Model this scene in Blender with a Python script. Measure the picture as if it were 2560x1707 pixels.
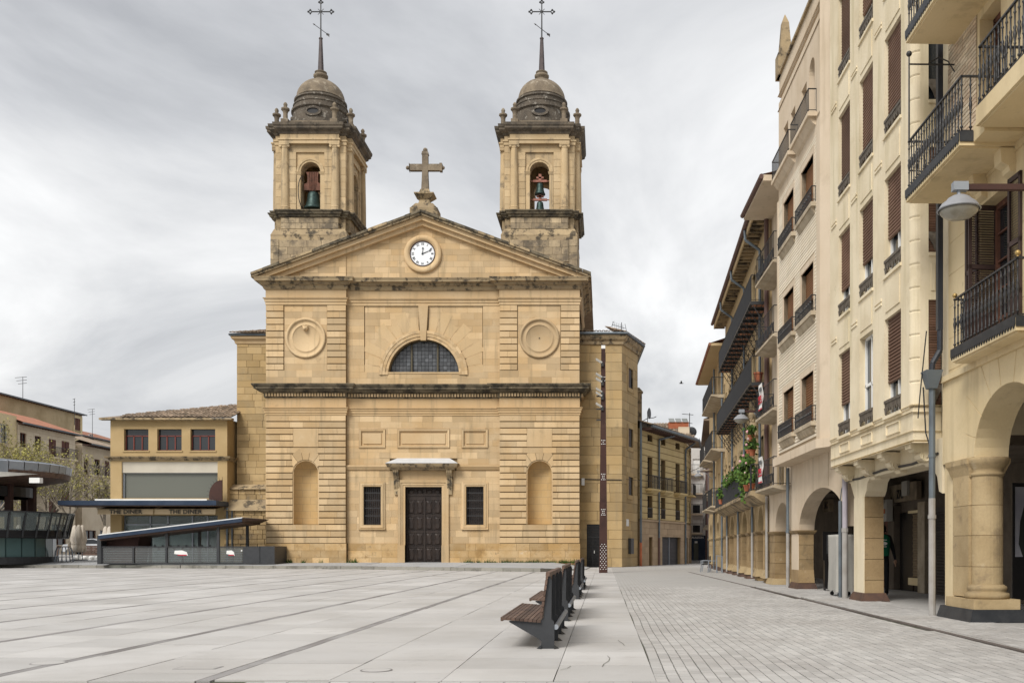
import bpy, math, random
from mathutils import Matrix, Vector
R = math.radians
random.seed(7)
sc = bpy.context.scene
for o in list(bpy.data.objects): bpy.data.objects.remove(o)
COL = sc.collection

# ------------------------------------------------------------------ camera
H, FPX, PU, PV = 1.3, 2450.0, 1510.0, 1372.0      # eye height, focal length and principal point (photo 2560 px wide)
cam_d = bpy.data.cameras.new("camera"); cam = bpy.data.objects.new("camera", cam_d); COL.objects.link(cam)
cam.location = (0, 0, H); cam.rotation_euler = (R(90), 0, 0)
cam_d.sensor_width = 36; cam_d.lens = 36 * FPX / 2560
cam_d.shift_x = -(PU - 1280) / 2560; cam_d.shift_y = (PV - 853.5) / 2560
cam_d.clip_start = .1; cam_d.clip_end = 3000
sc.camera = cam

# ------------------------------------------------------------------ light
SUN_EL, SUN_AZ = R(45), R(-150)                    # from behind the camera, to the left (azimuth clockwise from +Y)
sun_d = bpy.data.lights.new("sun", 'SUN'); sun = bpy.data.objects.new("sun", sun_d); COL.objects.link(sun)
sun_d.energy = 1.5; sun_d.angle = R(24); sun_d.color = (1, .965, .91)
sdir = Vector((math.sin(SUN_AZ) * math.cos(SUN_EL), math.cos(SUN_AZ) * math.cos(SUN_EL), math.sin(SUN_EL)))
sun.rotation_euler = sdir.to_track_quat('Z', 'Y').to_euler(); sun.location = (-30, -30, 60)

wd = bpy.data.worlds.new("World"); sc.world = wd; wd.use_nodes = True
nt = wd.node_tree; N = nt.nodes; L = nt.links
for n in list(N): N.remove(n)
out = N.new('ShaderNodeOutputWorld'); bg = N.new('ShaderNodeBackground'); bg.inputs[1].default_value = .1
sky = N.new('ShaderNodeTexSky'); sky.sky_type = 'NISHITA'; sky.sun_disc = False
sky.sun_elevation = SUN_EL; sky.sun_rotation = SUN_AZ; sky.air_density = 1.5; sky.dust_density = 4
tc = N.new('ShaderNodeTexCoord')
def wn(t, **k):
    n = N.new(t)
    for a, b in k.items():
        if a == 'op': n.operation = b
        else: n.inputs[int(a[1:])].default_value = b
    return n
sep = N.new('ShaderNodeSeparateXYZ'); L.new(tc.outputs['Generated'], sep.inputs[0])
den = wn('ShaderNodeMath', op='ADD', i1=.24); L.new(sep.outputs[2], den.inputs[0])
mx = wn('ShaderNodeMath', op='MAXIMUM', i1=.06); L.new(den.outputs[0], mx.inputs[0])
dv = wn('ShaderNodeVectorMath', op='DIVIDE'); cmb = N.new('ShaderNodeCombineXYZ')
for i in range(3): L.new(mx.outputs[0], cmb.inputs[i])
L.new(tc.outputs['Generated'], dv.inputs[0]); L.new(cmb.outputs[0], dv.inputs[1])
mp = N.new('ShaderNodeMapping'); mp.inputs['Location'].default_value = (3.45, 1.6, 0); mp.inputs['Scale'].default_value = (1.15, 1.0, .6); L.new(dv.outputs[0], mp.inputs[0])
n1 = N.new('ShaderNodeTexNoise'); n1.inputs['Scale'].default_value = .95; n1.inputs['Detail'].default_value = 10; n1.inputs['Roughness'].default_value = .56; n1.inputs['Distortion'].default_value = .6
L.new(mp.outputs[0], n1.inputs['Vector'])
cr = N.new('ShaderNodeValToRGB'); L.new(n1.outputs['Fac'], cr.inputs[0])
SKY_GAIN = 5.0
def cset(ramp, stops):
    e = ramp.color_ramp.elements
    while len(e) > 1: e.remove(e[-1])
    e[0].position = stops[0][0]; e[0].color = (*stops[0][1], 1)
    for p, c in stops[1:]:
        x = e.new(p); x.color = (*c, 1)
cset(cr, [(.34, (.45, .46, .485)), (.43, (.60, .61, .632)), (.52, (.765, .77, .78)), (.63, (.95, .953, .955))])
ml = wn('ShaderNodeVectorMath', op='SCALE'); ml.inputs['Scale'].default_value = SKY_GAIN; L.new(cr.outputs[0], ml.inputs[0])
mixs = N.new('ShaderNodeMix'); mixs.data_type = 'RGBA'; mixs.inputs['Factor'].default_value = .965
L.new(sky.outputs[0], mixs.inputs['A']); L.new(ml.outputs[0], mixs.inputs['B'])
L.new(mixs.outputs['Result'], bg.inputs[0]); L.new(bg.outputs[0], out.inputs[0])

vs = sc.view_settings
sc.display_settings.display_device = 'sRGB'
vs.view_transform = 'Standard'; vs.look = 'None'; vs.exposure = 1.12; vs.gamma = 1; vs.use_curve_mapping = False
sc.cycles.max_bounces = 6; sc.cycles.diffuse_bounces = 4; sc.cycles.glossy_bounces = 3; sc.cycles.transmission_bounces = 4
sc.cycles.transparent_max_bounces = 8
sc.cycles.use_denoising = True
sc.cycles.caustics_reflective = False; sc.cycles.caustics_refractive = False

# ------------------------------------------------------------------ helpers
FR = [Matrix.Identity(4)]          # current building frame -> world
WM = {}                            # world matrix of parents
UID = {}
def frame(x=0, y=0, z=0, rz=0): FR[0] = Matrix.Translation((x, y, z)) @ Matrix.Rotation(rz, 4, 'Z')
def pinv(p): return WM[p.name].inverted() if p is not None else Matrix.Identity(4)
class MB:
    def __init__(s): s.v = []; s.f = []
    def add(s, vs, fs):
        n = len(s.v); s.v += vs; s.f += [tuple(i + n for i in f) for f in fs]; return s
    def poly(s, pts): return s.add([tuple(p) for p in pts], [tuple(range(len(pts)))])
    def box(s, x0, x1, y0, y1, z0, z1):
        return s.add([(x0,y0,z0),(x1,y0,z0),(x1,y1,z0),(x0,y1,z0),(x0,y0,z1),(x1,y0,z1),(x1,y1,z1),(x0,y1,z1)],
                     [(0,3,2,1),(4,5,6,7),(0,1,5,4),(1,2,6,5),(2,3,7,6),(3,0,4,7)])
    def frus(s, x0, x1, y0, y1, z0, x2, x3, y2, y3, z1):
        return s.add([(x0,y0,z0),(x1,y0,z0),(x1,y1,z0),(x0,y1,z0),(x2,y2,z1),(x3,y2,z1),(x3,y3,z1),(x2,y3,z1)],
                     [(0,3,2,1),(4,5,6,7),(0,1,5,4),(1,2,6,5),(2,3,7,6),(3,0,4,7)])
    def prism(s, pts, a, b, ax='y'):
        # polygon extruded along an axis: ax y -> pts are (x,z); x -> (y,z); z -> (x,y)
        m = {'y': lambda p, t: (p[0], t, p[1]), 'x': lambda p, t: (t, p[0], p[1]), 'z': lambda p, t: (p[0], p[1], t)}[ax]
        n = len(pts)
        vs = [m(p, a) for p in pts] + [m(p, b) for p in pts]
        fs = [tuple(range(n)), tuple(range(2*n-1, n-1, -1))] + [(i, i+n, (i+1) % n + n, (i+1) % n) for i in range(n)]
        return s.add(vs, fs)
    def tube(s, p0, p1, r0, r1=None, n=8):
        r1 = r0 if r1 is None else r1
        p0 = Vector(p0); p1 = Vector(p1); d = p1 - p0
        if d.length < 1e-6: return s
        q = d.to_track_quat('Z', 'Y')
        vs = []
        for p, r in ((p0, r0), (p1, r1)):
            for i in range(n):
                a = 2*math.pi*i/n
                vs.append(tuple(p + q @ Vector((r*math.cos(a), r*math.sin(a), 0))))
        fs = [(i, (i+1) % n, (i+1) % n + n, i + n) for i in range(n)] + [tuple(range(n-1, -1, -1)), tuple(range(n, 2*n))]
        return s.add(vs, fs)
    def path(s, pts, r, n=6):
        for a, b in zip(pts[:-1], pts[1:]): s.tube(a, b, r, None, n)
        return s
    def lathe(s, prof, cx=0, cy=0, n=24, a0=0, a1=2*math.pi, caps=True):
        full = abs(a1 - a0 - 2*math.pi) < 1e-6
        m = n if full else n + 1
        vs = [(cx + r*math.cos(a0+(a1-a0)*i/n), cy + r*math.sin(a0+(a1-a0)*i/n), z) for r, z in prof for i in range(m)]
        fs = []
        for k in range(len(prof)-1):
            for i in range(n):
                j = (i+1) % m
                fs.append((k*m+i, k*m+j, (k+1)*m+j, (k+1)*m+i))
        if full and caps:
            fs.append(tuple(range(m-1, -1, -1))); fs.append(tuple(range((len(prof)-1)*m, len(prof)*m)))
        return s.add(vs, fs)
    def ball(s, c, r, n=10, m=6, sz=1):
        return s.lathe([(max(r*math.sin(math.pi*k/m), 1e-4), c[2] - sz*r*math.cos(math.pi*k/m)) for k in range(m+1)], c[0], c[1], n)
    def sweep(s, prof, path, closed=False):
        # prof (out, z); path in plan, outward is to the right of travel
        n = len(path); P = [Vector(p) for p in path]
        offs = []
        for i in range(n):
            def nr(a, b):
                d = (b - a).normalized(); return Vector((d.y, -d.x))
            if closed or 0 < i < n-1:
                n0 = nr(P[i-1], P[i]); n1 = nr(P[i], P[(i+1) % n])
                m = n0 + n1; m = m / max(m.dot(n0), .2)
            elif i == 0: m = nr(P[0], P[1])
            else: m = nr(P[-2], P[-1])
            offs.append(m)
        k = len(prof)
        vs = [(P[i].x + offs[i].x*o, P[i].y + offs[i].y*o, z) for i in range(n) for o, z in prof]
        fs = []
        for i in range(n if closed else n-1):
            j = (i+1) % n
            for q in range(k-1): fs.append((i*k+q, j*k+q, j*k+q+1, i*k+q+1))
        if not closed:
            fs += [tuple(range(k)), tuple(range((n-1)*k + k-1, (n-1)*k-1, -1))]
        return s.add(vs, fs)
    def build(s, name, mat, parent=None, smooth=False, local=False):
        me = bpy.data.meshes.new(name)
        M = Matrix.Identity(4) if local else pinv(parent) @ FR[0]
        me.from_pydata([tuple(M @ Vector(v)) for v in s.v], [], s.f); me.update()
        if mat is not None: me.materials.append(mat)
        if smooth: me.polygons.foreach_set('use_smooth', [True]*len(me.polygons))
        o = bpy.data.objects.new(name, me); COL.objects.link(o)
        if parent is not None:
            o.parent = parent; WM[o.name] = WM[parent.name].copy()
        else: WM[o.name] = Matrix.Identity(4)
        return o
def tag(o, label=None, cat=None, group=None, kind=None):
    if label: o['label'] = label
    if cat: o['category'] = cat
    if group: o['group'] = group
    if kind: o['kind'] = kind
    return o
def thing(name, label, cat, loc, group=None):      # Empty at the thing's base, loc in the current frame
    o = bpy.data.objects.new(name, None); COL.objects.link(o)
    w = FR[0] @ Vector(loc); o.location = w; o.empty_display_size = .2
    WM[o.name] = Matrix.Translation(w)
    return tag(o, label, cat, group)
def stuff(o): o['kind'] = 'stuff'; return o
def struct(o): o['kind'] = 'structure'; return o
_unit = {}
def unitbox(mat, ch=0):
    k = (mat.name, ch)
    if k not in _unit:
        b = MB()
        if ch: b.box(-.5,.5,-.5+ch,.5,-.5,.5)
        else: b.box(-.5,.5,-.5,.5,-.5,.5)
        me = bpy.data.meshes.new('unit_block'); me.from_pydata(b.v, [], b.f); me.materials.append(mat); _unit[k] = me
    return _unit[k]
def inst(name, me, parent, loc, rot=(0,0,0), scale=(1,1,1)):
    # instance of a shared mesh, placed in the current frame
    o = bpy.data.objects.new(name, me); COL.objects.link(o)
    from mathutils import Euler
    M = FR[0] @ Matrix.Translation(loc) @ Euler(rot).to_matrix().to_4x4() @ Matrix.Diagonal((*scale, 1))
    if parent is not None: o.parent = parent; M = pinv(parent) @ M
    o.matrix_basis = M
    return o
def bx(name, mat, parent, x0, x1, y0, y1, z0, z1):
    return inst(name, unitbox(mat), parent, ((x0+x1)/2, (y0+y1)/2, (z0+z1)/2), (0,0,0), (x1-x0, y1-y0, z1-z0))
def mesh_of(mb, mat, smooth=False, name='shape'):
    me = bpy.data.meshes.new(name); me.from_pydata([tuple(v) for v in mb.v], [], mb.f); me.update(); me.materials.append(mat)
    if smooth: me.polygons.foreach_set('use_smooth', [True]*len(me.polygons))
    return me
def text(name, body, mat, parent, loc, size, rot=(R(90),0,0), align='CENTER', ext=.004, sx=1, bold=0):
    cu = bpy.data.curves.new('lettering', 'FONT'); cu.body = body; cu.size = size; cu.align_x = align; cu.align_y = 'CENTER'
    cu.extrude = ext; cu.offset = bold; cu.resolution_u = 2
    t = bpy.data.objects.new('lettering', cu); COL.objects.link(t)
    me = bpy.data.meshes.new_from_object(t.evaluated_get(bpy.context.evaluated_depsgraph_get())); me.name = 'lettering'
    bpy.data.objects.remove(t)
    me.materials.clear(); me.materials.append(mat)
    return inst(name, me, parent, loc, rot, (sx, 1, 1))

# polygons: rectangles cut by rectangular and arched holes
def sub_rect(rs, h):
    o = []
    for (a, b, c, d) in rs:
        x0, x1, z0, z1 = h
        if x1 <= a or x0 >= b or z1 <= c or z0 >= d: o.append((a,b,c,d)); continue
        if z0 > c: o.append((a,b,c,z0))
        if z1 < d: o.append((a,b,z1,d))
        lo, hi = max(c,z0), min(d,z1)
        if x0 > a: o.append((a,x0,lo,hi))
        if x1 < b: o.append((x1,b,lo,hi))
    return [r for r in o if r[1]-r[0] > .015 and r[3]-r[2] > .015]
def cut(rect, holes):
    # holes: ('r',x0,x1,z0,z1) or ('a',cx,rx,rz,zb,zs) -> polygons (x,z)
    rs = [rect]; arcs = []
    for h in holes:
        if h[0] == 'r': rs = sub_rect(rs, h[1:])
        else:
            _, cx, rx, rz, zb, zs = h
            rs = sub_rect(rs, (cx-rx, cx+rx, zb, zs)); arcs.append(h)
    res = []
    for r in rs:
        todo = [r]; a_hit = None
        for h in arcs:
            _, cx, rx, rz, zb, zs = h
            if r[1] > cx-rx and r[0] < cx+rx and r[3] > zs and r[2] < zs+rz:
                a_hit = h
                if r[2] < zs: todo = [(r[0],r[1],r[2],zs),(r[0],r[1],zs,r[3])]
                break
        for (a,b,c,d) in todo:
            if a_hit is None or d <= a_hit[5] + 1e-6: res.append([(a,c),(b,c),(b,d),(a,d)]); continue
            _, cx, rx, rz, zb, zs = a_hit
            n = max(4, int((b-a)/rx*10)); run = []
            xs = sorted(set([a + (b-a)*i/n for i in range(n+1)] + [x for x in (cx-rx, cx+rx) if a < x < b]))
            def flush(run):
                if len(run) > 1: res.append(run + [(run[-1][0], d), (run[0][0], d)])
            for x in xs:
                t = (x-cx)/rx
                zl = max(c, zs + rz*math.sqrt(max(0, 1-t*t))) if abs(t) < 1 else c
                if zl < d - .004: run.append((x, zl))
                else: flush(run); run = []
            flush(run)
    return res
def courses(x0, x1, zs, wmin, wmax, gap, rnd=random):
    # stone courses: list of rects
    o = []
    for z0, z1 in zip(zs[:-1], zs[1:]):
        x = x0; n = 0
        first = rnd.uniform(.4, 1) * wmax
        while x < x1 - .01:
            w = first if n == 0 else rnd.uniform(wmin, wmax)
            e = x + w
            if x1 - e < wmin*.6: e = x1
            o.append((x + gap/2, e - gap/2, z0 + gap/2, z1 - gap/2)); x = e; n += 1
    return o
def zsteps(z0, z1, h):
    n = max(1, round((z1-z0)/h)); return [z0 + (z1-z0)*i/n for i in range(n+1)]
def clip(poly, a, b, c):
    # keep a*x + b*z <= c
    o = []
    for i in range(len(poly)):
        p, q = poly[i-1], poly[i]
        dp, dq = a*p[0]+b*p[1]-c, a*q[0]+b*q[1]-c
        if (dp <= 0) != (dq <= 0):
            t = dp/(dp-dq); o.append((p[0]+t*(q[0]-p[0]), p[1]+t*(q[1]-p[1])))
        if dq <= 0: o.append(q)
    return o
def grid_wall(mb, x0, x1, z0, z1, y0, y1, holes):
    for p in cut((x0,x1,z0,z1), holes): mb.prism(p, y0, y1)
    return mb
def veneer(mb, rects, y, holes=(), back=.04, jit=.006, clips=()):
    for r in rects:
        for p in cut(r, holes):
            for c in clips: p = clip(p, *c) if len(p) > 2 else p
            if len(p) > 2: mb.prism(p, y - random.uniform(0, jit), y + back)
    return mb

# ------------------------------------------------------------------ materials
def lin(r, g, b): return tuple(((c/255)/12.92 if c/255 <= .04045 else ((c/255+.055)/1.055)**2.4) for c in (r, g, b))
MATS = {}
def mk(name, col, rough=.85, var=0, tint=None, nscale=3, namt=.25, fine=0, bump=.15, bscale=25, stain=None, streak=None, metal=0, spec=.3,
       brick=None, coat=0, emit=0, wave=None):
    m = bpy.data.materials.new(name); m.use_nodes = True; MATS[name] = m
    t = m.node_tree; n_ = t.nodes; l_ = t.links
    b = n_['Principled BSDF']
    b.inputs['Roughness'].default_value = rough; b.inputs['Metallic'].default_value = metal
    b.inputs['Specular IOR Level'].default_value = spec
    if coat: b.inputs['Coat Weight'].default_value = coat
    g = n_.new('ShaderNodeNewGeometry'); pos = g.outputs['Position']
    def noise(scale, detail=5, r=.55, vec=None, sc3=None):
        q = n_.new('ShaderNodeTexNoise'); q.inputs['Scale'].default_value = scale; q.inputs['Detail'].default_value = detail; q.inputs['Roughness'].default_value = r
        v = vec or pos
        if sc3:
            mpn = n_.new('ShaderNodeMapping'); mpn.inputs['Scale'].default_value = sc3; l_.new(v, mpn.inputs[0]); v = mpn.outputs[0]
        l_.new(v, q.inputs['Vector']); return q.outputs['Fac']
    def math_(op, a, bb, cl=False):
        q = n_.new('ShaderNodeMath'); q.operation = op; q.use_clamp = cl
        for i, x in enumerate((a, bb)):
            if hasattr(x, 'node'): l_.new(x, q.inputs[i])
            else: q.inputs[i].default_value = x
        return q.outputs[0]
    def mix(f, a, bb, bt='MIX'):
        q = n_.new('ShaderNodeMix'); q.data_type = 'RGBA'; q.blend_type = bt
        for k, x in (('Factor', f), ('A', a), ('B', bb)):
            if hasattr(x, 'node'): l_.new(x, q.inputs[k])
            else: q.inputs[k].default_value = x if k == 'Factor' else (*x, 1)
        return q.outputs['Result']
    def ramp(f, lo, hi):
        q = n_.new('ShaderNodeMapRange'); q.interpolation_type = 'SMOOTHSTEP'; l_.new(f, q.inputs[0])
        q.inputs[1].default_value = lo; q.inputs[2].default_value = hi; return q.outputs[0]
    c = None
    tint = tint or tuple(x*.72 for x in col)
    nz = noise(nscale)
    c = mix(math_('MULTIPLY', ramp(nz, .35, .7), min(1, namt*2)), col, tint)
    if var:
        oi = n_.new('ShaderNodeObjectInfo')
        rr = math_('FRACT', math_('ADD', oi.outputs['Random'], g.outputs['Random Per Island']), 0)
        # tone: brightness and a drift towards the tint
        br = math_('ADD', math_('MULTIPLY', rr, 2*var), 1 - var)
        vm = n_.new('ShaderNodeVectorMath'); vm.operation = 'SCALE'; l_.new(c, vm.inputs[0]); l_.new(br, vm.inputs['Scale']); c = vm.outputs[0]
        r2 = math_('FRACT', math_('MULTIPLY', rr, 7.31), 0)
        c = mix(math_('MULTIPLY', ramp(r2, .55, 1), min(1, var*2.2)), c, tint)
    if fine:
        f1 = noise(bscale*1.7, 3, .7)
        c = mix(math_('MULTIPLY', ramp(f1, .3, .75), fine), c, tuple(x*.45 for x in col))
    if streak:   # vertical water marks: (amount, lo, hi, colour)
        am, lo, hi, sc_ = streak
        f2 = noise(1, 4, .6, None, (2.6, 2.6, .22))
        c = mix(math_('MULTIPLY', ramp(f2, lo, hi), am), c, sc_)
    if stain:    # blotches: (amount, scale, lo, hi, colour)
        for am, s_, lo, hi, sc_ in ([stain] if not isinstance(stain, list) else stain):
            f3 = noise(s_, 7, .68)
            c = mix(math_('MULTIPLY', ramp(f3, lo, hi), am), c, sc_)
    hgt = noise(bscale, 4, .6)
    if wave:     # grooves: (axis scale vector, frequency, depth colour amount)
        pass
    if brick:    # (row height, length, mortar, mortar colour, axis) : axis 'x' wall runs along x, 'y' along y
        rh, bl, mo, mc, ax = brick
        br_ = n_.new('ShaderNodeTexBrick'); br_.inputs['Scale'].default_value = 1
        sp_ = n_.new('ShaderNodeSeparateXYZ'); l_.new(pos, sp_.inputs[0]); cb = n_.new('ShaderNodeCombineXYZ')
        if ax == 'z': l_.new(sp_.outputs[0], cb.inputs[1]); l_.new(sp_.outputs[1], cb.inputs[0])
        else: l_.new(sp_.outputs[0 if ax == 'x' else 1], cb.inputs[0]); l_.new(sp_.outputs[2], cb.inputs[1])
        l_.new(cb.outputs[0], br_.inputs['Vector'])
        br_.inputs['Mortar Size'].default_value = mo; br_.inputs['Brick Width'].default_value = bl; br_.inputs['Row Height'].default_value = rh
        br_.inputs['Color1'].default_value = (0,0,0,1); br_.inputs['Color2'].default_value = (1,1,1,1); br_.inputs['Mortar'].default_value = (.5,.5,.5,1)
        sb = n_.new('ShaderNodeSeparateColor'); l_.new(br_.outputs['Color'], sb.inputs[0])
        c = mix(math_('MULTIPLY', sb.outputs[0], .35), c, tint)
        c = mix(br_.outputs['Fac'], c, mc)
        hgt = math_('SUBTRACT', math_('MULTIPLY', hgt, .3), br_.outputs['Fac'])
    l_.new(c, b.inputs['Base Color'])
    if emit: l_.new(c, b.inputs['Emission Color']); b.inputs['Emission Strength'].default_value = emit
    if bump:
        bp = n_.new('ShaderNodeBump'); bp.inputs['Strength'].default_value = bump; bp.inputs['Distance'].default_value = .03
        l_.new(hgt, bp.inputs['Height']); l_.new(bp.outputs[0], b.inputs['Normal'])
    return m
def glass(name, col=(.02,.024,.028), rough=.06, alpha=1):
    m = bpy.data.materials.new(name); m.use_nodes = True
    t = m.node_tree; b = t.nodes['Principled BSDF']
    b.inputs['Base Color'].default_value = (*col, 1); b.inputs['Roughness'].default_value = rough; b.inputs['Specular IOR Level'].default_value = .6
    if alpha < 1:
        tr = t.nodes.new('ShaderNodeBsdfTransparent'); ms = t.nodes.new('ShaderNodeMixShader'); ms.inputs[0].default_value = alpha
        tr.inputs[0].default_value = (.86, .9, .9, 1)
        t.links.new(tr.outputs[0], ms.inputs[1]); t.links.new(b.outputs[0], ms.inputs[2]); t.links.new(ms.outputs[0], t.nodes['Material Output'].inputs[0])
    else:
        n = t.nodes.new('ShaderNodeTexNoise'); n.inputs['Scale'].default_value = 1.3; g = t.nodes.new('ShaderNodeNewGeometry'); t.links.new(g.outputs['Position'], n.inputs['Vector'])
        bp = t.nodes.new('ShaderNodeBump'); bp.inputs['Strength'].default_value = .04; bp.inputs['Distance'].default_value = .1
        t.links.new(n.outputs['Fac'], bp.inputs['Height']); t.links.new(bp.outputs[0], b.inputs['Normal'])
    return m

DARK = (.035, .032, .028)
STONE = (.56, .41, .225); STONE2 = (.47, .30, .12)
m_stone = mk('church_stone', (.565,.42,.25), .9, .19, (.45,.29,.13), .5, .22, .14, .3, 14, stain=[(.6, 1.3, .6, .78, (.33,.24,.135)), (.4, .35, .56, .75, (.62,.51,.35)), (.7, .8, .64, .78, (.22,.165,.10)), (.35, 4, .6, .7, (.34,.24,.13))], streak=(.6, .52, .74, (.31,.235,.14)))
m_fan = mk('arch_stone', (.56,.41,.235), .9, .05, (.5,.35,.18), .5, .22, .14, .3, 14, streak=(.5, .52, .74, (.33,.25,.15)))
m_plinth = mk('plinth_stone', (.54,.39,.215), .92, .24, (.42,.26,.10), .9, .4, .18, .4, 12, stain=[(.75, 1.1, .52, .68, (.30,.185,.075)), (.6, 2.4, .58, .7, (.22,.165,.10)), (.5, 1.6, .62, .74, (.60,.52,.4))])
m_niche = mk('niche_stone', (.50,.36,.19), .9, 0, STONE2, .8, .3, .12, .2, 14, stain=[(.5, 1.1, .5, .7, (.36,.26,.14))], brick=(.5, 1.0, .012, (.33,.24,.13), 'x'))
m_mortar = mk('church_joint', (.25,.175,.09), .95, 0, None, 2, .3)
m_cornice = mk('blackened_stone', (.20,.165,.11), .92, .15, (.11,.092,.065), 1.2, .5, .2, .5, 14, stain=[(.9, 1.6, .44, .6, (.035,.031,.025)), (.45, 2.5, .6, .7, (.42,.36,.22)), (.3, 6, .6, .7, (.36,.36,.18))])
m_weath = mk('weathered_stone', (.40,.305,.18), .92, .15, (.27,.205,.13), 1.2, .4, .2, .5, 14, stain=[(.9, 1.9, .48, .62, (.05,.043,.034)), (.4, 3.5, .58, .72, (.42,.38,.26))])
m_tower = mk('tower_stone', (.53,.405,.245), .9, .15, (.42,.30,.16), .6, .3, .14, .3, 12, stain=[(.75, 1.1, .55, .7, (.15,.12,.085)), (.5, 2.5, .6, .7, (.20,.165,.12))], streak=(.65, .52, .7, (.19,.15,.10)))
m_tbase = mk('tower_base_stone', (.44,.345,.22), .92, .25, (.30,.235,.155), 1, .5, .2, .45, 10, stain=[(.85, .9, .45, .62, (.11,.092,.07)), (.6, 3, .56, .68, (.08,.07,.055)), (.4, 2, .62, .72, (.58,.5,.37))], streak=(.6, .5, .7, (.12,.1,.075)))
m_dome = mk('dome_stone', (.25,.20,.14), .92, .05, (.15,.12,.088), 1.5, .5, .3, .5, 12, stain=[(.6, 2.2, .55, .68, (.40,.35,.27)), (.6, 1.2, .52, .7, (.07,.06,.048))])
m_drum = mk('drum_stone', (.13,.108,.084), .92, .05, (.075,.064,.052), 1.5, .5, .3, .5, 12, stain=[(.8, 3, .55, .66, (.36,.33,.28)), (.5, 8, .55, .65, (.3,.27,.22))])
m_yel = mk('annex_stone', (.45,.33,.175), .9, .2, (.38,.255,.11), .5, .3, .14, .3, 12, stain=[(.6, .6, .52, .72, (.27,.21,.125)), (.4, 2.5, .6, .72, (.5,.4,.25)), (.6, .45, .62, .75, (.17,.135,.09))], streak=(.45, .52, .76, (.27,.21,.13)))
m_rubble = mk('old_wall_stone', (.42,.30,.15), .95, .3, (.30,.21,.11), 1.5, .4, .2, .5, 8, stain=[(.7, 1.1, .55, .7, (.13,.11,.085)), (.4, 2, .6, .7, (.5,.46,.38))])
m_slab = mk('granite_slab', (.515,.502,.487), .66, .09, (.41,.395,.375), .35, .5, .18, .12, 70, stain=[(.6, .33, .5, .7, (.36,.342,.322)), (.55, 1.7, .57, .72, (.335,.318,.30)), (.7, 5, .66, .74, (.25,.235,.22)), (.8, 14, .72, .77, (.14,.132,.125))])
m_bed = mk('paving_joint', (.10,.095,.08), .95, 0, (.07,.085,.04), 3, .5)
m_strip = mk('dark_paving_strip', (.20,.185,.178), .8, .1, (.33,.32,.315), .6, .6, .2, .2, 60)
m_sett = mk('granite_sett', (.47,.458,.44), .75, .13, (.36,.342,.325), .5, .4, .15, .25, 40, stain=(.4, .4, .5, .75, (.34,.32,.30)))
m_settfar = mk('granite_sett_far', (.42,.41,.395), .8, 0, (.37,.36,.345), .7, .4, .1, .2, 20, brick=(.128, .24, .008, (.28,.265,.24), 'z'))
m_gutter = mk('gutter_stone', (.13,.11,.10), .85, .1, (.09,.075,.065), 2, .4)
m_moss = mk('moss', (.05,.085,.018), .95, .3, (.09,.12,.03), 6, .5, 0, .6, 40)
m_pod = mk('podium_paving', (.40,.405,.41), .75, .05, (.33,.335,.34), .6, .5, .1, .1, 40)
m_kerb = mk('kerb_stone', (.27,.255,.225), .85, .2, (.25,.24,.21), 2, .5, .2, .3, 20, stain=(.6, 1.4, .5, .65, (.10,.095,.08)))  # base tone darkened to carry the shade line along the kerb
m_iron = mk('black_iron', (.018,.018,.02), .5, 0, (.03,.028,.026), 4, .3, 0, .1, 40, spec=.5)
m_steel = mk('dark_grey_steel', (.03,.032,.036), .5, .1, (.02,.022,.025), 4, .4, 0, .1, 60, spec=.5, stain=(.7, 9, .68, .73, (.22,.215,.2)))
m_wood = mk('bench_wood', (.135,.085,.062), .62, .35, (.075,.047,.037), 3, .5, .2, .2, 30, streak=None)
m_door = mk('door_wood', (.036,.025,.02), .5, .06, (.02,.014,.012), 3, .5, .2, .25, 30, stain=(.35, 5, .62, .75, (.13,.095,.07)))
m_glass = glass('window_glass')
m_glassb = glass('bright_glass', (.115,.12,.10), .1)  # green-grey base colour stands in for trees reflected in the long window
m_clear = glass('clear_panel', (.34,.40,.40), .05, .36)
m_lead = mk('leaded_glass', (.085,.09,.098), .22, .35, (.05,.055,.06), 5, .4, 0, .1, 12, spec=.6)
m_leadbar = mk('lead_bar', (.09,.075,.045), .6)
m_white = mk('white_paint', (.78,.78,.76), .5, 0, (.65,.65,.63), 2, .2, 0, .03)
m_black = mk('black_paint', (.012,.012,.014), .45)
m_tile = mk('roof_tile', (.42,.32,.235), .9, .4, (.26,.2,.145), 2, .5, .2, .3, 20, stain=[(.6, 2.5, .52, .68, (.13,.115,.09)), (.5, 4, .6, .7, (.46,.40,.31))])
m_tilered = mk('red_roof_tile', (.40,.17,.10), .9, .3, (.28,.13,.085), 2, .5, .2, .3, 20, stain=(.5, 2.5, .5, .7, (.34,.25,.18)))
m_zinc = mk('zinc', (.30,.325,.36), .42, .06, (.24,.265,.30), 1, .4, 0, .05, 10, metal=.35, spec=.5)
m_pipe = mk('zinc_pipe', (.14,.165,.185), .5, 0, (.10,.115,.13), 2, .5, 0, .05, 10, metal=.3)
m_pipew = mk('pale_pipe', (.36,.345,.325), .6, 0, (.28,.26,.235), 2, .5, .1, .1, 20, stain=[(.7, 6, .66, .73, (.22,.11,.06)), (.5, 1.5, .55, .7, (.22,.21,.19))])
m_pipebr = mk('brown_pipe', (.12,.07,.06), .6)
m_navy = mk('navy_metal', (.016,.030,.058), .4, 0, (.03,.045,.075), 1, .5)
m_bronze = mk('bell_bronze', (.035,.062,.056), .45, .1, (.018,.03,.028), 4, .5, 0, .2, 14, metal=.5, stain=(.5, 5, .55, .7, (.10,.16,.14)))
m_yoke = mk('yoke_wood', (.17,.075,.05), .8, 0, (.09,.045,.03), 5, .5, .2, .3)
m_yoke2 = mk('yoke_red', (.36,.16,.12), .8, 0, (.24,.11,.08), 5, .5)
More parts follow.
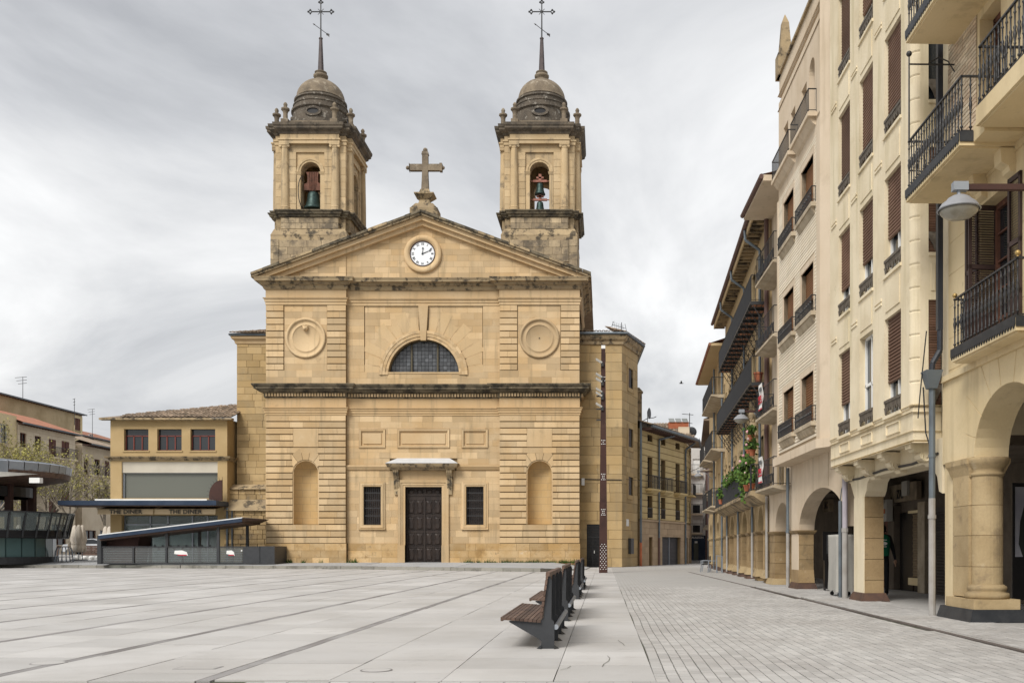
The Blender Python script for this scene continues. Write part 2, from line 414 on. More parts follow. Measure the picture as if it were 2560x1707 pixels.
m_spire = mk('spire_metal', (.085,.065,.062), .55, 0, (.05,.04,.04), 2, .5)
m_corten = mk('corten_steel', (.062,.030,.024), .8, 0, (.04,.02,.017), 1.2, .5, .2, .15, 30, stain=(.5, 2.2, .55, .7, (.09,.05,.04)))
m_grass = mk('grass', (.05,.11,.015), .9, .5, (.03,.06,.012), 4, .4, 0, 0)
m_leaf = mk('leaf_green', (.045,.105,.018), .7, .55, (.10,.15,.025), 2, .3, 0, 0)
m_leafy = mk('spring_leaf', (.34,.32,.09), .75, .45, (.28,.24,.09), 2, .3, 0, 0)
m_bark = mk('bark', (.33,.285,.22), .9, .2, (.12,.10,.08), 3, .5, .2, .4)
m_terra = mk('terracotta', (.40,.13,.065), .85, .15, (.30,.10,.05), 3, .4)
m_pink = mk('pink_petal', (.62,.30,.33), .8, .3, (.66,.5,.5), 3, .4, 0, 0)
m_cloth = mk('canvas_cover', (.40,.385,.35), .9, 0, (.34,.33,.30), 1.5, .4, .05, .2, 8)
m_parasol = mk('parasol_cloth', (.60,.54,.46), .9, .05, (.50,.44,.37), 2, .4, 0, .15, 6)
m_red = mk('sign_red', (.45,.02,.04), .6)
# ================================================================== ground, plaza, street
frame()
struct(MB().box(-700, 700, -300, 1500, -.6, -.06).build('ground', m_settfar))
# --- plaza of granite slabs
plaza = struct(MB().poly([(-48, 9.66, -.022), (.52, 9.66, -.022), (.52, 140, -.022), (-48, 140, -.022)]).build('plaza_paving', m_bed))
cols = [(-.5, .52), (-1.61, -.5), (-2.73, -1.61), (-3.895, -2.73)]
strips = []
x = -3.97
while x > -47:
    strips.append(x); cols += [(x - 1.13, x - .075), (x - 2.185, x - 1.13)]; x -= 2.26
slabs = []
for ci, (a, b) in enumerate(cols):
    y = 9.68 + random.uniform(-1.2, 0) * (ci > 0); first = True
    while y < 70:
        l = random.choice([1.1, 1.22, 1.3, 1.38]) * (1 if ci else 1.08)
        y0, y1 = max(y, 9.68), y + l
        if y1 - y0 > .12 and b > -.625*y1 - 1.2 and y0 < 69: slabs.append((a, b, y0, y1))
        y = y1
slabs.sort(key=lambda s: s[2])
ub = unitbox(m_slab)
far = MB()
for k, (a, b, y0, y1) in enumerate(slabs):
    g = random.uniform(.006, .013); zt = random.uniform(-.004, .001)
    if k < 300: inst('slab', ub, plaza, ((a+b)/2, (y0+y1)/2, zt - .04), (random.uniform(-.0015,.0015), random.uniform(-.0015,.0015), 0), (b-a-g, y1-y0-g, .08))
    else: far.box(a+g/2, b-g/2, y0+g/2, y1-g/2, -.08, zt)
stuff(far.build('far_slabs', m_slab, plaza))
for x in strips:
    ys = max(9.7, (-x - 1.5) / .62)
    while ys < 66:
        ye = min(ys + random.uniform(5, 9), 66)
        bx('drain_strip', m_strip, plaza, x - .068, x + .068, ys, ye - .012, -.06, -.003)
        ys = ye
# thin bands: two cover plates set in the slabs
for (xc, yc, w, d, r) in [(-4.45, 10.75, .42, .22, 0), (-6.35, 11.2, .34, .34, 1), (-2.45, 10.55, .3, .3, 1)]:
    o = (MB().lathe([(w/2, -.03), (w/2, .004)], xc, yc, 24) if r else MB().box(xc-w/2, xc+w/2, yc-d/2, yc+d/2, -.03, .004)).build('manhole_cover', m_slab)
    o2 = (MB().lathe([(w/2+.022, -.03), (w/2+.022, .002)], xc, yc, 24) if r else MB().box(xc-w/2-.02, xc+w/2+.02, yc-d/2-.02, yc+d/2+.02, -.03, .002)).build('rim', m_strip, o)
    tag(o, ['small square stone cover set in the pale slabs near the dark strip', 'round stone cover in the slabs at the lower left corner of the plaza', 'round cover in the slabs left of the nearest bench'][0 if not r else (1 if xc < -5 else 2)], 'manhole cover')
# cracks in the near slabs
cr_ = MB()
for pts in ([(.04,11.95),(.07,11.7),(.055,11.4),(.0,11.1),(-.02,10.85)], [(.2,14.0),(.22,13.8),(.26,13.5),(.275,13.2)], [(-.37,10.9),(-.4,10.7),(-.47,10.55)]):
    for (a, b), (c, d) in zip(pts[:-1], pts[1:]): cr_.add([(a-.0035,b,.0035),(a+.0035,b,.0035),(c+.0035,d,.0035),(c-.0035,d,.0035)], [(0,1,2,3)])
stuff(cr_.build('cracks', m_bed, plaza))
# --- street of setts
street = struct(MB().poly([(.52, 8, -.024), (12, 8, -.024), (12, 140, -.024), (.52, 140, -.024)]).build('street_paving', m_bed))
MB().poly([(.52, 33.9, -.004), (12, 33.9, -.004), (12, 140, -.004), (.52, 140, -.004)]).build('far_setts', m_settfar, street)
gx = lambda y: 5.53 - .0127*y
setts = []
x = .525; r = 0
while x < 7.2:
    y = 9.3 + random.uniform(0, .2); ph = x*.5 + random.uniform(-.12, .12)
    while y < 33.9:
        l = random.uniform(.19, .25)
        if (x + .13 < gx(y) - .07 or (x > gx(y) + .07 and x < 6.9)) and x < .49*y: setts.append((x, y, l, ph))
        y += l
    x += .128; r += 1
setts.sort(key=lambda s: s[1] + 4*max(0, s[0]-4.4))
us = unitbox(m_sett); rest = MB()
for k, (x, y, l, ph) in enumerate(setts):
    g = random.uniform(.007, .012); gx_ = random.uniform(.009, .015); zt = random.uniform(-.003, .001); wob = .012*math.sin(y*1.1+ph)*math.exp(-max(0,y-9)/30)
    if k < 300: inst('sett', us, street, (x+.064+wob, y+l/2, zt-.03), (random.uniform(-.006,.006), random.uniform(-.008,.008), random.uniform(-.015,.015)), (.128-gx_, l-g, .06))
    else: rest.box(x+gx_/2+wob, x+.128-gx_/2+wob, y+g/2, y+l-g/2, -.06, zt)
stuff(rest.build('small_setts', m_sett, street))
band = MB(); x = -3.6
while x < .5:
    l = random.uniform(.17, .24); band.box(x+.005, x+l-.005, 9.40, 9.51, -.06, random.uniform(-.005,.001)); band.box(x+.09, x+l+.08, 9.52, 9.64, -.06, random.uniform(-.005,.001)); x += l
stuff(band.build('sett_border', m_sett, street))
gut = MB()
for k in range(60):
    y0 = 9 + k*.85; gut.box(gx(y0)-.05, gx(y0)+.05, y0, y0+.84, -.05, .003) if y0 < 55 else None
stuff(gut.build('gutter_strip', m_gutter, street))
MB().poly([(5.4, 8, -.012), (14, 8, -.012), (14, 60, -.012), (5.4, 60, -.012)]).build('arcade_paving', m_settfar, street)
# --- podium in front of the church, with kerb stones
K = [(-3.54, 55.9), (-9.15, 59.0), (-15.9, 63.2), (-28.7, 66.4), (-44, 68.6), (-60, 70)]
bk = lambda x: .37
pm = MB()
for (x0, y0), (x1, y1) in zip(K[:-1], K[1:]):
    pm.poly([(x0, y0+.3, .2), (x0, 70, .37), (x1, 71, .37), (x1, y1+.3, .2)])
pm.poly([(-60, 70.9, .369), (-60, 150, .369), (-2, 150, .369), (-2, 70, .369)])
pm.poly([(-3.54, 56.2, .2), (-1.2, 62, .02), (-1.0, 69.5, .02), (-3.54, 70, .37)])
pod = struct(pm.build('podium', m_pod))
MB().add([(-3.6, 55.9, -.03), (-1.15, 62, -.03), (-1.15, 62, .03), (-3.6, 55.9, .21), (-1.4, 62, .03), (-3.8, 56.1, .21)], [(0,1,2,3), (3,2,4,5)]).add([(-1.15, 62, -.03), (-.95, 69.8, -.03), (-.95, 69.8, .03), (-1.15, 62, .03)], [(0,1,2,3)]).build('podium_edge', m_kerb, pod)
for (x0, y0), (x1, y1) in zip(K[:-1], K[1:]):
    L_ = math.hypot(x1-x0, y1-y0); a = math.atan2(y1-y0, x1-x0); t = 0
    while t < L_ - .2:
        l = min(random.uniform(.9, 1.6), L_ - t); f = (t + l/2)/L_
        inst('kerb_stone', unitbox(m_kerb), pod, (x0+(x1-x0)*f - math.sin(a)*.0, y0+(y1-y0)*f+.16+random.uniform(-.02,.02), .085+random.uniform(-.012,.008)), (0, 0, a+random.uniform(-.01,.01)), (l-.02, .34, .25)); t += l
# weeds at the foot of the church wall
gm = MB()
def tuft(x, y, z, h, n, sp):
    for _ in range(n):
        a = random.uniform(0, 6.28); px, py = x+random.gauss(0,sp), y+random.gauss(0,.05); hh = h*random.uniform(.4,1.2); w = random.uniform(.012,.03)
        dx, dy = math.cos(a), math.sin(a); lx = random.gauss(0,.35)*hh
        gm.add([(px-dx*w,py-dy*w,z),(px+dx*w,py+dy*w,z),(px+lx,py-abs(random.gauss(0,.2))*hh,z+hh)], [(0,1,2)])
for k in range(110):
    x = -12.8 + random.uniform(3.0, 11.2); tuft(x, 69.02, .33, .17 if random.random()<.8 else .32, 9, .1)
for k in range(14): tuft(-12.8+random.choice([-9.8,-8.4,-7.2,-5.0,-4.6,-9.5])+random.gauss(0,.12), 69.0, .33, .3, 12, .07)
for k in range(24): tuft(random.uniform(-26,-14), 65.9+random.uniform(-.2,0)-(0.3 if k%2 else 0), .18, .12, 6, .08) if False else None
stuff(gm.build('weeds', m_grass)); bpy.data.objects['weeds']['label'] = 'green weeds growing along the foot of the church wall'; bpy.data.objects['weeds']['category'] = 'weeds'
# ================================================================== church
CX, CY, SC = -12.80, 69.2, 35.4
frame(CX, CY)
X = lambda u: (u - 1057)/SC
Z = lambda v: H + (PV - v)/SC
church = thing('church', 'golden sandstone church with clock pediment and two domed bell towers', 'church', (0, 2, .3))
BL, BR = (-11.07, -5.43), (5.43, 11.07)            # corner blocks of the front
CP = .32                                           # depth of the middle field
zpl, zr1, zar, zfr, zc0, zc1 = 1.7, 10.75, 11.28, 11.95, 12.0, 12.95
zu0, zua, zub = 12.95, 13.91, 18.53
zv1, zv2, zv3, ztip, zapex = 19.01, 19.6, 20.35, 20.62, 25.0
n_block = [0]
def blocks(rects, y, holes=(), back=.04, jit=.006, clips=(), mat=None, into=None, cap=300):
    # single rectangular stones become parts of their own while they last, everything else joins the rest
    mat = mat or m_stone
    for r in rects:
        ps = cut(r, holes)
        for p in ps:
            for c in clips: p = clip(p, *c) if len(p) > 2 else p
            if len(p) < 3: continue
            yy = y - random.uniform(0, jit)
            if len(p) == 4 and not clips and n_block[0] < cap and abs(p[0][1]-p[1][1]) < 1e-6 and into is None and (p[1][0]-p[0][0]) > .3:
                bx('stone_block', mat, church, p[0][0], p[1][0], yy, y+back, p[0][1], p[2][1]); n_block[0] += 1
            else: (into or rest_blocks).prism(p, yy, y+back)
rest_blocks = MB(); fan_stones = MB()
nx = X(766); nr = (796.4-735.5)/2/SC; nzb, nzs = Z(1310), Z(1151.7) - nr
niche = lambda cx: ('a', cx, nr, nr, nzb, nzs)
door = ('r', X(1012.5), X(1104.5), -1, Z(1216))
wins = [('r', X(906), X(950), Z(1311), Z(1215)), ('r', X(1165), X(1209), Z(1311), Z(1215))]
# symmetric about the axis
dx = (X(1104.5)-X(1012.5))/2; door = ('r', -dx, dx, -1, Z(1216))
wc = 3.64; ww = 22/SC; wins = [('r', s*wc-ww, s*wc+ww, Z(1311), Z(1215)) for s in (-1, 1)]
lr, lzs = 89.3/SC, Z(935); lun = ('a', 0, lr, lr, Z(928), lzs)
# backing masonry
bk_ = MB()
for (a, b) in (BL, BR):
    c = (a+b)/2
    grid_wall(bk_, a, b, .2, zu0, .04, 1.2, [niche(c)]); bk_.box(a, b, .11, 1.2, zu0, zub); bk_.box(a, b, .04, 1.2, zub, zv3)
grid_wall(bk_, BL[1]+.002, BR[0]-.002, .2, zv3, CP+.12, 1.2, [door, *wins, lun])
bk_.prism([(-11.0, zv3), (11.0, zv3), (0, zapex-.4)], .1, 1.1)
bk_.box(-11.0, 11.0, 1.2, 26, .2, zv3)
bk_.build('core_wall', m_mortar, church)
MB().prism([(-11.9, zv3), (11.9, zv3), (0, zapex-.45)], 1.0, 26).build('roof', m_tile, church)
# niches: half round recess with a quarter dome
for (a, b) in (BL, BR):
    c = (a+b)/2; nm = MB(); n = 16
    prof = [nzb] + [nzs*(1-t)+nzb*t for t in (.66, .33)] + [nzs]
    for k in range(len(prof)-1):
        for i in range(n):
            p = []
            for (ii, zz) in ((i, prof[k]), (i+1, prof[k]), (i+1, prof[k+1]), (i, prof[k+1])):
                t = math.pi*ii/n; p.append((c - nr*math.cos(t), .02 + nr*math.sin(t), zz))
            nm.poly(p)
    for j in range(8):
        for i in range(n):
            p = []
            for ii, jj in ((i, j), (i+1, j), (i+1, j+1), (i, j+1)):
                t, q = math.pi*ii/n, math.pi/2*jj/8; p.append((c - nr*math.cos(t)*math.cos(q), .02 + nr*math.sin(t)*math.cos(q), nzs + nr*math.sin(q)))
            nm.poly(p)
    nm.poly([(c - nr*math.cos(math.pi*i/n), .02 + nr*math.sin(math.pi*i/n), nzb+.002) for i in range(n+1)])
    no = nm.build('niche', m_niche, church, True)
    ed = MB(); pts = [(nr, nzb)] + [(nr*math.cos(math.pi*i/20), nzs + nr*math.sin(math.pi*i/20)) for i in range(21)] + [(-nr, nzb)]
    for (p, q) in zip(pts[:-1], pts[1:]):
        s_ = lambda p: (c + p[0]*1.075, nzs + (p[1]-nzs)*1.075 if p[1] > nzs else p[1])
        ed.prism([(c+p[0], p[1]), s_(p), s_(q), (c+q[0], q[1])], -.02, .06)
    ed.build('niche_rim', m_stone, no)
# lower storey: rusticated corner blocks
crs = zsteps(zpl, zr1, (zr1-zpl)/20)
for (a, b) in (BL, BR):
    c = (a+b)/2; pw = .89
    for k in range(20):
        z0, z1 = crs[k], crs[k+1]
        zone = z0 < nzs + nr + .25 and z1 > nzb + .05
        side = z0 < nzs + 1.25*nr and zone
        if zone and z1 > nzs + .1:      # voussoir level: side blocks only up to the fan of wedge stones
            pass
        hol = [('a', c, nr*1.08, nr*1.08, nzb, nzs)] if zone else []
        panel = crs[15] - .01 < z0 < crs[18] - .01
        if panel:
            rr = courses(a, c-pw, [z0, z1], .9, 1.7, .012) + courses(c+pw, b, [z0, z1], .9, 1.7, .012)
        else:
            rr = courses(a, b, [z0, z1], .9, 1.75, .012)
        rr = [(p, q, s+.03, t-.035) for p, q, s, t in rr]
        if zone and z1 > nzs + nr*.2: # leave the wedge stones to the fan
            fan = 1.55*nr
            hol = [('r', c-fan*.72, c+fan*.72, nzs+nr*.55, crs[15])] + hol if z0 >= nzs + nr*.3 else hol
        blocks(rr, -.06, hol, .12, .012)
    # panel and fan of wedge stones over the niche
    rest_blocks.prism([(c-pw+.01, crs[15]+.02), (c+pw-.01, crs[15]+.02), (c+pw-.01, crs[18]-.03), (c-pw+.01, crs[18]-.03)], -.06, .06)
    z_t = crs[15] - .03
    ang = [R(90+a_) for a_ in (62, 36, 12, -12, -36, -62)]
    for t0, t1 in zip(ang[:-1], ang[1:]):
        p = []
        r0 = nr*1.09
        for t in (t0, (t0+t1)/2, t1): p.append((c + r0*math.cos(t), nzs + r0*math.sin(t)))
        for t in (t1, t0):
            rr_ = min((z_t-nzs)/max(math.sin(t), .2), fan*.72/max(abs(math.cos(t)), .05)*1.0) if abs(math.cos(t)) > .01 else z_t-nzs
            p.append((c + rr_*math.cos(t), nzs + rr_*math.sin(t)))
        cxp = sum(q[0] for q in p)/len(p); czp = sum(q[1] for q in p)/len(p)
        rest_blocks.prism([(cxp+(q[0]-cxp)*.95, czp+(q[1]-czp)*.96) for q in p], -.065, .06)
# plinth
for (a, b) in (BL, BR): blocks(courses(a-.05, b+.05, zsteps(.2, zpl, .5), .8, 1.6, .012), -.09, (), .14, .03, mat=m_plinth)
for (a, b) in ((BL[1]+.06, -dx-.48), (dx+.48, BR[0]-.06)): blocks(courses(a, b, zsteps(.2, zpl, .5), .7, 1.4, .012), CP-.06, (), .22, .03, mat=m_plinth)
# middle field ashlar
so = .34
strz0, strz1 = Z(1175), Z(1160)
blocks(courses(BL[1], BR[0], zsteps(zpl, strz0, .46), .7, 1.5, .006), CP, [('r', -dx-.5, dx+.5, -1, Z(1200)), *[('r', w[1]-.31, w[2]+.31, w[3]-.3, w[4]+.28) for w in wins]], .14, .008)
pans = [(-wc, 33/SC), (0, 65.5/SC), (wc, 33/SC)]
pz0, pz1 = Z(1118.5), Z(1070.8)
blocks(courses(BL[1], BR[0], zsteps(strz1, zr1, .46), .7, 1.6, .006), CP, [('r', c-h, c+h, pz0, pz1) for c, h in pans] + [('r', -2.4, 2.4, strz1-.1, strz1+.45)], .14, .008)
# upper storey
blocks(courses(BL[1], BR[0], zsteps(zu0, Z(928), .46), .7, 1.6, .006), CP, (), .14, .006)
ur = 111/SC
upper = zsteps(Z(928), zub, .46)
blocks(courses(BL[1], X(908), upper, .8, 1.5, .006) + courses(-X(908), BR[0], upper, .8, 1.5, .006), CP-.0, (), .14, .006)
blocks(courses(X(908)+.04, -X(908)-.04, upper, .8, 1.6, .006), CP+.06, [('a', 0, ur, ur, Z(929), lzs), ('r', -.36, .36, lzs+lr, 30)], .1, .006)
# radial wedge stones round the window arch
for i in range(17):
    t0, t1 = math.pi*(i+.06)/17, math.pi*(i+.94)/17
    if i == 8: continue
    r0, r1 = ur*1.0, ur*(1.32 if i % 2 else 1.48)
    fan_stones.prism([(r0*math.cos(t0), lzs+r0*math.sin(t0)), (r1*math.cos(t0), lzs+r1*math.sin(t0)), (r1*math.cos(t1), lzs+r1*math.sin(t1)), (r0*math.cos(t1), lzs+r0*math.sin(t1))], CP+.045, CP+.1)
for (a, b) in (BL, BR):
    c = (a+b)/2
    blocks(courses(a, b, zsteps(zu0, zua, .48), .8, 1.7, .006), 0, (), .13, .006)
    for (p, q) in ((a, a+1.24), (b-1.32, b)):
        z_ = zsteps(zua, zub, .463)
        for z0, z1 in zip(z_[:-1], z_[1:]): blocks(courses(p, q, [z0+.03, z1-.03], .6, 1.3, .01), -.03, (), .2, .01)
    blocks(courses(a+1.27, b-1.35, zsteps(zua, zub, .463), .7, 1.5, .006), .06, (), .08, .006)
    # round frame
    cz = Z(845); c2 = c - .02
    ring = MB()
    ring.lathe([(1.40, -.02), (1.43, -.1), (1.36, -.16), (1.26, -.14), (1.24, -.05), (1.0, -.03), (.97, -.07), (.92, -.06), (.9, 0)], 0, 0, 40)
    ring.v = [(c2 + x, z + .07, cz + y) for x, y, z in ring.v]
    ro = ring.build('roundel', m_stone, church, True)
    if a < 0:
        lh = MB(); lh.ball((0, 0, 0), .2, 10, 8); lh.ball((0, -.14, -.06), .1, 8, 6); lh.ball((-.15, -.02, .14), .07, 6, 5); lh.ball((.15, -.02, .14), .07, 6, 5); lh.ball((0, -.1, .14), .08, 6, 5)
        lh.v = [(c2 + x, y - .06, cz + .68 + z) for x, y, z in lh.v]; lh.build('lion_head', m_stone, ro, True)
    else: MB().box(c2-.035, c2+.035, .0, .09, cz-.035, cz+.035).build('bolt_hole', m_black, ro)
# frieze panels
for c, h in pans:
    fm = MB(); hz = (pz1-pz0)/2; cz = (pz0+pz1)/2
    for (o0, y0), (o1, y1) in [((0, CP-.07), (.14, CP-.07)), ((.14, CP-.07), (.2, CP+.05)), ((.2, CP+.05), (.3, CP+.05))]:
        for sx, sz in ((1,0), (-1,0), (0,1), (0,-1)):
            f = lambda o, y: [(c-h+o, y, pz0+o), (c+h-o, y, pz0+o), (c+h-o, y, pz1-o), (c-h+o, y, pz1-o)]
            A, B = f(o0, y0), f(o1, y1)
        for i in range(4): fm.poly([A[i], A[(i+1) % 4], B[(i+1) % 4], B[i]])
    for i in range(1): fm.box(c-h+.3, c+h-.3, CP-.01, CP+.06, pz0+.3, pz1-.3)
    for (a_, b_, p_, q_) in ((c-h, c+h, pz0, pz0+.01), (c-h, c+h, pz1-.01, pz1), (c-h, c-h+.01, pz0, pz1), (c+h-.01, c+h, pz0, pz1)): fm.box(a_, b_, CP-.07, CP+.04, p_, q_)
    fm.build('frieze_panel', m_stone, church)
# string course
for (a, b) in ((BL[1], -2.35), (2.35, BR[0])): MB().prism([(CP+.02, strz0), (CP-.1, strz0+.06), (CP-.16, strz0+.2), (CP-.2, strz0+.24), (CP-.2, strz1-.06), (CP+.02, strz1)], a, b, 'x').build('string_course', m_stone, church)
# window surrounds and grilles
for w in wins:
    a, b, z0, z1 = w[1:]; c = (a+b)/2
    wo = MB()
    for o, y in ((.31, CP-.06), (.2, CP-.1), (.1, CP-.06)):
        o2 = o - .11 if o > .15 else 0
        for (p, q, r_, s_) in ((a-o, a-o2, z0-o, z1+o), (b+o2, b+o, z0-o, z1+o), (a-o2, b+o2, z1+o2, z1+o), (a-o2, b+o2, z0-o, z0-o2)): wo.box(p, q, y, CP+.3, r_, s_)
    wo.box(a-.33, b+.33, CP-.14, CP+.05, z0-.34, z0-.24)
    wo = wo.build('window', m_stone, church)
    MB().box(a, b, CP+.35, CP+.4, z0, z1).build('pane', m_door, wo)
    gr = MB()
    for i in range(9): x_ = a + (b-a)*(i+.5)/9; gr.tube((x_, CP+.12, z0), (x_, CP+.12, z1), .02, .02, 6)
    for i in range(1, 5): z_ = z0 + (z1-z0)*i/5+.1; gr.box(a, b, CP+.1, CP+.14, z_-.03, z_+.03)
    gr.build('grille', m_iron, wo)
# door
zdt = Z(1216)
dm = MB(); dm.box(-dx, dx, CP+.42, CP+.5, .3, zdt)
dm.box(-dx, dx, CP+.38, CP+.42, Z(1238), Z(1236)+.1); dm.box(-.06, .06, CP+.36, CP+.42, .3, Z(1241))
dr = dm.build('door', m_door, church)
rows = [(Z(1240)+.12, zdt-.1), (Z(1284), Z(1248)), (Z(1324), Z(1289)), (Z(1363), Z(1331)), (Z(1402), Z(1368))]
def raised(mb, a, b, z0, z1, y, d):
    i = .09; mb.frus(0,0,0,0,0,0,0,0,0,0) if False else None
    v = [(a,y,z0),(b,y,z0),(b,y,z1),(a,y,z1)]
    m_ = (a+b)/2; k = .11
    w = [(a+.1,y-d,z0+k+.02),(m_,y-d,z0+k-.05),(b-.1,y-d,z0+k+.02),(b-.16,y-d,(z0+z1)/2),(b-.1,y-d,z1-k-.02),(m_,y-d,z1-k+.05),(a+.1,y-d,z1-k-.02),(a+.16,y-d,(z0+z1)/2)]
    vs_ = v + w
    fs = [(0,1,6,5,4) , (1,2,8,7,6), (2,3,10,9,8), (3,0,4,11,10), (4,5,6,7,8,9,10,11)]
    mb.add(vs_, fs)
for (z0, z1) in rows:
    for k in range(4):
        a = -dx + .1 + k*(dx-.1)/2*1.0 + (.08 if k > 1 else 0); b = a + (dx-.1)/2 - .08
        pm_ = MB(); fr_ = MB()
        raised(pm_, a+.04, b-.04, z0+.05, z1-.05, CP+.42, .07)
        for q in ((a, a+.04, z0, z1), (b-.04, b, z0, z1), (a, b, z0, z0+.04), (a, b, z1-.04, z1)): pm_.box(q[0], q[1], CP+.385, CP+.42, q[2], q[3])
        pm_.build('door_panel', m_door, dr)
ds = MB()
for o0, o1, y in ((.0, .16, CP-.06), (.16, .3, CP-.1), (.3, .5, CP-.15)):
    for s in (-1, 1):
        a, b = sorted((s*(dx+o0), s*(dx+o1))); ds.box(a, b, y, CP+.42, .2, zdt+o1)
    ds.box(-dx-o0, dx+o0, y, CP+.42, zdt+o0, zdt+o1)
ds.box(-dx-.52, -dx, CP-.18, CP+.4, .2, zpl-.12); ds.box(dx, dx+.52, CP-.18, CP+.4, .2, zpl-.12)
ds.box(-1.75, 1.75, CP-.03, CP+.06, zdt+.5, Z(1175))
ds.build('door_surround', m_stone, church)
hz0, hz1 = Z(1174), Z(1159)
hood = MB().sweep([(0, hz0-.06), (.5, hz0), (.55, hz0+.12), (.7, hz0+.17), (.78, hz0+.3), (.82, hz1), (0, hz1)], [(-1.72, CP+.3), (-1.72, CP), (1.72, CP), (1.72, CP+.3)])
ho = hood.box(-1.72, 1.72, CP-.02, CP+.06, hz0, hz1).build('door_hood', m_weath, church)
MB().add([(-2.56, CP-.84, hz1+.004), (2.56, CP-.84, hz1+.004), (2.56, CP+.05, hz1+.004), (-2.56, CP+.05, hz1+.004), (-1.85, CP-.02, Z(1144)), (1.85, CP-.02, Z(1144)), (1.85, CP+.05, Z(1144)), (-1.85, CP+.05, Z(1144))],
         [(0,1,5,4), (1,2,6,5), (3,0,4,7), (4,5,6,7)]).build('hood_cover', mk('lead_sheet', (.55,.56,.57), .5, 0, (.48,.49,.5), 2, .4), ho)
for s in (-1, 1):
    c = s*1.88; pf = []
    z0, z1 = Z(1222), Z(1175)
    for i in range(9):
        t = i/8; pf.append((CP - .1 - .42*t**1.6 - .05*math.sin(t*9), z0 + (z1-z0)*t))
    cm = MB().prism(pf + [(CP+.05, z1), (CP+.05, z0)], c-.2, c+.2, 'x')
    for q in (-.14, 0, .14): cm.prism([(p[0]-.03, p[1]) for p in pf] + [(CP, z1), (CP, z0)], c+q-.035, c+q+.035, 'x')
    cm.box(c-.16, c+.16, CP-.14, CP+.05, z0-.38, z0).build('console', m_weath, ho)
# lunette window with small leaded panes
lp = MB(); lo_ = None
ring = MB()
for i in range(36):
    t0, t1 = math.pi*i/36, math.pi*(i+1)/36
    for (r0, r1, y) in ((lr, lr+.2, CP-.02), (lr+.2, lr+.42, CP-.07), (lr+.42, ur, CP-.1)):
        ring.prism([(r0*math.cos(t0), lzs+r0*math.sin(t0)), (r1*math.cos(t0), lzs+r1*math.sin(t0)), (r1*math.cos(t1), lzs+r1*math.sin(t1)), (r0*math.cos(t1), lzs+r0*math.sin(t1))], y, CP+.12)
for s in (-1, 1):
    ring.box(min(s*lr, s*ur), max(s*lr, s*ur), CP-.06, CP+.1, Z(928.5), lzs)
ring.prism([(-.19, lzs+lr-.1), (.19, lzs+lr-.1), (.345, zub), (-.345, zub)], CP-.16, CP+.1)
wl = ring.build('arched_window', m_stone, church)
MB().prism([(lr*math.cos(math.pi*i/30), lzs+lr*math.sin(math.pi*i/30)) for i in range(31)] + [(-lr, Z(928)), (lr, Z(928))], CP+.62, CP+.7).build('window_back', m_black, wl)
pw_, ph_ = .262, .268
zz = Z(928)
while zz < lzs + lr:
    xx = -10*pw_
    while xx < 10*pw_:
        poly = [(xx+.012, zz+.012), (xx+pw_-.012, zz+.012), (xx+pw_-.012, zz+ph_-.012), (xx+.012, zz+ph_-.012)]
        cxp, czp = xx+pw_/2, zz+ph_/2
        if math.hypot(cxp, czp-lzs) < lr + .05:
            q_ = []
            for px, pz in poly:
                d = math.hypot(px, pz-lzs)
                if d > lr-.05 and pz > lzs: px, pz = px*(lr-.05)/d, lzs+(pz-lzs)*(lr-.05)/d
                q_.append((px, pz))
            tx, tz = random.gauss(0, .05), random.gauss(0, .05)
            MB().poly([(px, CP+.55+(px-cxp)*tx+(pz-czp)*tz, pz) for px, pz in q_]).build('pane', m_lead, wl)
        xx += pw_
    zz += ph_
mu = MB()
for s in (-1, 1): mu.box(s*.93-.055, s*.93+.055, CP+.42, CP+.58, Z(928), lzs+math.sqrt(lr*lr-.93**2))
for i in range(30):
    t0, t1 = math.pi*i/30, math.pi*(i+1)/30
    mu.prism([((lr-.06)*math.cos(t0), lzs+(lr-.06)*math.sin(t0)), (lr*math.cos(t0), lzs+lr*math.sin(t0)), (lr*math.cos(t1), lzs+lr*math.sin(t1)), ((lr-.06)*math.cos(t1), lzs+(lr-.06)*math.sin(t1))], CP+.42, CP+.58)
mu.box(-lr, lr, CP+.42, CP+.58, Z(928), Z(928)+.05); mu.build('window_frame', m_leadbar, wl)
MB().box(-ur, ur, CP-.04, CP+.62, Z(928)-.12, Z(928)).build('sill', m_stone, wl)
# cornices
pth = [(-11.07, 9), (-11.07, 0), (BL[1], 0), (BL[1], CP), (BR[0], CP), (BR[0], 0), (11.07, 0), (11.07, 9)]
def belt(name, prof, mat): return MB().sweep(prof, pth).build(name, mat, church)
belt('architrave', [(0, zr1), (.05, zr1), (.05, zr1+.15), (.1, zr1+.16), (.1, zr1+.32), (.15, zr1+.34), (.15, zr1+.46), (.22, zar-.04), (.22, zar), (0, zar)], m_stone)
MB().sweep([(0, zar), (.02, zar), (.02, zc0), (0, zc0)], pth).build('frieze', m_stone, church)
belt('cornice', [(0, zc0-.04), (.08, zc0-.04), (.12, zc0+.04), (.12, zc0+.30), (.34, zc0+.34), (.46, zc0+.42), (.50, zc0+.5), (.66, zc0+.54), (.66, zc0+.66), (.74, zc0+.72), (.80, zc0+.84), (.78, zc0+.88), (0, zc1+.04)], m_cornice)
dn = MB()
for (a, b, y) in ((-11.07, BL[1], 0), (BL[1]+.1, BR[0]-.1, CP), (BR[0], 11.07, 0)):
    x_ = a + .04
    while x_ < b: dn.box(x_, x_+.12, y-.25, y-.1, zc0+.06, zc0+.27); x_ += .203
y_ = .1
while y_ < 4: dn.box(11.17, 11.32, y_, y_+.12, zc0+.06, zc0+.27); y_ += .203
stuff(dn.build('dentils', m_stone, church))
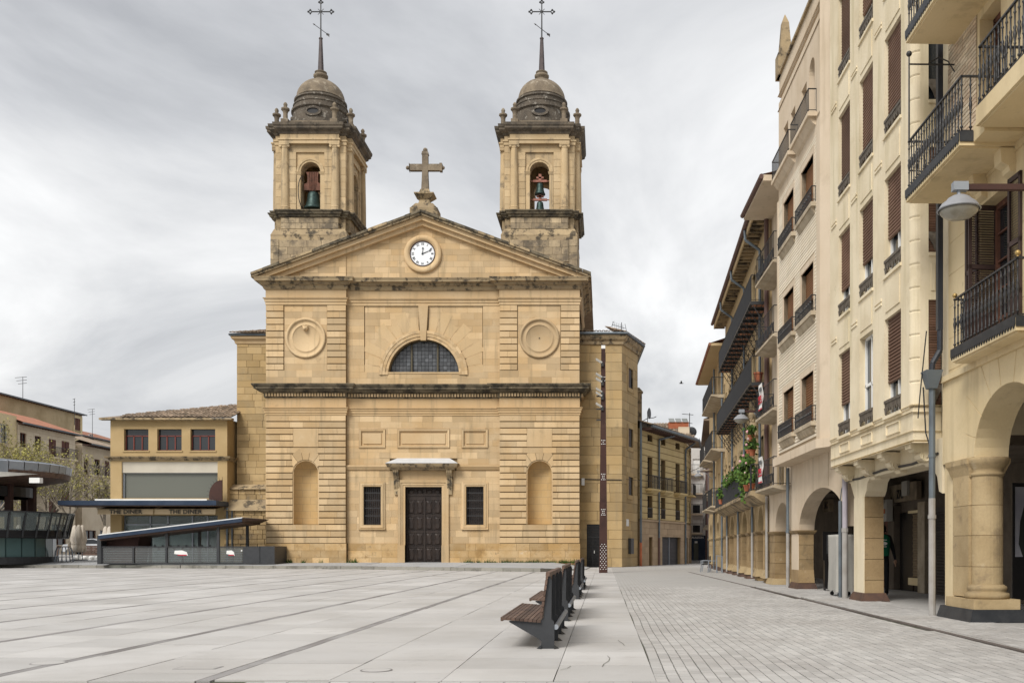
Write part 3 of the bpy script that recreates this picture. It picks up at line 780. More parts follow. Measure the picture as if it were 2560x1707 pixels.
belt('upper_architrave', [(0, zub), (.04, zub), (.04, zub+.2), (.09, zub+.22), (.09, zub+.34), (.17, zv1-.05), (.19, zv1), (0, zv1)], m_stone)
MB().sweep([(0, zv1), (.02, zv1), (.02, zv2+.06), (0, zv2+.06)], pth).build('upper_frieze', m_stone, church)
belt('upper_cornice', [(0, zv2), (.1, zv2), (.16, zv2+.1), (.2, zv2+.26), (.34, zv2+.32), (.36, zv2+.42), (.62, zv2+.5), (.62, zv2+.6), (.68, zv2+.74), (.66, zv3+.02), (0, zv3+.1)], m_weath)
MB().sweep([(.6, zv3-.1), (.74, zv3-.02), (.84, zv3+.2), (.8, zv3+.3), (0, zv3+.34)], [(11.07, -.0), (11.07, 9)]).build('side_cornice', m_weath, church)
# raking cornice, stone by stone on the top layer
sl = (zapex - ztip)/11.9
top = lambda x, o: zapex - sl*abs(x) - o
for (o0, o1, out_, nm_) in ((.34, .62, .48, 'raking_bed'), (.62, .92, .22, 'raking_moulding')):
    xe = 11.07 + out_ - .1
    MB().prism([(-xe, top(xe, o0)), (0, top(0, o0)), (xe, top(xe, o0)), (xe, top(xe, o1)), (0, top(0, o1)), (-xe, top(xe, o1))], -out_, 1.15).build(nm_, m_stone, church)
for s in (-1, 1):
    x_ = 0
    while x_ < 11.85:
        e = min(x_ + random.uniform(1.0, 1.5), 11.9); e = 11.9 if 11.9 - e < .5 else e
        for (o0, o1, out_) in ((0, .17, .80), (.18, .335, .70)):
            q = random.uniform(-.012, .012); a, b = (x_+.012, e-.012)
            if o0: a = max(0.012, a - .35); b = b - .35 if b < 11.8 else b
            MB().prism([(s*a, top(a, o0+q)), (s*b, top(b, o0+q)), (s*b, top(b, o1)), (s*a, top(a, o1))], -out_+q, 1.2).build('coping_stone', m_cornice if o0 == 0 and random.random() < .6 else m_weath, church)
        x_ = e
# tympanum
zt0 = zv3 + .03
tri = [(sl, 1, zapex-.86), (-sl, 1, zapex-.86)]
for (a, b, y) in ((-11.2, BL[1], .04), (BL[1], BR[0], .1), (BR[0], 11.2, .04)):
    blocks(courses(a, b, zsteps(zt0, zt0+.42*9, .42), .7, 1.5, .009), y, (), .08, .012, tri)
# clock
ck = (0, Z(635)); cr0, cr1 = .87, 1.33
rm = MB().lathe([(cr0-.01, .06), (cr0+.02, -.10), (1.0, -.11), (1.02, -.15), (1.22, -.15), (1.3, -.11), (cr1, -.06), (cr1, .1)], 0, 0, 48, caps=False)
rm.v = [(x, z+.03, ck[1]+y) for x, y, z in rm.v]; clock = rm.build('clock', m_stone, church, True)
fc = MB().lathe([(cr0, -.02), (cr0, -.085)], 0, 0, 40); fc.v = [(x, z+.03, ck[1]+y) for x, y, z in fc.v]; fc.build('clock_face', mk('clock_enamel', (.82,.83,.85), .35, 0, (.78,.79,.81), 2, .2, 0, 0), clock)
br_ = MB().lathe([(cr0-.03, -.08), (cr0-.02, -.135), (cr0+.03, -.135), (cr0+.03, -.04)], 0, 0, 40, caps=False); br_.v = [(x, z+.03, ck[1]+y) for x, y, z in br_.v]; br_.build('rim', m_corten, clock)
m_ink = mk('clock_black', (.02,.03,.035), .5)
def chand(L1, w, ang, tip):
    h_ = MB(); d = (math.sin(ang), math.cos(ang)); n2 = (d[1], -d[0])
    P_ = lambda l, o: (d[0]*l+n2[0]*o, ck[1]+d[1]*l+n2[1]*o)
    h_.prism([P_(-.08, -w), P_(-.08, w), P_(L1*.72, w*.5), P_(L1*.72, tip), P_(L1*.8, tip*.5), P_(L1, 0), P_(L1*.8, -tip*.5), P_(L1*.72, -tip), P_(L1*.72, -w*.5)], -.095, -.08)
    h_.build('hand', m_ink, clock)
chand(.48, .028, R(4), .09); chand(.72, .028, R(67), .07)
hb = MB().lathe([(.06, 0), (.06, .03)], 0, 0, 12); hb.v = [(x, -.075-z, ck[1]+y) for x, y, z in hb.v]; hb.build('hub', m_ink, clock)
for i, tx in enumerate(['XII', 'I', 'II', 'III', 'IIII', 'V', 'VI', 'VII', 'VIII', 'IX', 'X', 'XI']):
    a = R(30*i); text('numeral', tx, m_ink, clock, (.68*math.sin(a), -.06, ck[1]+.68*math.cos(a)), .225, (R(90), a, 0), sx=.8 if len(tx) > 2 else 1, bold=.006)
mt = MB()
for i in range(60): a = R(6*i); mt.prism([(r_*math.sin(a+o), ck[1]+r_*math.cos(a+o)) for r_, o in ((.80, -.008), (.84, -.008), (.84, .008), (.80, .008))], -.062, -.05)
stuff(mt.build('minute_marks', m_ink, clock))
# stone cross on the apex
def zc(v): return H + (PV - v)/34.9
cm = MB(); y0 = 1.0
cm.frus(-1.0, 1.0, y0-.7, y0+.7, zapex-.9, -.98, .98, y0-.7, y0+.7, zc(527)).frus(-.95, .95, y0-.66, y0+.66, zc(527), -.62, .62, y0-.5, y0+.5, zc(514))
cm.frus(-.45, .45, y0-.4, y0+.4, zc(514), -.34, .34, y0-.3, y0+.3, zc(503)).frus(-.34, .34, y0-.3, y0+.3, zc(503), -.68, .68, y0-.62, y0+.62, zc(491)).box(-.7, .7, y0-.64, y0+.64, zc(491), zc(488))
cm.frus(-.42, .42, y0-.38, y0+.38, zc(488), -.3, .3, y0-.28, y0+.28, zc(476))
ped = cm.build('cross_pedestal', m_weath, church)
cr2 = MB().frus(-.26, .26, y0-.2, y0+.2, zc(476), -.2, .2, y0-.17, y0+.17, zc(430)).box(-.21, .21, y0-.17, y0+.17, zc(430), zc(388)).frus(-.25, .25, y0-.2, y0+.2, zc(388), -.2, .2, y0-.17, y0+.17, zc(380)).ball((0, y0, zc(376)), .17, 8, 6)
cr2.box(-1.08, 1.08, y0-.16, y0+.16, zc(428), zc(412))
for s in (-1, 1): cr2.frus(s*1.08-.04, s*1.08+.1*s+.04, y0-.2, y0+.2, zc(429.5), s*1.08-.04, s*1.08+.1*s+.04, y0-.2, y0+.2, zc(410)); cr2.ball((s*1.26, y0, zc(420)), .14, 8, 6)
cr2.build('stone_cross', m_dome, ped)

# ------------------------------------------------------------------ towers
ZT = lambda v: H + (PV - v)/35.0
ZA = lambda v: H + (PV - v)/33.75
def plan(h, b, p):
    base = [(-h, -h), (-b, -h), (-b, -h-p), (b, -h-p), (b, -h)]
    o = []
    for k in range(4):
        for x_, y_ in base:
            for _ in range(k): x_, y_ = -y_, x_
            o.append((x_, y_))
    return o
def rot4(mb_fn, k):
    m = mb_fn()
    for _ in range(k): m.v = [(-y_, x_, z_) for x_, y_, z_ in m.v]
    return m
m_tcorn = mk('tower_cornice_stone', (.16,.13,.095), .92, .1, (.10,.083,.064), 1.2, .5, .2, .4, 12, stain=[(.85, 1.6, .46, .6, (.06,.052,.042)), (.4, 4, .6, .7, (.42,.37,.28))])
def tower(tx, left):
    frame(CX+tx, CY+3.4)
    h, b, p = 2.5, 2.08, .3
    zb1, zb2, zb3, zb4 = ZT(592), ZT(575), ZT(545), ZT(528)
    zsp, zcap, zen, ztop = ZT(429), ZT(363), ZT(338), ZT(312)
    t = MB().box(-2.72, 2.72, -2.95, 2.72, 18, zb1)
    t.frus(-2.74, 2.74, -2.97, 2.74, zb1, -2.52, 2.52, -2.8, 2.52, zb2)
    t.prism(plan(h-.02, b, .24), zb2-.02, zb3+.02, 'z')
    t.prism(plan(h-.02, b, .28), zb3, zb4-.02, 'z')
    body = t.build('bell_tower', m_weath, church)
    # base stones proud of the block
    tb = MB(); veneer(tb, courses(-2.1, 2.1, zsteps(zb1-1.9, zb1-.35, .5), .6, 1.2, .02), -2.99, (), .06, .015); veneer(tb, courses(-2.05, 2.05, zsteps(zb2+.03, zb3-.02, .42), .7, 1.3, .02), -h-.27, (), .05, .015)
    veneer(tb, courses(-2.72, -2.12, zsteps(18.5, zb1-.3, .5), .59, .6, .02), -2.99, (), .06, .015); veneer(tb, courses(2.12, 2.72, zsteps(18.5, zb1-.3, .5), .59, .6, .02), -2.99, (), .06, .015)
    stuff(tb.build('base_stones', m_tbase, body))
    MB().sweep([(0, zb3), (.1, zb3+.02), (.14, zb3+.14), (.24, zb3+.2), (.26, zb3+.3), (.34, zb4-.12), (.34, zb4-.04), (0, zb4+.02)], plan(h, b, .28), True).build('base_cornice', m_cornice, body)
    ow = .70; wt = .8
    for k in range(4):
        def side():
            m = MB(); x0 = -h if k % 2 == 0 else -h+wt
            grid_wall(m, x0, -x0, zb4-.03, zcap, -h, -h+wt, [('a', 0, ow, ow, zb4-.02, zsp)]); return m
        rot4(side, k).build('wall', m_tower, body)
        def layer():
            m = MB()
            veneer(m, courses(-b+.02, -1.0, zsteps(zb4, ZT(381), .5), 1.2, 1.4, .02) + courses(1.0, b-.02, zsteps(zb4, ZT(381), .5), 1.2, 1.4, .02), -h-.12, (), .14, .012)
            m.box(-b+.02, b-.02, -h-.12, -h+.02, ZT(381), zcap-.02); return m
        stuff(rot4(layer, k).build('bay_stones', m_tower, body))
        def corner():
            m = MB(); veneer(m, courses(-h, -b-.02, zsteps(zb4, zcap, .5), .4, .5, .02) + courses(b+.02, h, zsteps(zb4, zcap, .5), .4, .5, .02), -h, (), .03, .006); m.v = [(x_, y_-.012, z_) for x_, y_, z_ in m.v]; return m
        stuff(rot4(corner, k).build('corner_stones', m_tower, body))
        def arch():
            m = MB()
            for i in range(18):
                t0, t1 = math.pi*i/18, math.pi*(i+1)/18
                for r0, r1, y in ((ow, ow+.14, -h-.07), (ow+.14, ow+.29, -h-.11)):
                    m.prism([(r0*math.cos(t0), zsp+r0*math.sin(t0)), (r1*math.cos(t0), zsp+r1*math.sin(t0)), (r1*math.cos(t1), zsp+r1*math.sin(t1)), (r0*math.cos(t1), zsp+r0*math.sin(t1))], y, -h+.05)
            for s in (-1, 1):
                a_, b_ = sorted((s*ow, s*(ow+.29))); m.box(a_, b_, -h-.06, -h+.02, zb4, zsp-.2); m.frus(a_-.02, b_+.02, -h-.08, -h+.02, zsp-.2, a_-.09, b_+.06, -h-.15, -h+.4, zsp-.02)
            return m
        rot4(arch, k).build('arch_moulding', m_tower, body)
        for s in (-1, 1):
            def colm():
                m = MB(); cx_, cy_ = s*1.79, -h-.12
                m.lathe([(.36, zb4), (.36, zb4+.14), (.33, zb4+.16), (.35, zb4+.24), (.30, zb4+.30), (.295, zb4+1.6), (.25, zcap-.28), (.28, zcap-.26), (.28, zcap-.2), (.26, zcap-.18)], cx_, cy_, 16)
                m.box(cx_-.36, cx_+.36, cy_-.28, cy_+.2, zcap-.08, zcap)
                for q in (-1, 1): m.tube((cx_+q*.29, cy_-.26, zcap-.15), (cx_+q*.29, cy_+.2, zcap-.15), .095, .095, 8)
                m.box(cx_-.29, cx_+.29, cy_-.24, cy_+.2, zcap-.16, zcap-.07); return m
            rot4(colm, k).build('column', m_tower, body, False)
    MB().prism(plan(h+.01, b+.02, p+.02), zcap, zen, 'z').build('entablature', m_tower, body)
    MB().sweep([(0, zcap), (.06, zcap+.02), (.06, zcap+.24), (.12, zcap+.26), (.12, zcap+.36), (.02, zcap+.37)], plan(h+.01, b+.02, p+.02), True).build('architrave', m_tower, body)
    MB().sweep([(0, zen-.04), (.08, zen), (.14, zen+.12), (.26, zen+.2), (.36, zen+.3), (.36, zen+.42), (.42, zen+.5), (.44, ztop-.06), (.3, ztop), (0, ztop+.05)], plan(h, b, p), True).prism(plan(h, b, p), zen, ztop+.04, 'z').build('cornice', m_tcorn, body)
    MB().prism(plan(2.3, 1.9, .3), ztop-.02, ztop+.3, 'z').build('blocking_course', m_dome, body)
    dz = ztop + .25
    dr_ = MB().lathe([(2.15, dz), (2.15, 32.35), (1.97, 32.4), (1.97, 33.2), (2.1, 33.3), (2.1, 33.44), (1.93, 33.47), (1.93, 33.72), (1.98, 33.75), (1.98, 33.83), (1.80, 33.86), (1.80, 34.1), (1.90, 34.16), (1.90, 34.28), (1.72, 34.34), (1.70, 34.5)], 0, 0, 40)
    dro = dr_.build('drum', m_drum, body)
    dp = [(1.74*math.cos(t), 34.45 + 1.5*math.sin(t)) for t in [R(88*i/14) for i in range(13)]]
    MB().lathe([(1.76, 34.42)] + dp + [(.52, 35.85), (.42, 35.95), (.38, 36.05), (.44, 36.12), (.53, 36.2), (.53, 36.32), (.42, 36.38), (.36, 36.46), (.44, 36.5), (.44, 36.56), (.3, 36.62)], 0, 0, 40).build('dome', m_dome, body, True)
    for k in range(4):
        def ocu():
            m = MB()
            for i in range(20):
                t0, t1 = 2*math.pi*i/20, 2*math.pi*(i+1)/20
                m.prism([(.42*math.cos(t0), 32.85+.2*math.sin(t0)), (.62*math.cos(t0), 32.85+.36*math.sin(t0)), (.62*math.cos(t1), 32.85+.36*math.sin(t1)), (.42*math.cos(t1), 32.85+.2*math.sin(t1))], -2.06, -1.8)
            return m
        rot4(ocu, k).build('oculus_rim', m_drum, dro)
        rot4(lambda: MB().prism([(.44*math.cos(2*math.pi*i/20), 32.85+.22*math.sin(2*math.pi*i/20)) for i in range(20)], -1.995, -1.9), k).build('oculus_opening', m_black, dro)
    spz = ZA(99)
    sp_ = MB()
    for i in range(6):
        pass
    sp_.lathe([(.23, 36.5), (.12, spz), (.15, spz+.02), (.15, spz+.1), (.05, spz+.14)], 0, 0, 6); sp_ = sp_.build('spire', m_spire, body)
    cz_ = ZA(30); zt_ = ZA(3); q = MB().tube((0,0,spz), (0,0,zt_-.1), .055, .042, 6).tube((-.7,0,cz_), (.7,0,cz_), .042, .042, 6)
    for (ex, ez) in ((-.78, 0), (.78, 0), (0, zt_-cz_-.1)):
        for (ax, az) in ((0,0),):
            pts = [(ex+.1*math.cos(2*math.pi*i/8), 0, cz_+ez+.1*math.sin(2*math.pi*i/8)) for i in range(9)]; q.path(pts, .04, 5)
        dxx, dzz = (math.copysign(1, ex), 0) if ex else (0, 1)
        for s in (-1, 1): q.ball((ex-.0*dxx+s*.13*dzz, 0, cz_+ez+s*.13*abs(dxx)), .075, 6, 5)
        q.ball((ex+.15*dxx, 0, cz_+ez+.15*dzz), .075, 6, 5)
    for a in (45, 135, 225, 315): q.tube((0,0,cz_), (.3*math.cos(R(a)),0,cz_+.3*math.sin(R(a))), .03, .018, 5)
    vz = ZA(75); va = R(35); vd = (math.cos(va)*.75, .25, -.5)
    q.tube((-.48,-.1,vz+.36), (.5,.1,vz-.30), .024, .024, 5)
    q.add([(-.58,-.1,vz+.44),(-.38,-.1,vz+.36),(-.47,-.1,vz+.26)], [(0,1,2)]).add([(.4,.1,vz-.18),(.62,.1,vz-.26),(.6,.1,vz-.5),(.5,.1,vz-.4),(.36,.1,vz-.34)], [(0,1,2,3,4)])
    q.build('weather_cross', m_iron, sp_)
    for k in range(4):
        for s in (-1, 1):
            x_, y_ = s*1.75, -h-.18
            for _ in range(k): x_, y_ = -y_, x_
            u = MB().box(x_-.26, x_+.26, y_-.26, y_+.26, ztop, ztop+.3)
            u.lathe([(.2, ztop+.3), (.17, ztop+.4), (.16, ztop+.75), (.2, ztop+.9), (.3, ztop+1.0), (.3, ztop+1.1), (.22, ztop+1.15), (.1, ztop+1.2), (.12, ztop+1.26), (.15, ztop+1.38), (.1, ztop+1.5), (.03, ztop+1.56)], x_, y_, 12)
            u.build('urn', m_dome, body)
    return body
tower(-8.18, True); tower(8.19, False)
def bell(x_, y_, z0, r, hh, label, yoke_m, yw, yh, kind):
    b_ = thing('church_bell', label, 'bell', (x_, y_, z0), 'bells in the church towers')
    pr = [(r*.95, z0+.0), (r, z0), (r*.97, z0+.1*hh), (r*.82, z0+.22*hh), (r*.7, z0+.45*hh), (r*.62, z0+.75*hh), (r*.56, z0+.9*hh), (r*.35, z0+.98*hh), (.05, z0+hh)]
    MB().lathe(pr, x_, y_, 24).build('bell_body', m_bronze, b_, True)
    zz_ = z0+hh; y2 = MB()
    if kind:
        y2.prism([(x_-yw, zz_+.05), (x_+yw, zz_+.05), (x_+yw, zz_+yh*.35), (x_+yw*.62, zz_+yh*.45), (x_+yw*.62, zz_+yh*.85), (x_+yw*.8, zz_+yh), (x_-yw*.8, zz_+yh), (x_-yw*.62, zz_+yh*.85), (x_-yw*.62, zz_+yh*.45), (x_-yw, zz_+yh*.35)], y_-.2, y_+.2)
        for i in range(5): y2.tube((x_-.2+.1*i, y_-.23, zz_-.02), (x_-.24+.12*i, y_-.23, zz_+yh), .02, .02, 5)
        wh = MB(); pts = [(x_-yw-.06, y_-.25+.0*i, zz_-.2+1.05*math.sin(2*math.pi*i/24)) for i in range(25)]
        pts = [(x_-yw-.02-.25*abs(math.cos(2*math.pi*i/24)) , y_-.3+.75*math.cos(2*math.pi*i/24)*.5, zz_-.15+1.15*math.sin(2*math.pi*i/24)) for i in range(25)]
        wh.path(pts, .03, 5).build('bell_wheel', m_iron, b_)
    else:
        y2.box(x_-yw, x_+yw, y_-.07, y_+.07, zz_+.05, zz_+.2).box(x_-.1, x_+.1, y_-.07, y_+.07, zz_+.2, zz_+yh).box(x_-.26, x_+.26, y_-.07, y_+.07, zz_+.3, zz_+.42)
        y2.tube((x_-.8, y_, zz_+.12), (x_+.8, y_, zz_+.12), .04, .04, 6)
    y2.build('yoke', yoke_m, b_)
frame(CX, CY)
bell(-8.1, 3.4-2.1, ZT(519), .66, 1.3, 'large green bronze bell under a brown wooden yoke in the left tower', m_yoke, .62, 1.35, 1)
bell(8.2, 3.4-2.1, ZT(481), .38, .85, 'upper of the two small green bells in the right tower', m_yoke2, .5, .62, 0)
bell(8.2, 3.4-2.1, ZT(526), .38, .8, 'lower of the two small green bells in the right tower', m_yoke2, .5, .55, 0)
stuff(rest_blocks.build('wall_stones', m_stone, church)); stuff(fan_stones.build('arch_fan_stones', m_fan, church))
# ================================================================== buildings beside the church
def at(u, v, Y): return ((u-PU)/FPX*Y, H + (PV-v)/FPX*Y)      # plane Y -> (X, Z)
def face(p0, p1):                                             # frame along a wall, x to the right as seen from outside, y inwards
    d = (p1[0]-p0[0], p1[1]-p0[1]); frame(p0[0], p0[1], 0, math.atan2(d[1], d[0])); return math.hypot(*d)
def stones(parent, rects, y, holes, mat, name='stone_block', back=.08, jit=.012, cap=300, cnt=None):
    cnt = cnt if cnt is not None else [0]; r_ = MB()
    for r in rects:
        for p in cut(r, holes):
            yy = y - random.uniform(0, jit)
            if len(p) == 4 and cnt[0] < cap and p[1][0]-p[0][0] > .25: bx(name, mat, parent, p[0][0], p[1][0], yy, y+back, p[0][1], p[2][1]); cnt[0] += 1
            else: r_.prism(p, yy, y+back)
    if r_.v: stuff(r_.build('small_stones', mat, parent))
_tm = {}
def tile_mesh(mat, r=.11, l=.46):
    k = (mat.name, r, l)
    if k not in _tm:
        m = MB(); n = 5; vs = []
        for (yy, rr, zz) in ((0, r, .03), (l, r*.8, .0)):
            for i in range(n+1):
                a = math.pi*i/n; vs.append((rr*math.cos(a), yy, zz + rr*.75*math.sin(a)))
        fs = [(i, i+1, n+2+i, n+1+i) for i in range(n)]
        vs += [(x_, y_, z_-.02) for x_, y_, z_ in vs[:n+1]]; fs += [(i+1, i, 2*n+2+i, 2*n+3+i) for i in range(n)]
        m.add(vs, fs); _tm[k] = mesh_of(m, mat)
    return _tm[k]
def tiles(parent, quad_fn, x0, x1, sp, mat, rise, run_, step=.4, cap=300, cnt=None, x_len=None, zb=0, yb=0, name='roof_tile'):
    # tiles in columns along y (up-slope): x_len(x) -> up-slope length at x
    cnt = cnt if cnt is not None else [0]
    ang = math.atan2(rise, run_); me = tile_mesh(mat); extra = MB()
    x_ = x0 + sp/2
    while x_ < x1:
        L_ = x_len(x_); s = 0
        while s < L_ - .1:
            y_, z_ = yb + s*math.cos(ang), zb + s*math.sin(ang)
            jx, jr = random.gauss(0, .012), random.gauss(0, .03)
            if cnt[0] < cap: inst(name, me, parent, (x_+jx, y_, z_+random.uniform(0,.012)), (ang, 0, jr), (sp/.24, 1, 1)); cnt[0] += 1
            else:
                Mx = Matrix.Translation((x_+jx, y_, z_)) @ Matrix.Rotation(ang, 4, 'X') @ Matrix.Diagonal((sp/.24, 1, 1, 1))
                extra.add([tuple(Mx @ v.co) for v in me.vertices], [tuple(p.vertices) for p in me.polygons])
            s += step
        x_ += sp
    if extra.v: stuff(extra.build('more_tiles', mat, parent))

# ---- round ended annex to the right of the church
frame()
annex = thing('sandstone_annex', 'tall yellow sandstone annex with an angled corner right of the church', 'building', (1, 72, 0))
A0, A1, A2, A3 = (-1.8, 70.9), (1.30, 70.9), (2.57, 74.9), (2.2, 84)
AZ = 16.15
MB().prism([(-1.8, 70.98), (1.26, 70.98), (2.49, 74.94), (2.15, 84), (-1.8, 84)], -.1, AZ+.5, 'z').build('core_wall', m_mortar, annex)
cn = [0]
L_ = face(A0, A1); dr0, dr1 = .55, 1.47
stones(annex, courses(0, L_, zsteps(.0, AZ, .66), .8, 1.6, .02), 0, [('r', dr0, dr1, -1, 3.1)], m_yel, cnt=cn)
do = MB().box(dr0, dr1, .04, .075, 0, 3.1).build('side_door', m_black, annex)
sl_ = MB()
for i in range(26): z_ = .12 + i*.112; sl_.add([(dr0+.05, .03, z_), (dr1-.05, .03, z_), (dr1-.05, 0.0, z_+.08), (dr0+.05, 0.0, z_+.08)], [(0,1,2,3)])
sl_.build('louvres', m_iron, do); MB().box(dr0, dr1, -.02, .03, 2.15, 2.22).box(.98, 1.02, -.02, .03, 0, 2.15).build('door_frame', m_iron, do); MB().box(1.08, 1.12, -.08, .0, 1.0, 1.2).build('handle', m_white, do)
L2 = face(A1, A2)
wz = [(13.25, 14.7), (8.87, 10.24), (5.3, 6.66)]
wh = [('r', 1.55, 2.75, a, b) for a, b in wz]
stones(annex, courses(0, L2, zsteps(.0, AZ, .66), .9, 1.7, .02), 0, wh, m_yel, cnt=cn)
for a, b in wz:
    w = MB()
    for q in ((1.3, 1.55, a-.3, b+.3), (2.75, 3.0, a-.3, b+.3), (1.55, 2.75, b, b+.3), (1.55, 2.75, a-.3, a)): w.box(q[0], q[1], -.06, .3, q[2], q[3])
    w = w.build('window', m_yel, annex)
    MB().box(1.55, 2.75, .05, .075, a, b).build('pane', m_black, w); lv = MB()
    for i in range(9): z_ = a + .06 + i*(b-a-.1)/9; lv.add([(1.55, .045, z_), (2.1, .045, z_), (2.1, -.02, z_+.09), (1.55, -.02, z_+.09)], [(0,1,2,3)])
    lv.build('louvres', m_pipebr, w)
MB().box(1.05, 1.62, -.05, .0, 3.0, 3.5).build('wall_plate', m_white, annex)
MB().box(1.62, 2.4, -.22, .0, .95, 2.1).build('meter_box', m_iron, annex)
cb = MB(); cb.path([(.2, -.03, 6.3), (1.0, -.03, 5.8), (.55, -.03, 5.6), (.5, -.03, 3.1), (.2, -.03, 2.9)], .02, 4)
frame(); cb2 = MB().path([(-1.7, 70.85, 6.35), (1.3, 70.84, 6.3)], .03, 4).build('cable', m_iron, annex)
sc_ = MB().box(-1.62, -1.4, 70.6, 70.9, 5.9, 6.4).build('wall_lamp', m_white, annex)
ap = [(-1.8, 70.9), A1, A2, A3]
MB().sweep([(0, AZ-.1), (.12, AZ-.06), (.16, AZ+.16), (.3, AZ+.26), (.38, AZ+.42), (.42, AZ+.55), (0, AZ+.6)], ap).build('cornice', m_weath, annex)
MB().sweep([(.36, AZ+.58), (.5, AZ+.56), (.58, AZ+.64), (.56, AZ+.72), (.36, AZ+.74)], ap).build('gutter', m_pipe, annex)
rf = MB().add([(-1.8, 70.4, AZ+.72), (1.5, 70.4, AZ+.72), (3.1, 74.9, AZ+.72), (2.7, 84, AZ+.72), (-1.8, 78, AZ+2.4), (-1.8, 84, AZ+2.4)], [(0,1,4), (1,2,4), (2,3,5,4)]).build('roof', m_tile, annex)
cnt_ = [0]
tiles(rf, None, -1.8, 1.5, .27, m_tile, 1.68, 7.6, cnt=cnt_, x_len=lambda x_: 7.6*(1-(x_+1.8)/3.6)+.2, zb=AZ+.74, yb=70.36)
L2 = face((1.5, 70.4), (3.1, 74.9))
tiles(rf, None, 0, L2, .27, m_tile, 1.4, 4.6, cnt=cnt_, x_len=lambda x_: 1.6, zb=AZ+.74, yb=-.04)
frame()
ant = thing('roof_antenna', 'thin television antenna on the tiled roof of the annex right of the church', 'antenna', (1.3, 72.5, AZ+.9))
MB().path([(1.3, 72.5, AZ+.9), (1.3, 72.5, AZ+1.9)], .025, 5).path([(.6, 72.5, AZ+1.75), (1.6, 72.5, AZ+1.45)], .018, 4).build('mast', m_iron, ant)
am = MB()
for i in range(6): x_ = .65+.15*i; z_ = AZ+1.74-.05*i; am.path([(x_, 72.3, z_-.28), (x_, 72.5, z_), (x_, 72.7, z_+.28)], .012, 4)
am.path([(.75,72.5,AZ+2.0),(.55,72.5,AZ+1.6)], .015, 4).path([(1.55,72.5,AZ+1.8),(1.7,72.5,AZ+1.1)], .015, 4).build('elements', m_iron, ant)
# ---- wing on the left of the church
wing = thing('church_side_wing', 'plain ashlar wing with a tiled eave left of the church front', 'building', (-24, 74, .3))
L_ = face((-27.35, 73), (-23.6, 73))
WZ = at(0, 851, 73)[1]
MB().box(.03, L_, .06, 12, .3, WZ).build('core_wall', m_mortar, wing)
stones(wing, courses(0, L_, zsteps(3.9, WZ, .5), .7, 1.4, .02), 0, (), m_yel, jit=.03)
MB().sweep([(0, WZ-.3), (.1, WZ-.25), (.14, WZ-.05), (.3, WZ+.08), (.36, WZ+.25), (0, WZ+.3)], [(0, 6), (0, 0), (L_, 0)]).build('cornice', m_stone, wing)
MB().sweep([(.3, WZ+.3), (.42, WZ+.28), (.48, WZ+.38), (.3, WZ+.45)], [(0, 6), (0, 0), (L_, 0)]).build('gutter', m_pipe, wing)
rf = MB().add([(-.45, -.45, WZ+.42), (L_, -.45, WZ+.42), (L_, 5, WZ+1.9), (1.5, 5, WZ+1.9), (-.45, 9, WZ+.42)], [(0,1,2,3), (0,3,4)]).build('roof', m_tile, wing)
tiles(rf, None, -.4, L_, .27, m_tile, 1.48, 5.45, x_len=lambda x_: min(5.4, (x_+.5)*2.6), zb=WZ+.45, yb=-.5)
rb = MB()
for z0, z1, y in ((.3, 2.6, -1.2), ):
    pass
old = thing('old_rubble_wall', 'stained rubble wall with sloping stone copings between diner and church', 'wall', (-1, 0, .3)) if False else None
frame(-27.35, 73)
old = thing('old_rubble_wall', 'stained rubble wall with sloping copings squeezed between the diner and the church', 'wall', (1.8, -1, .3))
MB().box(-.3, 3.5, -1.45, .02, .3, 4.1).build('core_wall', m_mortar, old)
stones(old, courses(-.35, 3.5, zsteps(.3, 4.1, .36), .35, .8, .03), -1.5, (), m_rubble, back=.1, jit=.06)
MB().frus(-.35, 3.5, -1.75, 0, 4.1, -.35, 3.5, -.9, 0, 4.95).build('coping', m_weath, old)
stones(old, courses(-.2, 3.5, zsteps(4.95, 5.7, .38), .4, .9, .03), -.8, (), m_rubble, back=.8, jit=.05)
MB().frus(-.3, 3.5, -1.0, 0, 5.7, -.3, 3.5, -.3, 0, 6.1).build('upper_coping', m_weath, old)
MB().tube((-.1, -1.62, .3), (-.1, -1.62, 4.3), .08, .08, 8).tube((.25, -1.6, .3), (.25, -1.6, 4.2), .06, .06, 8).build('downpipe', m_pipe, old)

# ---- diner
m_dinerw = mk('diner_plaster', (.44,.32,.165), .9, 0, (.38,.27,.13), .7, .4, .08, .15, 12, streak=(.3, .55, .8, (.36,.26,.14)))
frame()
DY = 71.6
D = lambda u, v: at(u, v, DY)
diner = thing('diner_building', 'two storey ochre building with a blue canopy and a diner awning', 'building', ((420-PU)/FPX*DY, DY, .3))
frame(D(276, 0)[0], DY); dw = D(568, 0)[0] - D(276, 0)[0]
dxu = lambda u: D(u, 0)[0] - D(276, 0)[0]
dzv = lambda v: D(0, v)[1]
eave = dzv(1046)
tw = [(dxu(310), dxu(371)), (dxu(393), dxu(454)), (dxu(476), dxu(538))]
wz0, wz1 = dzv(1126), dzv(1072)
gx0, gx1 = dxu(304), dxu(544)
hol = [('r', a, b, wz0, wz1) for a, b in tw] + [('r', gx0, gx1, dzv(1245), dzv(1153)), ('r', gx0, gx1, -1, dzv(1288))]
wm = MB(); grid_wall(wm, 0, dw, .3, eave, 0, .4, hol); wm.box(dw-.4, dw, .4, 5.5, .3, eave); wm.box(0, .4, .4, 9, .3, eave); wm.box(.4, dw-.4, 4.9, 5.2, .3, eave); wm.build('wall', m_dinerw, diner)
MB().box(.4, dw-.4, .45, 5, dzv(1250)-.2, dzv(1250)).box(.4, dw-.4, .45, 5, dzv(1140), dzv(1140)+.2).build('floor_slab', m_cloth, diner)
m_rframe = mk('red_window_frame', (.17,.045,.035), .5)
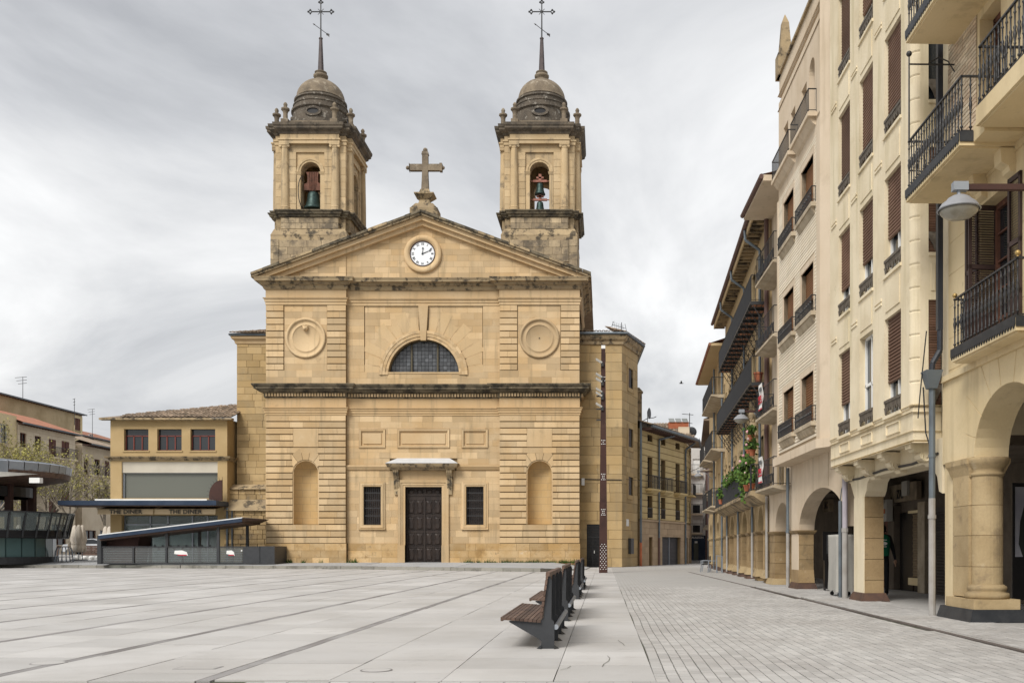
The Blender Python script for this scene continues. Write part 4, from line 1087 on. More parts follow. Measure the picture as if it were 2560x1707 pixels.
for a, b in tw:
    w = MB().box(a, b, .3, .34, wz0, wz1).build('window', m_glass, diner)
    f = MB(); zt_ = wz0 + (wz1-wz0)*.70
    for q in ((a, b, zt_-.05, zt_+.03), (a, b, wz0, wz0+.07)): f.box(q[0], q[1], .24, .31, q[2], q[3])
    for x_ in (a+.03, a+(b-a)*.34, a+(b-a)*.68, b-.03): f.box(x_-.04, x_+.04, .24, .31, wz0, zt_)
    f.build('window_frame', m_rframe, w); MB().box(a-.08, b+.08, -.06, .3, wz0-.1, wz0).build('sill', m_dinerw, w)
MB().box(gx0, gx1, .1, .3, dzv(1181), dzv(1153)).build('fascia_panel', mk('pale_panel', (.50,.46,.38), .8, 0, (.44,.40,.33), 1, .4), diner)
w = MB().box(gx0+.1, gx1, .32, .36, dzv(1245), dzv(1181)).build('long_window', m_glassb, diner)
MB().box(gx0, gx0+.12, .2, .4, dzv(1245), dzv(1181)).box(gx0, gx1, .2, .4, dzv(1182), dzv(1179)).build('window_frame', m_zinc, w)
MB().sweep([(0, dzv(1151)), (.1, dzv(1150)), (.14, dzv(1147)), (.3, dzv(1144)), (.34, dzv(1141)), (0, dzv(1140))], [(0, 3), (0, 0), (dw, 0), (dw, 3)]).build('string_course', m_weath, diner)
# shopfront
m_darkst0 = mk('diner_interior', (.10,.09,.075), .8)
sf = MB().box(gx0, gx1, .5, .52, .3, dzv(1288)).build('shopfront', m_clear, diner)
MB().box(gx0, gx1, 2.4, 2.5, .3, dzv(1288)).build('shop_interior', m_darkst0, sf)
f = MB()
for x_ in (gx0, gx0+1.9, gx0+3.2, gx0+5.0, gx1-.9, gx1): f.box(x_-.05, x_+.05, .42, .52, .3, dzv(1288))
f.box(gx0, gx1, .42, .52, dzv(1312), dzv(1309)); f.build('window_frame', m_zinc, sf)
for a, b, z0, z1 in ((gx0+.05, gx0+1.2, 1.2, 3.1), (gx0+1.95, gx0+3.1, .8, 3.2), (gx0+3.3, gx0+4.9, 1.6, 3.2), (gx0+5.05, gx1-.95, 1.5, 3.2)): MB().box(a, b, .56, .58, z0, z1).build('blind', mk('grey_green_blind', (.36,.43,.42), .6), sf)
ck_ = MB()
for i in range(24): ck_.box(gx0+.1+i*.29, gx0+.1+i*.29+.145, .47, .5, 1.42 if i % 2 else 1.25, 1.6 if i % 2 else 1.42)
stuff(ck_.build('chequer_band', m_black, sf))
# blue canopy and awning with lettering
cz0, cz1 = dzv(1264)-.05, dzv(1251)-.05
cax = dxu(188)
MB().box(cax, dw+.1, -2.3, .0, cz0, cz1-.05).build('canopy', m_navy, diner)
MB().box(0, gx1+.1, -2.2, -.0, cz1-.05, cz1+.06).build('canopy_top', m_white, diner)
MB().box(cax+.1, dw, -2.2, -.0, cz0-.06, cz0-.004).build('canopy_soffit', m_wood, diner)
ac, az = m_parasol, dzv(1276)
m_awn = mk('awning_cloth', (.42,.33,.21), .9, 0, (.36,.28,.17), 2, .3)
for (a, b, tx) in ((-.12, 3.85, 1.95), (3.95, 8.3, 6.1)):
    aw = MB().add([(a, -1.6, az-.32), (b, -1.6, az-.32), (b, -1.55, az+.05), (a, -1.55, az+.05), (b, -.1, az+.3), (a, -.1, az+.3)], [(0,1,2,3), (3,2,4,5)]).build('awning', m_awn, diner)
    text('lettering', 'THE DINER', m_black, aw, ((a+b)/2+.05, -1.63, az-.15), .42, (R(90), 0, 0), sx=1.12, bold=.008)
# dark quarter disc sign with lashes
qx, qz = dw-.02, cz1
qs = MB().prism([(qx-1.0+ (1-math.cos(R(90)*i/12))*1.0*0 + 0, qz)] if False else [(qx, qz)] + [(qx - 1.0*math.sin(R(90)*(1-i/12)) , qz + .15 + 1.45*math.cos(R(90)*(1-i/12))) for i in range(13)] + [], -.9, -.8)
qs = MB().prism([(qx, qz), (qx-.95, qz)] + [(qx - .95*math.cos(R(90)*i/12), qz + .35 + 1.15*math.sin(R(90)*i/12)) for i in range(13)], -.9, -.8).build('round_sign', m_corten, diner)
la = MB()
for i in range(8):
    a = R(2+ 12.5*i); la.tube((qx - .95*math.cos(a), -.85, qz+.35+1.15*math.sin(a)), (qx - 1.15*math.cos(a), -.85, qz+.35+1.38*math.sin(a)), .015, .01, 4)
la.build('lashes', m_iron, qs)
# roof
rp = [(-.55, -.5, eave), (dw+.45, -.5, eave), (dw+.45, 5.3, eave+1.9)]
rf = MB().add([(-.55, -.5, eave), (dw+.45, -.5, eave), (dw+.45, 5.3, eave+1.9), (-.55, 9, eave)], [(0,1,2), (0,2,3)]).build('roof', m_tile, diner)
MB().box(-.6, dw+.5, -.5, 0, eave-.14, eave-.01).build('eave_board', m_weath, diner)
tiles(rf, None, .9, dw+.45, .29, m_tile, 1.9, 5.8, x_len=lambda x_: 6.1*(x_+.55)/(dw+1.0), zb=eave+.02, yb=-.52)

# ---- sloping canopy of the underground stair, with a glazed balustrade
frame()
KY = 66.6
kx = lambda u: at(u, 0, KY)[0]; kz = lambda v: at(0, v, KY)[1]
ks = thing('stair_shelter', 'long low glazed stair shelter under a sloping blue edged roof before the church', 'shelter', (kx(450), KY, .3))
zb_, zr_ = .28, kz(1365)
m_panel = glass('scratched_glass', (.34,.34,.34), .12, .17)
for y_, nm in ((KY, 'front'), (KY+2.6, 'back')):
    fr = MB().box(kx(252), kx(650), y_-.04, y_+.04, zr_-.07, zr_).box(kx(252), kx(650), y_-.04, y_+.04, zb_, zb_+.08)
    for u in (255, 334, 416, 546, 648): fr.box(kx(u)-.05, kx(u)+.05, y_-.05, y_+.05, zb_, zr_)
    fr.build('balustrade_frame', m_steel, ks)
    for u0, u1 in ((258, 331), (338, 413), (420, 543), (550, 606)): MB().box(kx(u0), kx(u1), y_-.012, y_+.012, zb_+.09, zr_-.08).build('glass_panel', m_panel, ks)
    for i in range(5): MB().tube((kx(258), y_+.06, zb_+.25+.16*i), (kx(606), y_+.06, zb_+.25+.16*i), .008, .008, 5).build('rail', m_zinc, ks)
MB().box(kx(607), kx(646), KY-.03, KY+.03, zb_+.09, zr_-.08).build('solid_panel', m_steel, ks)
MB().box(kx(651), kx(687), KY-.05, KY+2.6, zb_, zr_+.01).build('end_box', m_steel, ks)
MB().box(kx(603), kx(606), KY-.04, KY-.015, 1.15, 1.25).build('sticker', m_white, ks)
for u, w_ in ((452, 1.0), (576, .6)): MB().prism([(kx(u)-.45*w_, .98), (kx(u)+.5*w_, .86), (kx(u)+.42*w_, 1.1), (kx(u)+.1, 1.22), (kx(u)-.4*w_, 1.2)], KY-.03, KY-.015).build('torn_poster', m_white, ks); MB().box(kx(u)-.2*w_, kx(u)+.42*w_, KY-.034, KY-.031, .86, .93).build('poster_edge', m_red, ks)
ru0, rv0, ru1, rv1 = 255, 1336, 612, 1293
zl, zh = kz(rv0), kz(rv1); xl, xh = kx(ru0), kx(ru1)
sg = (zh-zl)/(xh-xl)
def roofpiece(nm, mat, t0, t1, y0, y1, tip): return MB().prism([(xl, zl+t0), (xh, zh+t0), (xh+tip, zh+t0+(sg*tip if tip < .6 else -.12)), (xh+tip, zh+t1+(sg*tip if tip < .6 else 0)), (xh, zh+t1), (xl, zl+t1)], y0, y1).build(nm, mat, ks)
roofpiece('roof', m_navy, -.3, -.06, KY-.5, KY+3.2, 0)
roofpiece('roof_top', m_white, -.056, .01, KY-.45, KY+3.15, 0)
roofpiece('soffit', m_wood, -.42, -.304, KY-.3, KY+3.0, 0)
MB().add([(xh, KY-.5, zh-.3), (xh, KY+3.2, zh-.3), (xh+1.15, KY+1.6, zh-.08), (xh, KY-.5, zh-.03), (xh, KY+3.2, zh-.03)], [(0,2,3), (0,1,2), (1,4,2), (3,2,4)]).build('roof_nose', m_wood, ks)
MB().prism([(xl, zb_), (xl+1.9, zb_), (xl+2.3, zl+.0), (xl, zl-.25)], KY+.6, KY+2.4).build('stair_wall', m_corten, ks)
MB().box(xl-.28, xl-.02, KY-.1, KY+2.7, zb_, zl-.05).build('end_post', m_steel, ks)
for u, y_ in ((334, KY+2.5), (416, KY+.1), (461, KY+2.5), (546, KY+.0), (585, KY+2.5)):
    ztop = zl + (kx(u)-xl)*sg - .36; MB().box(kx(u)-.09, kx(u)+.09, y_-.07, y_+.07, zb_, ztop).build('post', m_steel, ks)

# ---- round glazed pavilion
PC = (-45.5, 70.0)
pv = thing('round_pavilion', 'round two level glass pavilion with a zinc edged roof at the far left', 'pavilion', (PC[0], PC[1], .3))
m_teal = glass('teal_glass', (.10,.165,.165), .12)
MB().lathe([(5.75, .25), (5.75, .75), (5.6, .75)], *PC, 64).build('plinth', m_steel, pv)
for k in range(32):
    a0, a1 = 2*math.pi*k/32+.008, 2*math.pi*(k+1)/32-.008
    if -R(120) < (a0 if a0 < math.pi else a0-2*math.pi) < R(40):
        MB().add([(PC[0]+5.6*math.cos(a), PC[1]+5.6*math.sin(a), z_) for z_ in (.76, 2.05) for a in (a0, a1)], [(0,1,3,2)]).build('glass_panel', m_teal, pv)
MB().lathe([(5.5, .3), (5.5, 2.1)], *PC, 48).build('inner_wall', m_teal, pv)
MB().lathe([(5.5, 2.06), (6.35, 2.06), (6.35, 2.12), (6.4, 2.2), (6.4, 2.7), (5.5, 2.72)], *PC, 64).build('floor_ring', m_black, pv)
for k in range(40):
    a0, a1 = 2*math.pi*k/40, 2*math.pi*(k+1)/40; aa = a0 if a0 < math.pi else a0-2*math.pi
    if -R(130) < aa < R(100):
        MB().add([(PC[0]+r_*math.cos(a), PC[1]+r_*math.sin(a), z_) for r_, z_ in ((6.42, 2.6), (6.75, 3.85)) for a in (a0+.012, a1-.012)], [(0,1,3,2)]).build('balustrade_panel', m_clear, pv)
        MB().tube((PC[0]+6.36*math.cos(a0), PC[1]+6.36*math.sin(a0), 2.1), (PC[0]+6.76*math.cos(a0), PC[1]+6.76*math.sin(a0), 3.9), .07, .05, 6).build('baluster', m_steel, pv)
MB().lathe([(6.73, 3.82), (6.8, 3.82), (6.8, 3.9), (6.73, 3.9)], *PC, 64).build('handrail', m_steel, pv)
MB().lathe([(3.2, 5.6), (6.4, 6.35), (6.55, 6.75), (6.5, 6.76), (3, 6.8)], *PC, 64).build('soffit', m_wood, pv)
for k in range(40):
    a0, a1 = 2*math.pi*k/40+.004, 2*math.pi*(k+1)/40-.004; aa = a0 if a0 < math.pi else a0-2*math.pi
    if -R(140) < aa < R(140):
        g = .25 if aa > -R(40) else 0
        MB().add([(PC[0]+r_*math.cos(a), PC[1]+r_*math.sin(a), z_) for r_, z_ in ((6.55, 6.45+g), (6.62, 7.25), (6.2, 7.4)) for a in (a0, a1)], [(0,1,3,2), (2,3,5,4)]).build('zinc_panel', m_zinc, pv)
        if aa < -R(18): MB().add([(PC[0]+r_*math.cos(a), PC[1]+r_*math.sin(a), z_) for a in (a0-.004, a1+.004) for r_, z_ in ((6.58, 6.5), (6.58+.35*min(1, max(0, (-R(18)-(aa if a < a0+.01 else aa+.157))/.6)), 6.5-.55*min(1, max(0, (-R(18)-(aa if a < a0+.01 else aa+.157))/.6))))], [(0,2,3,1)]).build('awning_panel', m_cloth, pv)
MB().lathe([(6.3, 7.38), (1, 7.9), (.1, 7.9)], *PC, 64).build('roof', m_zinc, pv)
MB().lathe([(4.2, 5.0), (4.2, 5.7), (4.0, 5.7), (4.0, 5.0)], *PC, 48).build('ring_beam', m_black, pv)
for a in (-60, -20, 20, 60, 100): MB().box(PC[0]+4.1*math.cos(R(a))-.2, PC[0]+4.1*math.cos(R(a))+.2, PC[1]+4.1*math.sin(R(a))-.2, PC[1]+4.1*math.sin(R(a))+.2, 2.6, 5.9).build('column', m_corten, pv)
hx, hz = at(88, 1190, 66.0); MB().box(hx-.35, hx+.35, 65.9, 66.3, 5.75, 6.1).build('floodlight', m_white, pv)

# ---- street houses behind the left of the plaza
m_h = [mk('house_yellow', (.74,.61,.38), .9, 0, (.66,.52,.3), .5, .4, .08, .1, 8), mk('house_cream', (.76,.66,.51), .9, 0, (.66,.55,.41), .5, .4, .1, .1, 8, brick=(.5, 1.1, .012, (.38,.30,.2), 'y')),
       mk('house_brown', (.52,.415,.26), .95, 0, (.40,.31,.18), .6, .6, .2, .3, 4), mk('house_stone', (.68,.58,.44), .9, 0, (.56,.46,.33), .6, .5, .1, .1, 8)]
m_shut = mk('brown_shutter', (.13,.05,.035), .7, .1, (.09,.035,.025), 2, .4)
def house(name, label, Xf, y0, y1, zt, wins_, mat, depth=9, roof=None, overhang=.7, pitch=.3):
    frame(Xf, y0, 0, R(90)); L_ = y1 - y0
    h_ = thing(name, label, 'building', (L_/2, 0, .3))
    m = MB(); grid_wall(m, 0, L_, .2, zt, 0, .35, [('r', a, b, c, d) for a, b, c, d, k in wins_]); m.box(0, .3, .35, depth, .2, zt); m.box(L_-.3, L_, .35, depth, .2, zt); m.box(.3, L_-.3, depth-.3, depth, .2, zt); m.build('wall', mat, h_)
    MB().box(.3, L_-.3, .36, .6, .2, zt).build('inner_wall', m_black, h_)
    for a, b, c, d, k in wins_:
        w = MB().box(a, b, .2, .24, c, d).build('window', m_glass, h_)
        MB().box(a-.12, b+.12, -.08, .15, c-.1, c).build('sill', mat, w)
        if 's' in k:
            MB().box(a-.02, a+(b-a)*.46, .02, .1, c, d).build('shutter', m_shut, w); MB().box(b-(b-a)*.46, b+.02, .02, .1, c, d).build('shutter', m_shut, w)
        else: MB().box(a, a+.07, .12, .2, c, d).box(b-.07, b, .12, .2, c, d).box((a+b)/2-.04, (a+b)/2+.04, .12, .2, c, d).box(a, b, .12, .2, d-.08, d).build('window_frame', m_white if 'w' in k else m_shut, w)
        if 'b' in k:
            bl = MB().box(a-.4, b+.4, -.75, 0, c-.2, c-.06).build('balcony', mat, h_); rl = MB().box(a-.38, b+.38, -.74, -.7, c+.95, c+1.0)
            x_ = a-.38
            while x_ < b+.4: rl.box(x_-.012, x_+.012, -.73, -.71, c-.06, c+.95); x_ += .13
            rl.build('railing', m_iron, bl)
    if roof:
        MB().add([(-.2, -overhang, zt), (L_+.2, -overhang, zt), (L_+.2, depth/2, zt+pitch*(depth/2+overhang)), (-.2, depth/2, zt+pitch*(depth/2+overhang)), (L_+.2, depth+.4, zt), (-.2, depth+.4, zt)], [(0,1,2,3), (3,2,4,5)]).add([(0, 0, zt), (0, depth, zt), (0, depth/2, zt+pitch*depth/2+.1), (L_, 0, zt), (L_, depth, zt), (L_, depth/2, zt+pitch*depth/2+.1)], [(0,1,2), (3,5,4)]).build('roof', roof, h_)
        e = MB().box(-.2, L_+.2, -overhang-.06, -overhang+.06, zt-.16, zt-.03).build('gutter', m_pipe, h_)
        rt = MB(); x_ = .2
        while x_ < L_: rt.box(x_-.06, x_+.06, -overhang, 0, zt-.2, zt-.06); x_ += .5
        rt.build('rafters', m_pipebr, h_)
    return h_
def hw(u, X_): return X_*FPX/(u-PU)           # depth where a wall at X shows at column u
XF = -57.0
Yh = [hw(-40, XF), hw(40, XF), hw(188, XF), hw(204, XF), hw(300, XF)]
zz = lambda v, Y: H + (PV-v)/FPX*Y
def ww_(u0, u1, v0, v1, y0, k): 
    a, b = hw(u0, XF), hw(u1, XF); Y = (a+b)/2; return (a-y0, b-y0, zz(v1, Y), zz(v0, Y), k)
house('yellow_house', 'pale yellow house with white window frames at the left edge behind the plaza', XF, Yh[0], Yh[1]+.1, zz(1040, Yh[1]), [ww_(-10, 20, 1058, 1107, Yh[0], 'w'), ww_(-10, 20, 1150, 1200, Yh[0], 'w'), ww_(-10, 20, 1230, 1290, Yh[0], 'w')], m_h[0], roof=None)
house('red_roofed_house', 'cream house with red tiled roof and brown shutters behind the bare trees', XF, Yh[1]+.25, Yh[2], zz(1086, Yh[2]), [ww_(50, 66, 1082, 1117, Yh[1]+.25, 'n'), ww_(87, 103, 1090, 1130, Yh[1]+.25, 'n'), ww_(122, 140, 1098, 1142, Yh[1]+.25, 'sb'), ww_(154, 173, 1103, 1146, Yh[1]+.25, 'sb'), ww_(50, 66, 1160, 1200, Yh[1]+.25, 'n'), ww_(87, 103, 1165, 1210, Yh[1]+.25, 'sb'), ww_(122, 140, 1170, 1215, Yh[1]+.25, 'sb'), ww_(154, 173, 1230, 1265, Yh[1]+.25, 's'), ww_(122, 140, 1240, 1280, Yh[1]+.25, 's'), ww_(60, 90, 1310, 1360, Yh[1]+.25, 'n'), ww_(130, 165, 1310, 1362, Yh[1]+.25, 'n')], m_h[1], roof=m_tilered, pitch=.34)
house('dark_eaved_house', 'stone house with deep wooden eaves and an iron balcony beside the diner', XF, Yh[3]+.1, Yh[4], zz(1118, (Yh[3]+Yh[4])/2), [ww_(210, 221, 1145, 1185, Yh[3]+.1, 'b'), ww_(236, 250, 1148, 1188, Yh[3]+.1, 'b'), ww_(262, 273, 1152, 1190, Yh[3]+.1, 'sb'), ww_(210, 221, 1210, 1245, Yh[3]+.1, 'n'), ww_(236, 250, 1210, 1245, Yh[3]+.1, 'b'), ww_(262, 273, 1210, 1245, Yh[3]+.1, 'n'), ww_(212, 240, 1325, 1365, Yh[3]+.1, 'n'), ww_(250, 272, 1325, 1365, Yh[3]+.1, 'n')], m_h[3], roof=m_tile, overhang=1.2)
XF = -64.5
Yb0, Yb1 = hw(-30, XF), hw(205, XF)
house('tall_blank_house', 'tall brown house with a blank side wall rising behind the red roof', XF, Yb0, Yb1, zz(1008, (Yb0+Yb1)/2), [ww_(186, 200, 1040, 1076, Yb0, 's')], m_h[2], depth=14, roof=m_tilered, pitch=.22, overhang=.5)
frame(XF, hw(183, XF), 0, R(90)); 
o = MB().box(0, Yb1-hw(183, XF), -.06, -.004, 10, zz(1008, (Yb0+Yb1)/2)-.3)
grid = MB(); a_ = hw(186, XF)-hw(183, XF); b_ = hw(200, XF)-hw(183, XF); c_ = zz(1076, 118); d_ = zz(1040, 118)
for p in cut((0, Yb1-hw(183, XF)-.01, 10, zz(1008, (Yb0+Yb1)/2)-.3), [('r', a_, b_, c_, d_)]): grid.prism(p, -.06, -.004)
grid.build('end_strip', m_h[0], bpy.data.objects['tall_blank_house'])
XF = -78
house('distant_house', 'far pinkish house with a red tile roof between the brown house and the diner', XF, hw(196, XF), hw(330, XF), zz(1085, 145), [ww_(225, 235, 1085, 1100, hw(196, XF), 'w')], m_h[1], roof=m_tilered, depth=12)
frame()
def antenna(label, X_, Y_, z0, z1, w):
    a = thing('roof_antenna', label, 'antenna', (X_, Y_, z0)); MB().tube((X_, Y_, z0), (X_, Y_, z1), .04, .03, 5).build('mast', m_iron, a)
    m = MB()
    for k in range(3): zz_ = z1 - .1 - k*.35; m.tube((X_-w*(1-.2*k), Y_, zz_), (X_+w*.5, Y_, zz_+.1), .025, .025, 4)
    m.build('elements', m_iron, a)
X_, z_ = at(57, 1000, 112); antenna('tall antenna on the roof of the brown house at the far left', X_, 112, z_-3, at(57, 942, 112)[1], .9)
X_, z_ = at(186, 1020, 116); antenna('short stubby mast on the right end of the brown house roof', X_, 116, z_-2, at(186, 996, 116)[1], .2)
X_, z_ = at(231, 1050, 140); antenna('distant antenna standing just left of the diner roof', X_, 140, z_-5, at(231, 1022, 140)[1], .7)
# wooded hill top at the very left
hm = MB()
for i in range(240):
    a, e = random.uniform(0, 6.28), random.uniform(0, 1.5); r_ = 1+random.gauss(0,.08)
    x_, y_, z_ = -128+9*r_*math.cos(a)*math.cos(e), 190+6*r_*math.sin(a)*math.cos(e), 20+13.2*r_*math.sin(e); s = random.uniform(.7, 1.5)
    for _ in range(3):
        p = Vector((x_, y_, z_)); hm.poly([p + Vector((random.gauss(0,s), random.gauss(0,s), random.gauss(0,s))) for _ in range(3)])
hl = hm.build('wooded_hill', m_leaf); tag(hl, 'dark green treetops showing over the roofs at the far left', 'trees', None, 'stuff')

# ---- corner building at the mouth of the side street
m_b6 = mk('corner_house_plaster', (.52,.40,.205), .9, .04, (.46,.345,.16), .6, .4, .06, .12, 10, streak=(.3, .5, .8, (.38,.30,.17)))
m_b6s = mk('corner_house_plinth', (.40,.29,.185), .85, .12, (.32,.225,.14), 1, .4, .1, .1, 12)
B0, B1, B2 = (2.73, 75.2), (7.0, 85.0), (8.05, 90.5)
frame()
b6 = thing('corner_house', 'three storey ochre corner house with banded walls and small balconies', 'building', (4.8, 80, 0))
L_ = face(B0, B1); EZ = 10.6
xs = [(1.7, 2.8), (4.75, 5.8), (8.3, 9.4)]
hol = []
for a, b in xs: hol += [('r', a, b, 9.75, 10.3), ('r', a, b, 6.1, 8.55), ('r', a, b, 3.75, 5.5)]
gh = [('r', 1.95, 2.75, -1, 2.25), ('r', 4.95, 9.5, -1, 2.3)]
m = MB(); grid_wall(m, .01, L_, 0, EZ, .05, .5, hol+gh); m.build('wall', m_mortar, b6)
bd = MB(); veneer(bd, [(0, L_, z0+.03, z1-.03) for z0, z1 in zip(zsteps(3.62, EZ, .5)[:-1], zsteps(3.62, EZ, .5)[1:])], 0, hol, .06, .004)
bd.build('banded_wall', m_b6, b6)
stones(b6, courses(0, L_, zsteps(0, 3.45, .5), .7, 1.3, .012), -.03, gh, m_b6s)
MB().box(-.02, L_+.05, -.12, .0, 3.46, 3.61).build('string_course', m_b6s, b6)
for a, b in xs:
    for z0, z1, k in ((9.75, 10.3, 0), (6.1, 8.55, 1), (3.75, 5.5, 2)):
        w = MB().box(a, b, .32, .36, z0, z1).build('window', m_glass, b6); MB().box(a, a+.4, .2, .3, z0, z1).build('shutter', m_shut, w)
        MB().box(a-.06, b+.06, -.06, .1, z0-.08, z0-.002).build('sill', m_b6, w)
        if k == 1:
            bl = MB().box(a-.45, b+.35, -.6, -.0, z0-.22, z0-.08).frus(a-.2, b+.1, -.3, 0, z0-.4, a-.4, b+.3, -.55, 0, z0-.22).build('balcony', m_b6, b6)
            r_ = MB().box(a-.43, b+.33, -.58, -.55, z0+.92, z0+.96)
            x_ = a-.43
            while x_ < b+.35: r_.box(x_-.01, x_+.01, -.575, -.555, z0-.08, z0+.92); x_ += .12
            for xx in (a-.43, b+.33):
                y_ = -.55
                while y_ < 0: r_.box(xx-.01, xx+.01, y_, y_+.02, z0-.08, z0+.92); y_ += .12
                r_.box(xx-.015, xx+.015, -.58, 0, z0+.92, z0+.96)
            r_.build('railing', m_iron, bl)
        if k == 2:
            r_ = MB().box(a, b, -.03, .0, z0+.75, z0+.8); x_ = a
            while x_ < b: r_.box(x_-.01, x_+.01, -.02, .0, z0, z0+.75); x_ += .12
            r_.build('railing', m_iron, w)
d_ = MB().box(1.95, 2.4, .3, .36, 0, 2.25).build('house_door', m_black, b6); MB().box(2.4, 2.75, .3, .36, 0, 2.25).build('door_panel', m_b6s, d_)
d_ = MB().box(4.95, 9.5, .25, .3, 0, 2.3).build('garage_shutter', m_iron, b6)
for i in range(20): MB().prism([(.25, .03+i*.113), (.225, .06+i*.113), (.25, .1+i*.113)], 4.97, 9.48, 'x').build('shutter_slat', m_steel, d_)
MB().box(7.2, 7.3, .19, .25, 0, 2.3).build('shutter_post', m_zinc, d_)
MB().tube((-.12, -.15, 1.8), (-.12, -.15, EZ+.4), .1, .1, 8).build('downpipe', m_pipe, b6); MB().tube((-.12, -.15, 0), (-.12, -.15, 1.8), .1, .1, 8).build('downpipe_foot', m_terra, b6)
MB().path([(4.0, -.12, 2.2), (4.0, -.12, 10.1), (5.4, -.9, 10.5)], .08, 8).build('downpipe', m_pipe, b6); MB().tube((4.0, -.12, 0), (4.0, -.12, 2.2), .09, .09, 8).build('downpipe_foot', m_pipebr, b6)
MB().path([(L_-.1, -.12, 0), (L_-.1, -.12, 9.9), (L_+.2, -.9, 10.5)], .08, 8).build('downpipe', m_pipe, b6)
L3 = face(B1, B2)
m = MB(); hol = [('r', a, a+1.0, z0, z1) for a in (1.2, 3.6) for z0, z1 in ((9.75, 10.3), (6.1, 8.55), (3.75, 5.5))] + [('r', 1.2, 2.6, -1, 2.3), ('r', 3.6, 5.0, -1, 2.3)]
grid_wall(m, 0, L3, 0, EZ, .05, .5, hol); m.build('side_wall', m_mortar, b6)
bd = MB(); veneer(bd, [(0, L3, z0+.03, z1-.03) for z0, z1 in zip(zsteps(3.62, EZ, .5)[:-1], zsteps(3.62, EZ, .5)[1:])], 0, hol, .06, .004); bd.build('side_banded_wall', m_b6, b6)
veneer(MB(), [], 0); sm = MB(); veneer(sm, courses(0, L3, zsteps(0, 3.45, .5), .7, 1.3, .012), -.03, hol, .09); stuff(sm.build('plinth_stones', m_b6s, b6))
for h_ in hol: MB().box(h_[1], h_[2], .3, .34, max(h_[3], 0), h_[4]).build('window', m_glass, b6)
bl = MB().box(.6, 3.0, -.7, 0, 5.9, 6.02).build('balcony', m_b6, b6); r_ = MB().box(.6, 3.0, -.69, -.66, 6.95, 7.0)
for i in range(21): r_.box(.6+i*.12-.01, .6+i*.12+.01, -.68, -.66, 6.02, 6.95)
r_.build('railing', m_iron, bl)
frame()
fd = (B1[0]-B0[0], B1[1]-B0[1]); ln = math.hypot(*fd); nx_, ny_ = fd[1]/ln, -fd[0]/ln
e0 = (B0[0]+nx_*1.0, B0[1]+ny_*1.0); e1 = (B1[0]+nx_*1.0+.3, B1[1]+ny_*1.0); e2 = (B2[0]+.9, B2[1])
rf = MB().add([(*e0, EZ+.15), (*e1, EZ+.1), (*e2, EZ+.1), (4, 96, EZ+2.4), (0, 82, EZ+2.4), (0, 76, EZ+2.0)], [(0,1,4,5), (1,2,3,4)]).add([(*e0, EZ+.05), (*e1, EZ), (*B1, EZ+.02), (*B0, EZ+.02), (*e2, EZ), (*B2, EZ+.02)], [(0,1,2,3), (1,4,5,2)]).build('roof', m_tile, b6)
MB().path([(e0[0], e0[1], EZ+.1), (e1[0], e1[1], EZ+.06), (e2[0], e2[1], EZ+.06)], .11, 8).build('gutter', m_pipe, b6)
rt = MB(); L_ = face(B0, B1); x_ = .2
while x_ < L_: rt.box(x_-.06, x_+.06, -.95, .0, EZ-.14, EZ+.0); x_ += .45
rt.build('rafters', m_pipebr, b6)
tiles(rf, None, -.2, L_+.3, .28, m_tile, .62, 2.0, x_len=lambda x_: 2.1, zb=EZ+.18, yb=-1.05)
frame()
ch = MB().box(2.2, 3.0, 77.5, 78.3, EZ, EZ+3.1).frus(2.1, 3.1, 77.4, 78.4, EZ+3.1, 2.4, 2.8, 77.7, 78.1, EZ+3.5).build('chimney', m_weath, rf)
dz_ = at(1640, 960, 79)
sd = thing('satellite_dish', 'grey satellite dish on the roof of the ochre corner house', 'satellite dish', (at(1618, 0, 79)[0], 79, EZ+1))
dx_, dzz = at(1619, 1033, 79); ds_ = MB().lathe([(.02, .0), (.25, .03), (.45, .12)], 0, 0, 16); ds_.v = [(dx_+z_*1.2+x_*.35, 79+x_*.9, dzz+y_) for x_, y_, z_ in ds_.v]; ds_.build('dish', m_steel, sd)
MB().path([(dx_-.4, 79, dzz-.62), (dx_, 79, dzz-.4), (dx_+.5, 79, dzz-.35), (dx_+.7, 79, dzz-.25)], .03, 5).tube((dx_, 79, EZ+.6), (dx_, 79, dzz), .03, .03, 5).build('arm', m_iron, sd)
# house behind with the orange roof light
frame()
rh = thing('rear_house', 'house with tiled roof and orange roof light behind the corner house', 'building', (9, 100, 0))
x0, _ = at(1640, 0, 98); x1, _ = at(1727, 0, 98)
MB().box(x0, x1, 98, 110, 0, at(0, 1092, 98)[1]).build('wall', m_h[1], rh)
zr0, zr1 = at(0, 1092, 97)[1], at(0, 1058, 104)[1]
rr_ = MB().add([(x0, 97.4, zr0), (x1+.4, 97.4, zr0), (x1-1, 104, zr1), (x0, 104, zr1)], [(0,1,2,3)]).build('roof', m_tile, rh)
frame(x0, 97.4); tiles(rr_, None, 0, x1-x0+.3, .3, m_tile, zr1-zr0, 6.6, x_len=lambda x_: 6.8 - max(0, x_-(x1-x0)+1.3)*4, zb=zr0+.03, yb=-.05); frame()
a_, z0 = at(1672, 1072, 101); b_, z1 = at(1722, 1054, 101)
rl = MB().box(a_, b_, 101, 103, z0, z1).build('roof_light', m_terra, rh)
for k in range(3): q = (b_-a_)/3; MB().add([(a_+k*q+.05, 100.9, z1-.05), (a_+k*q+q-.05, 100.9, z1-.05), (a_+k*q+q-.05, 102.5, z1+.55), (a_+k*q+.05, 102.5, z1+.55)], [(0,1,2,3)]).build('glass_panel', m_glassb, rl)
a_, z0 = at(1708, 1090, 99); MB().box(a_-.5, a_+.6, 98.6, 99.4, z0-1, at(0, 1068, 99)[1]).build('chimney', m_h[1], rh)
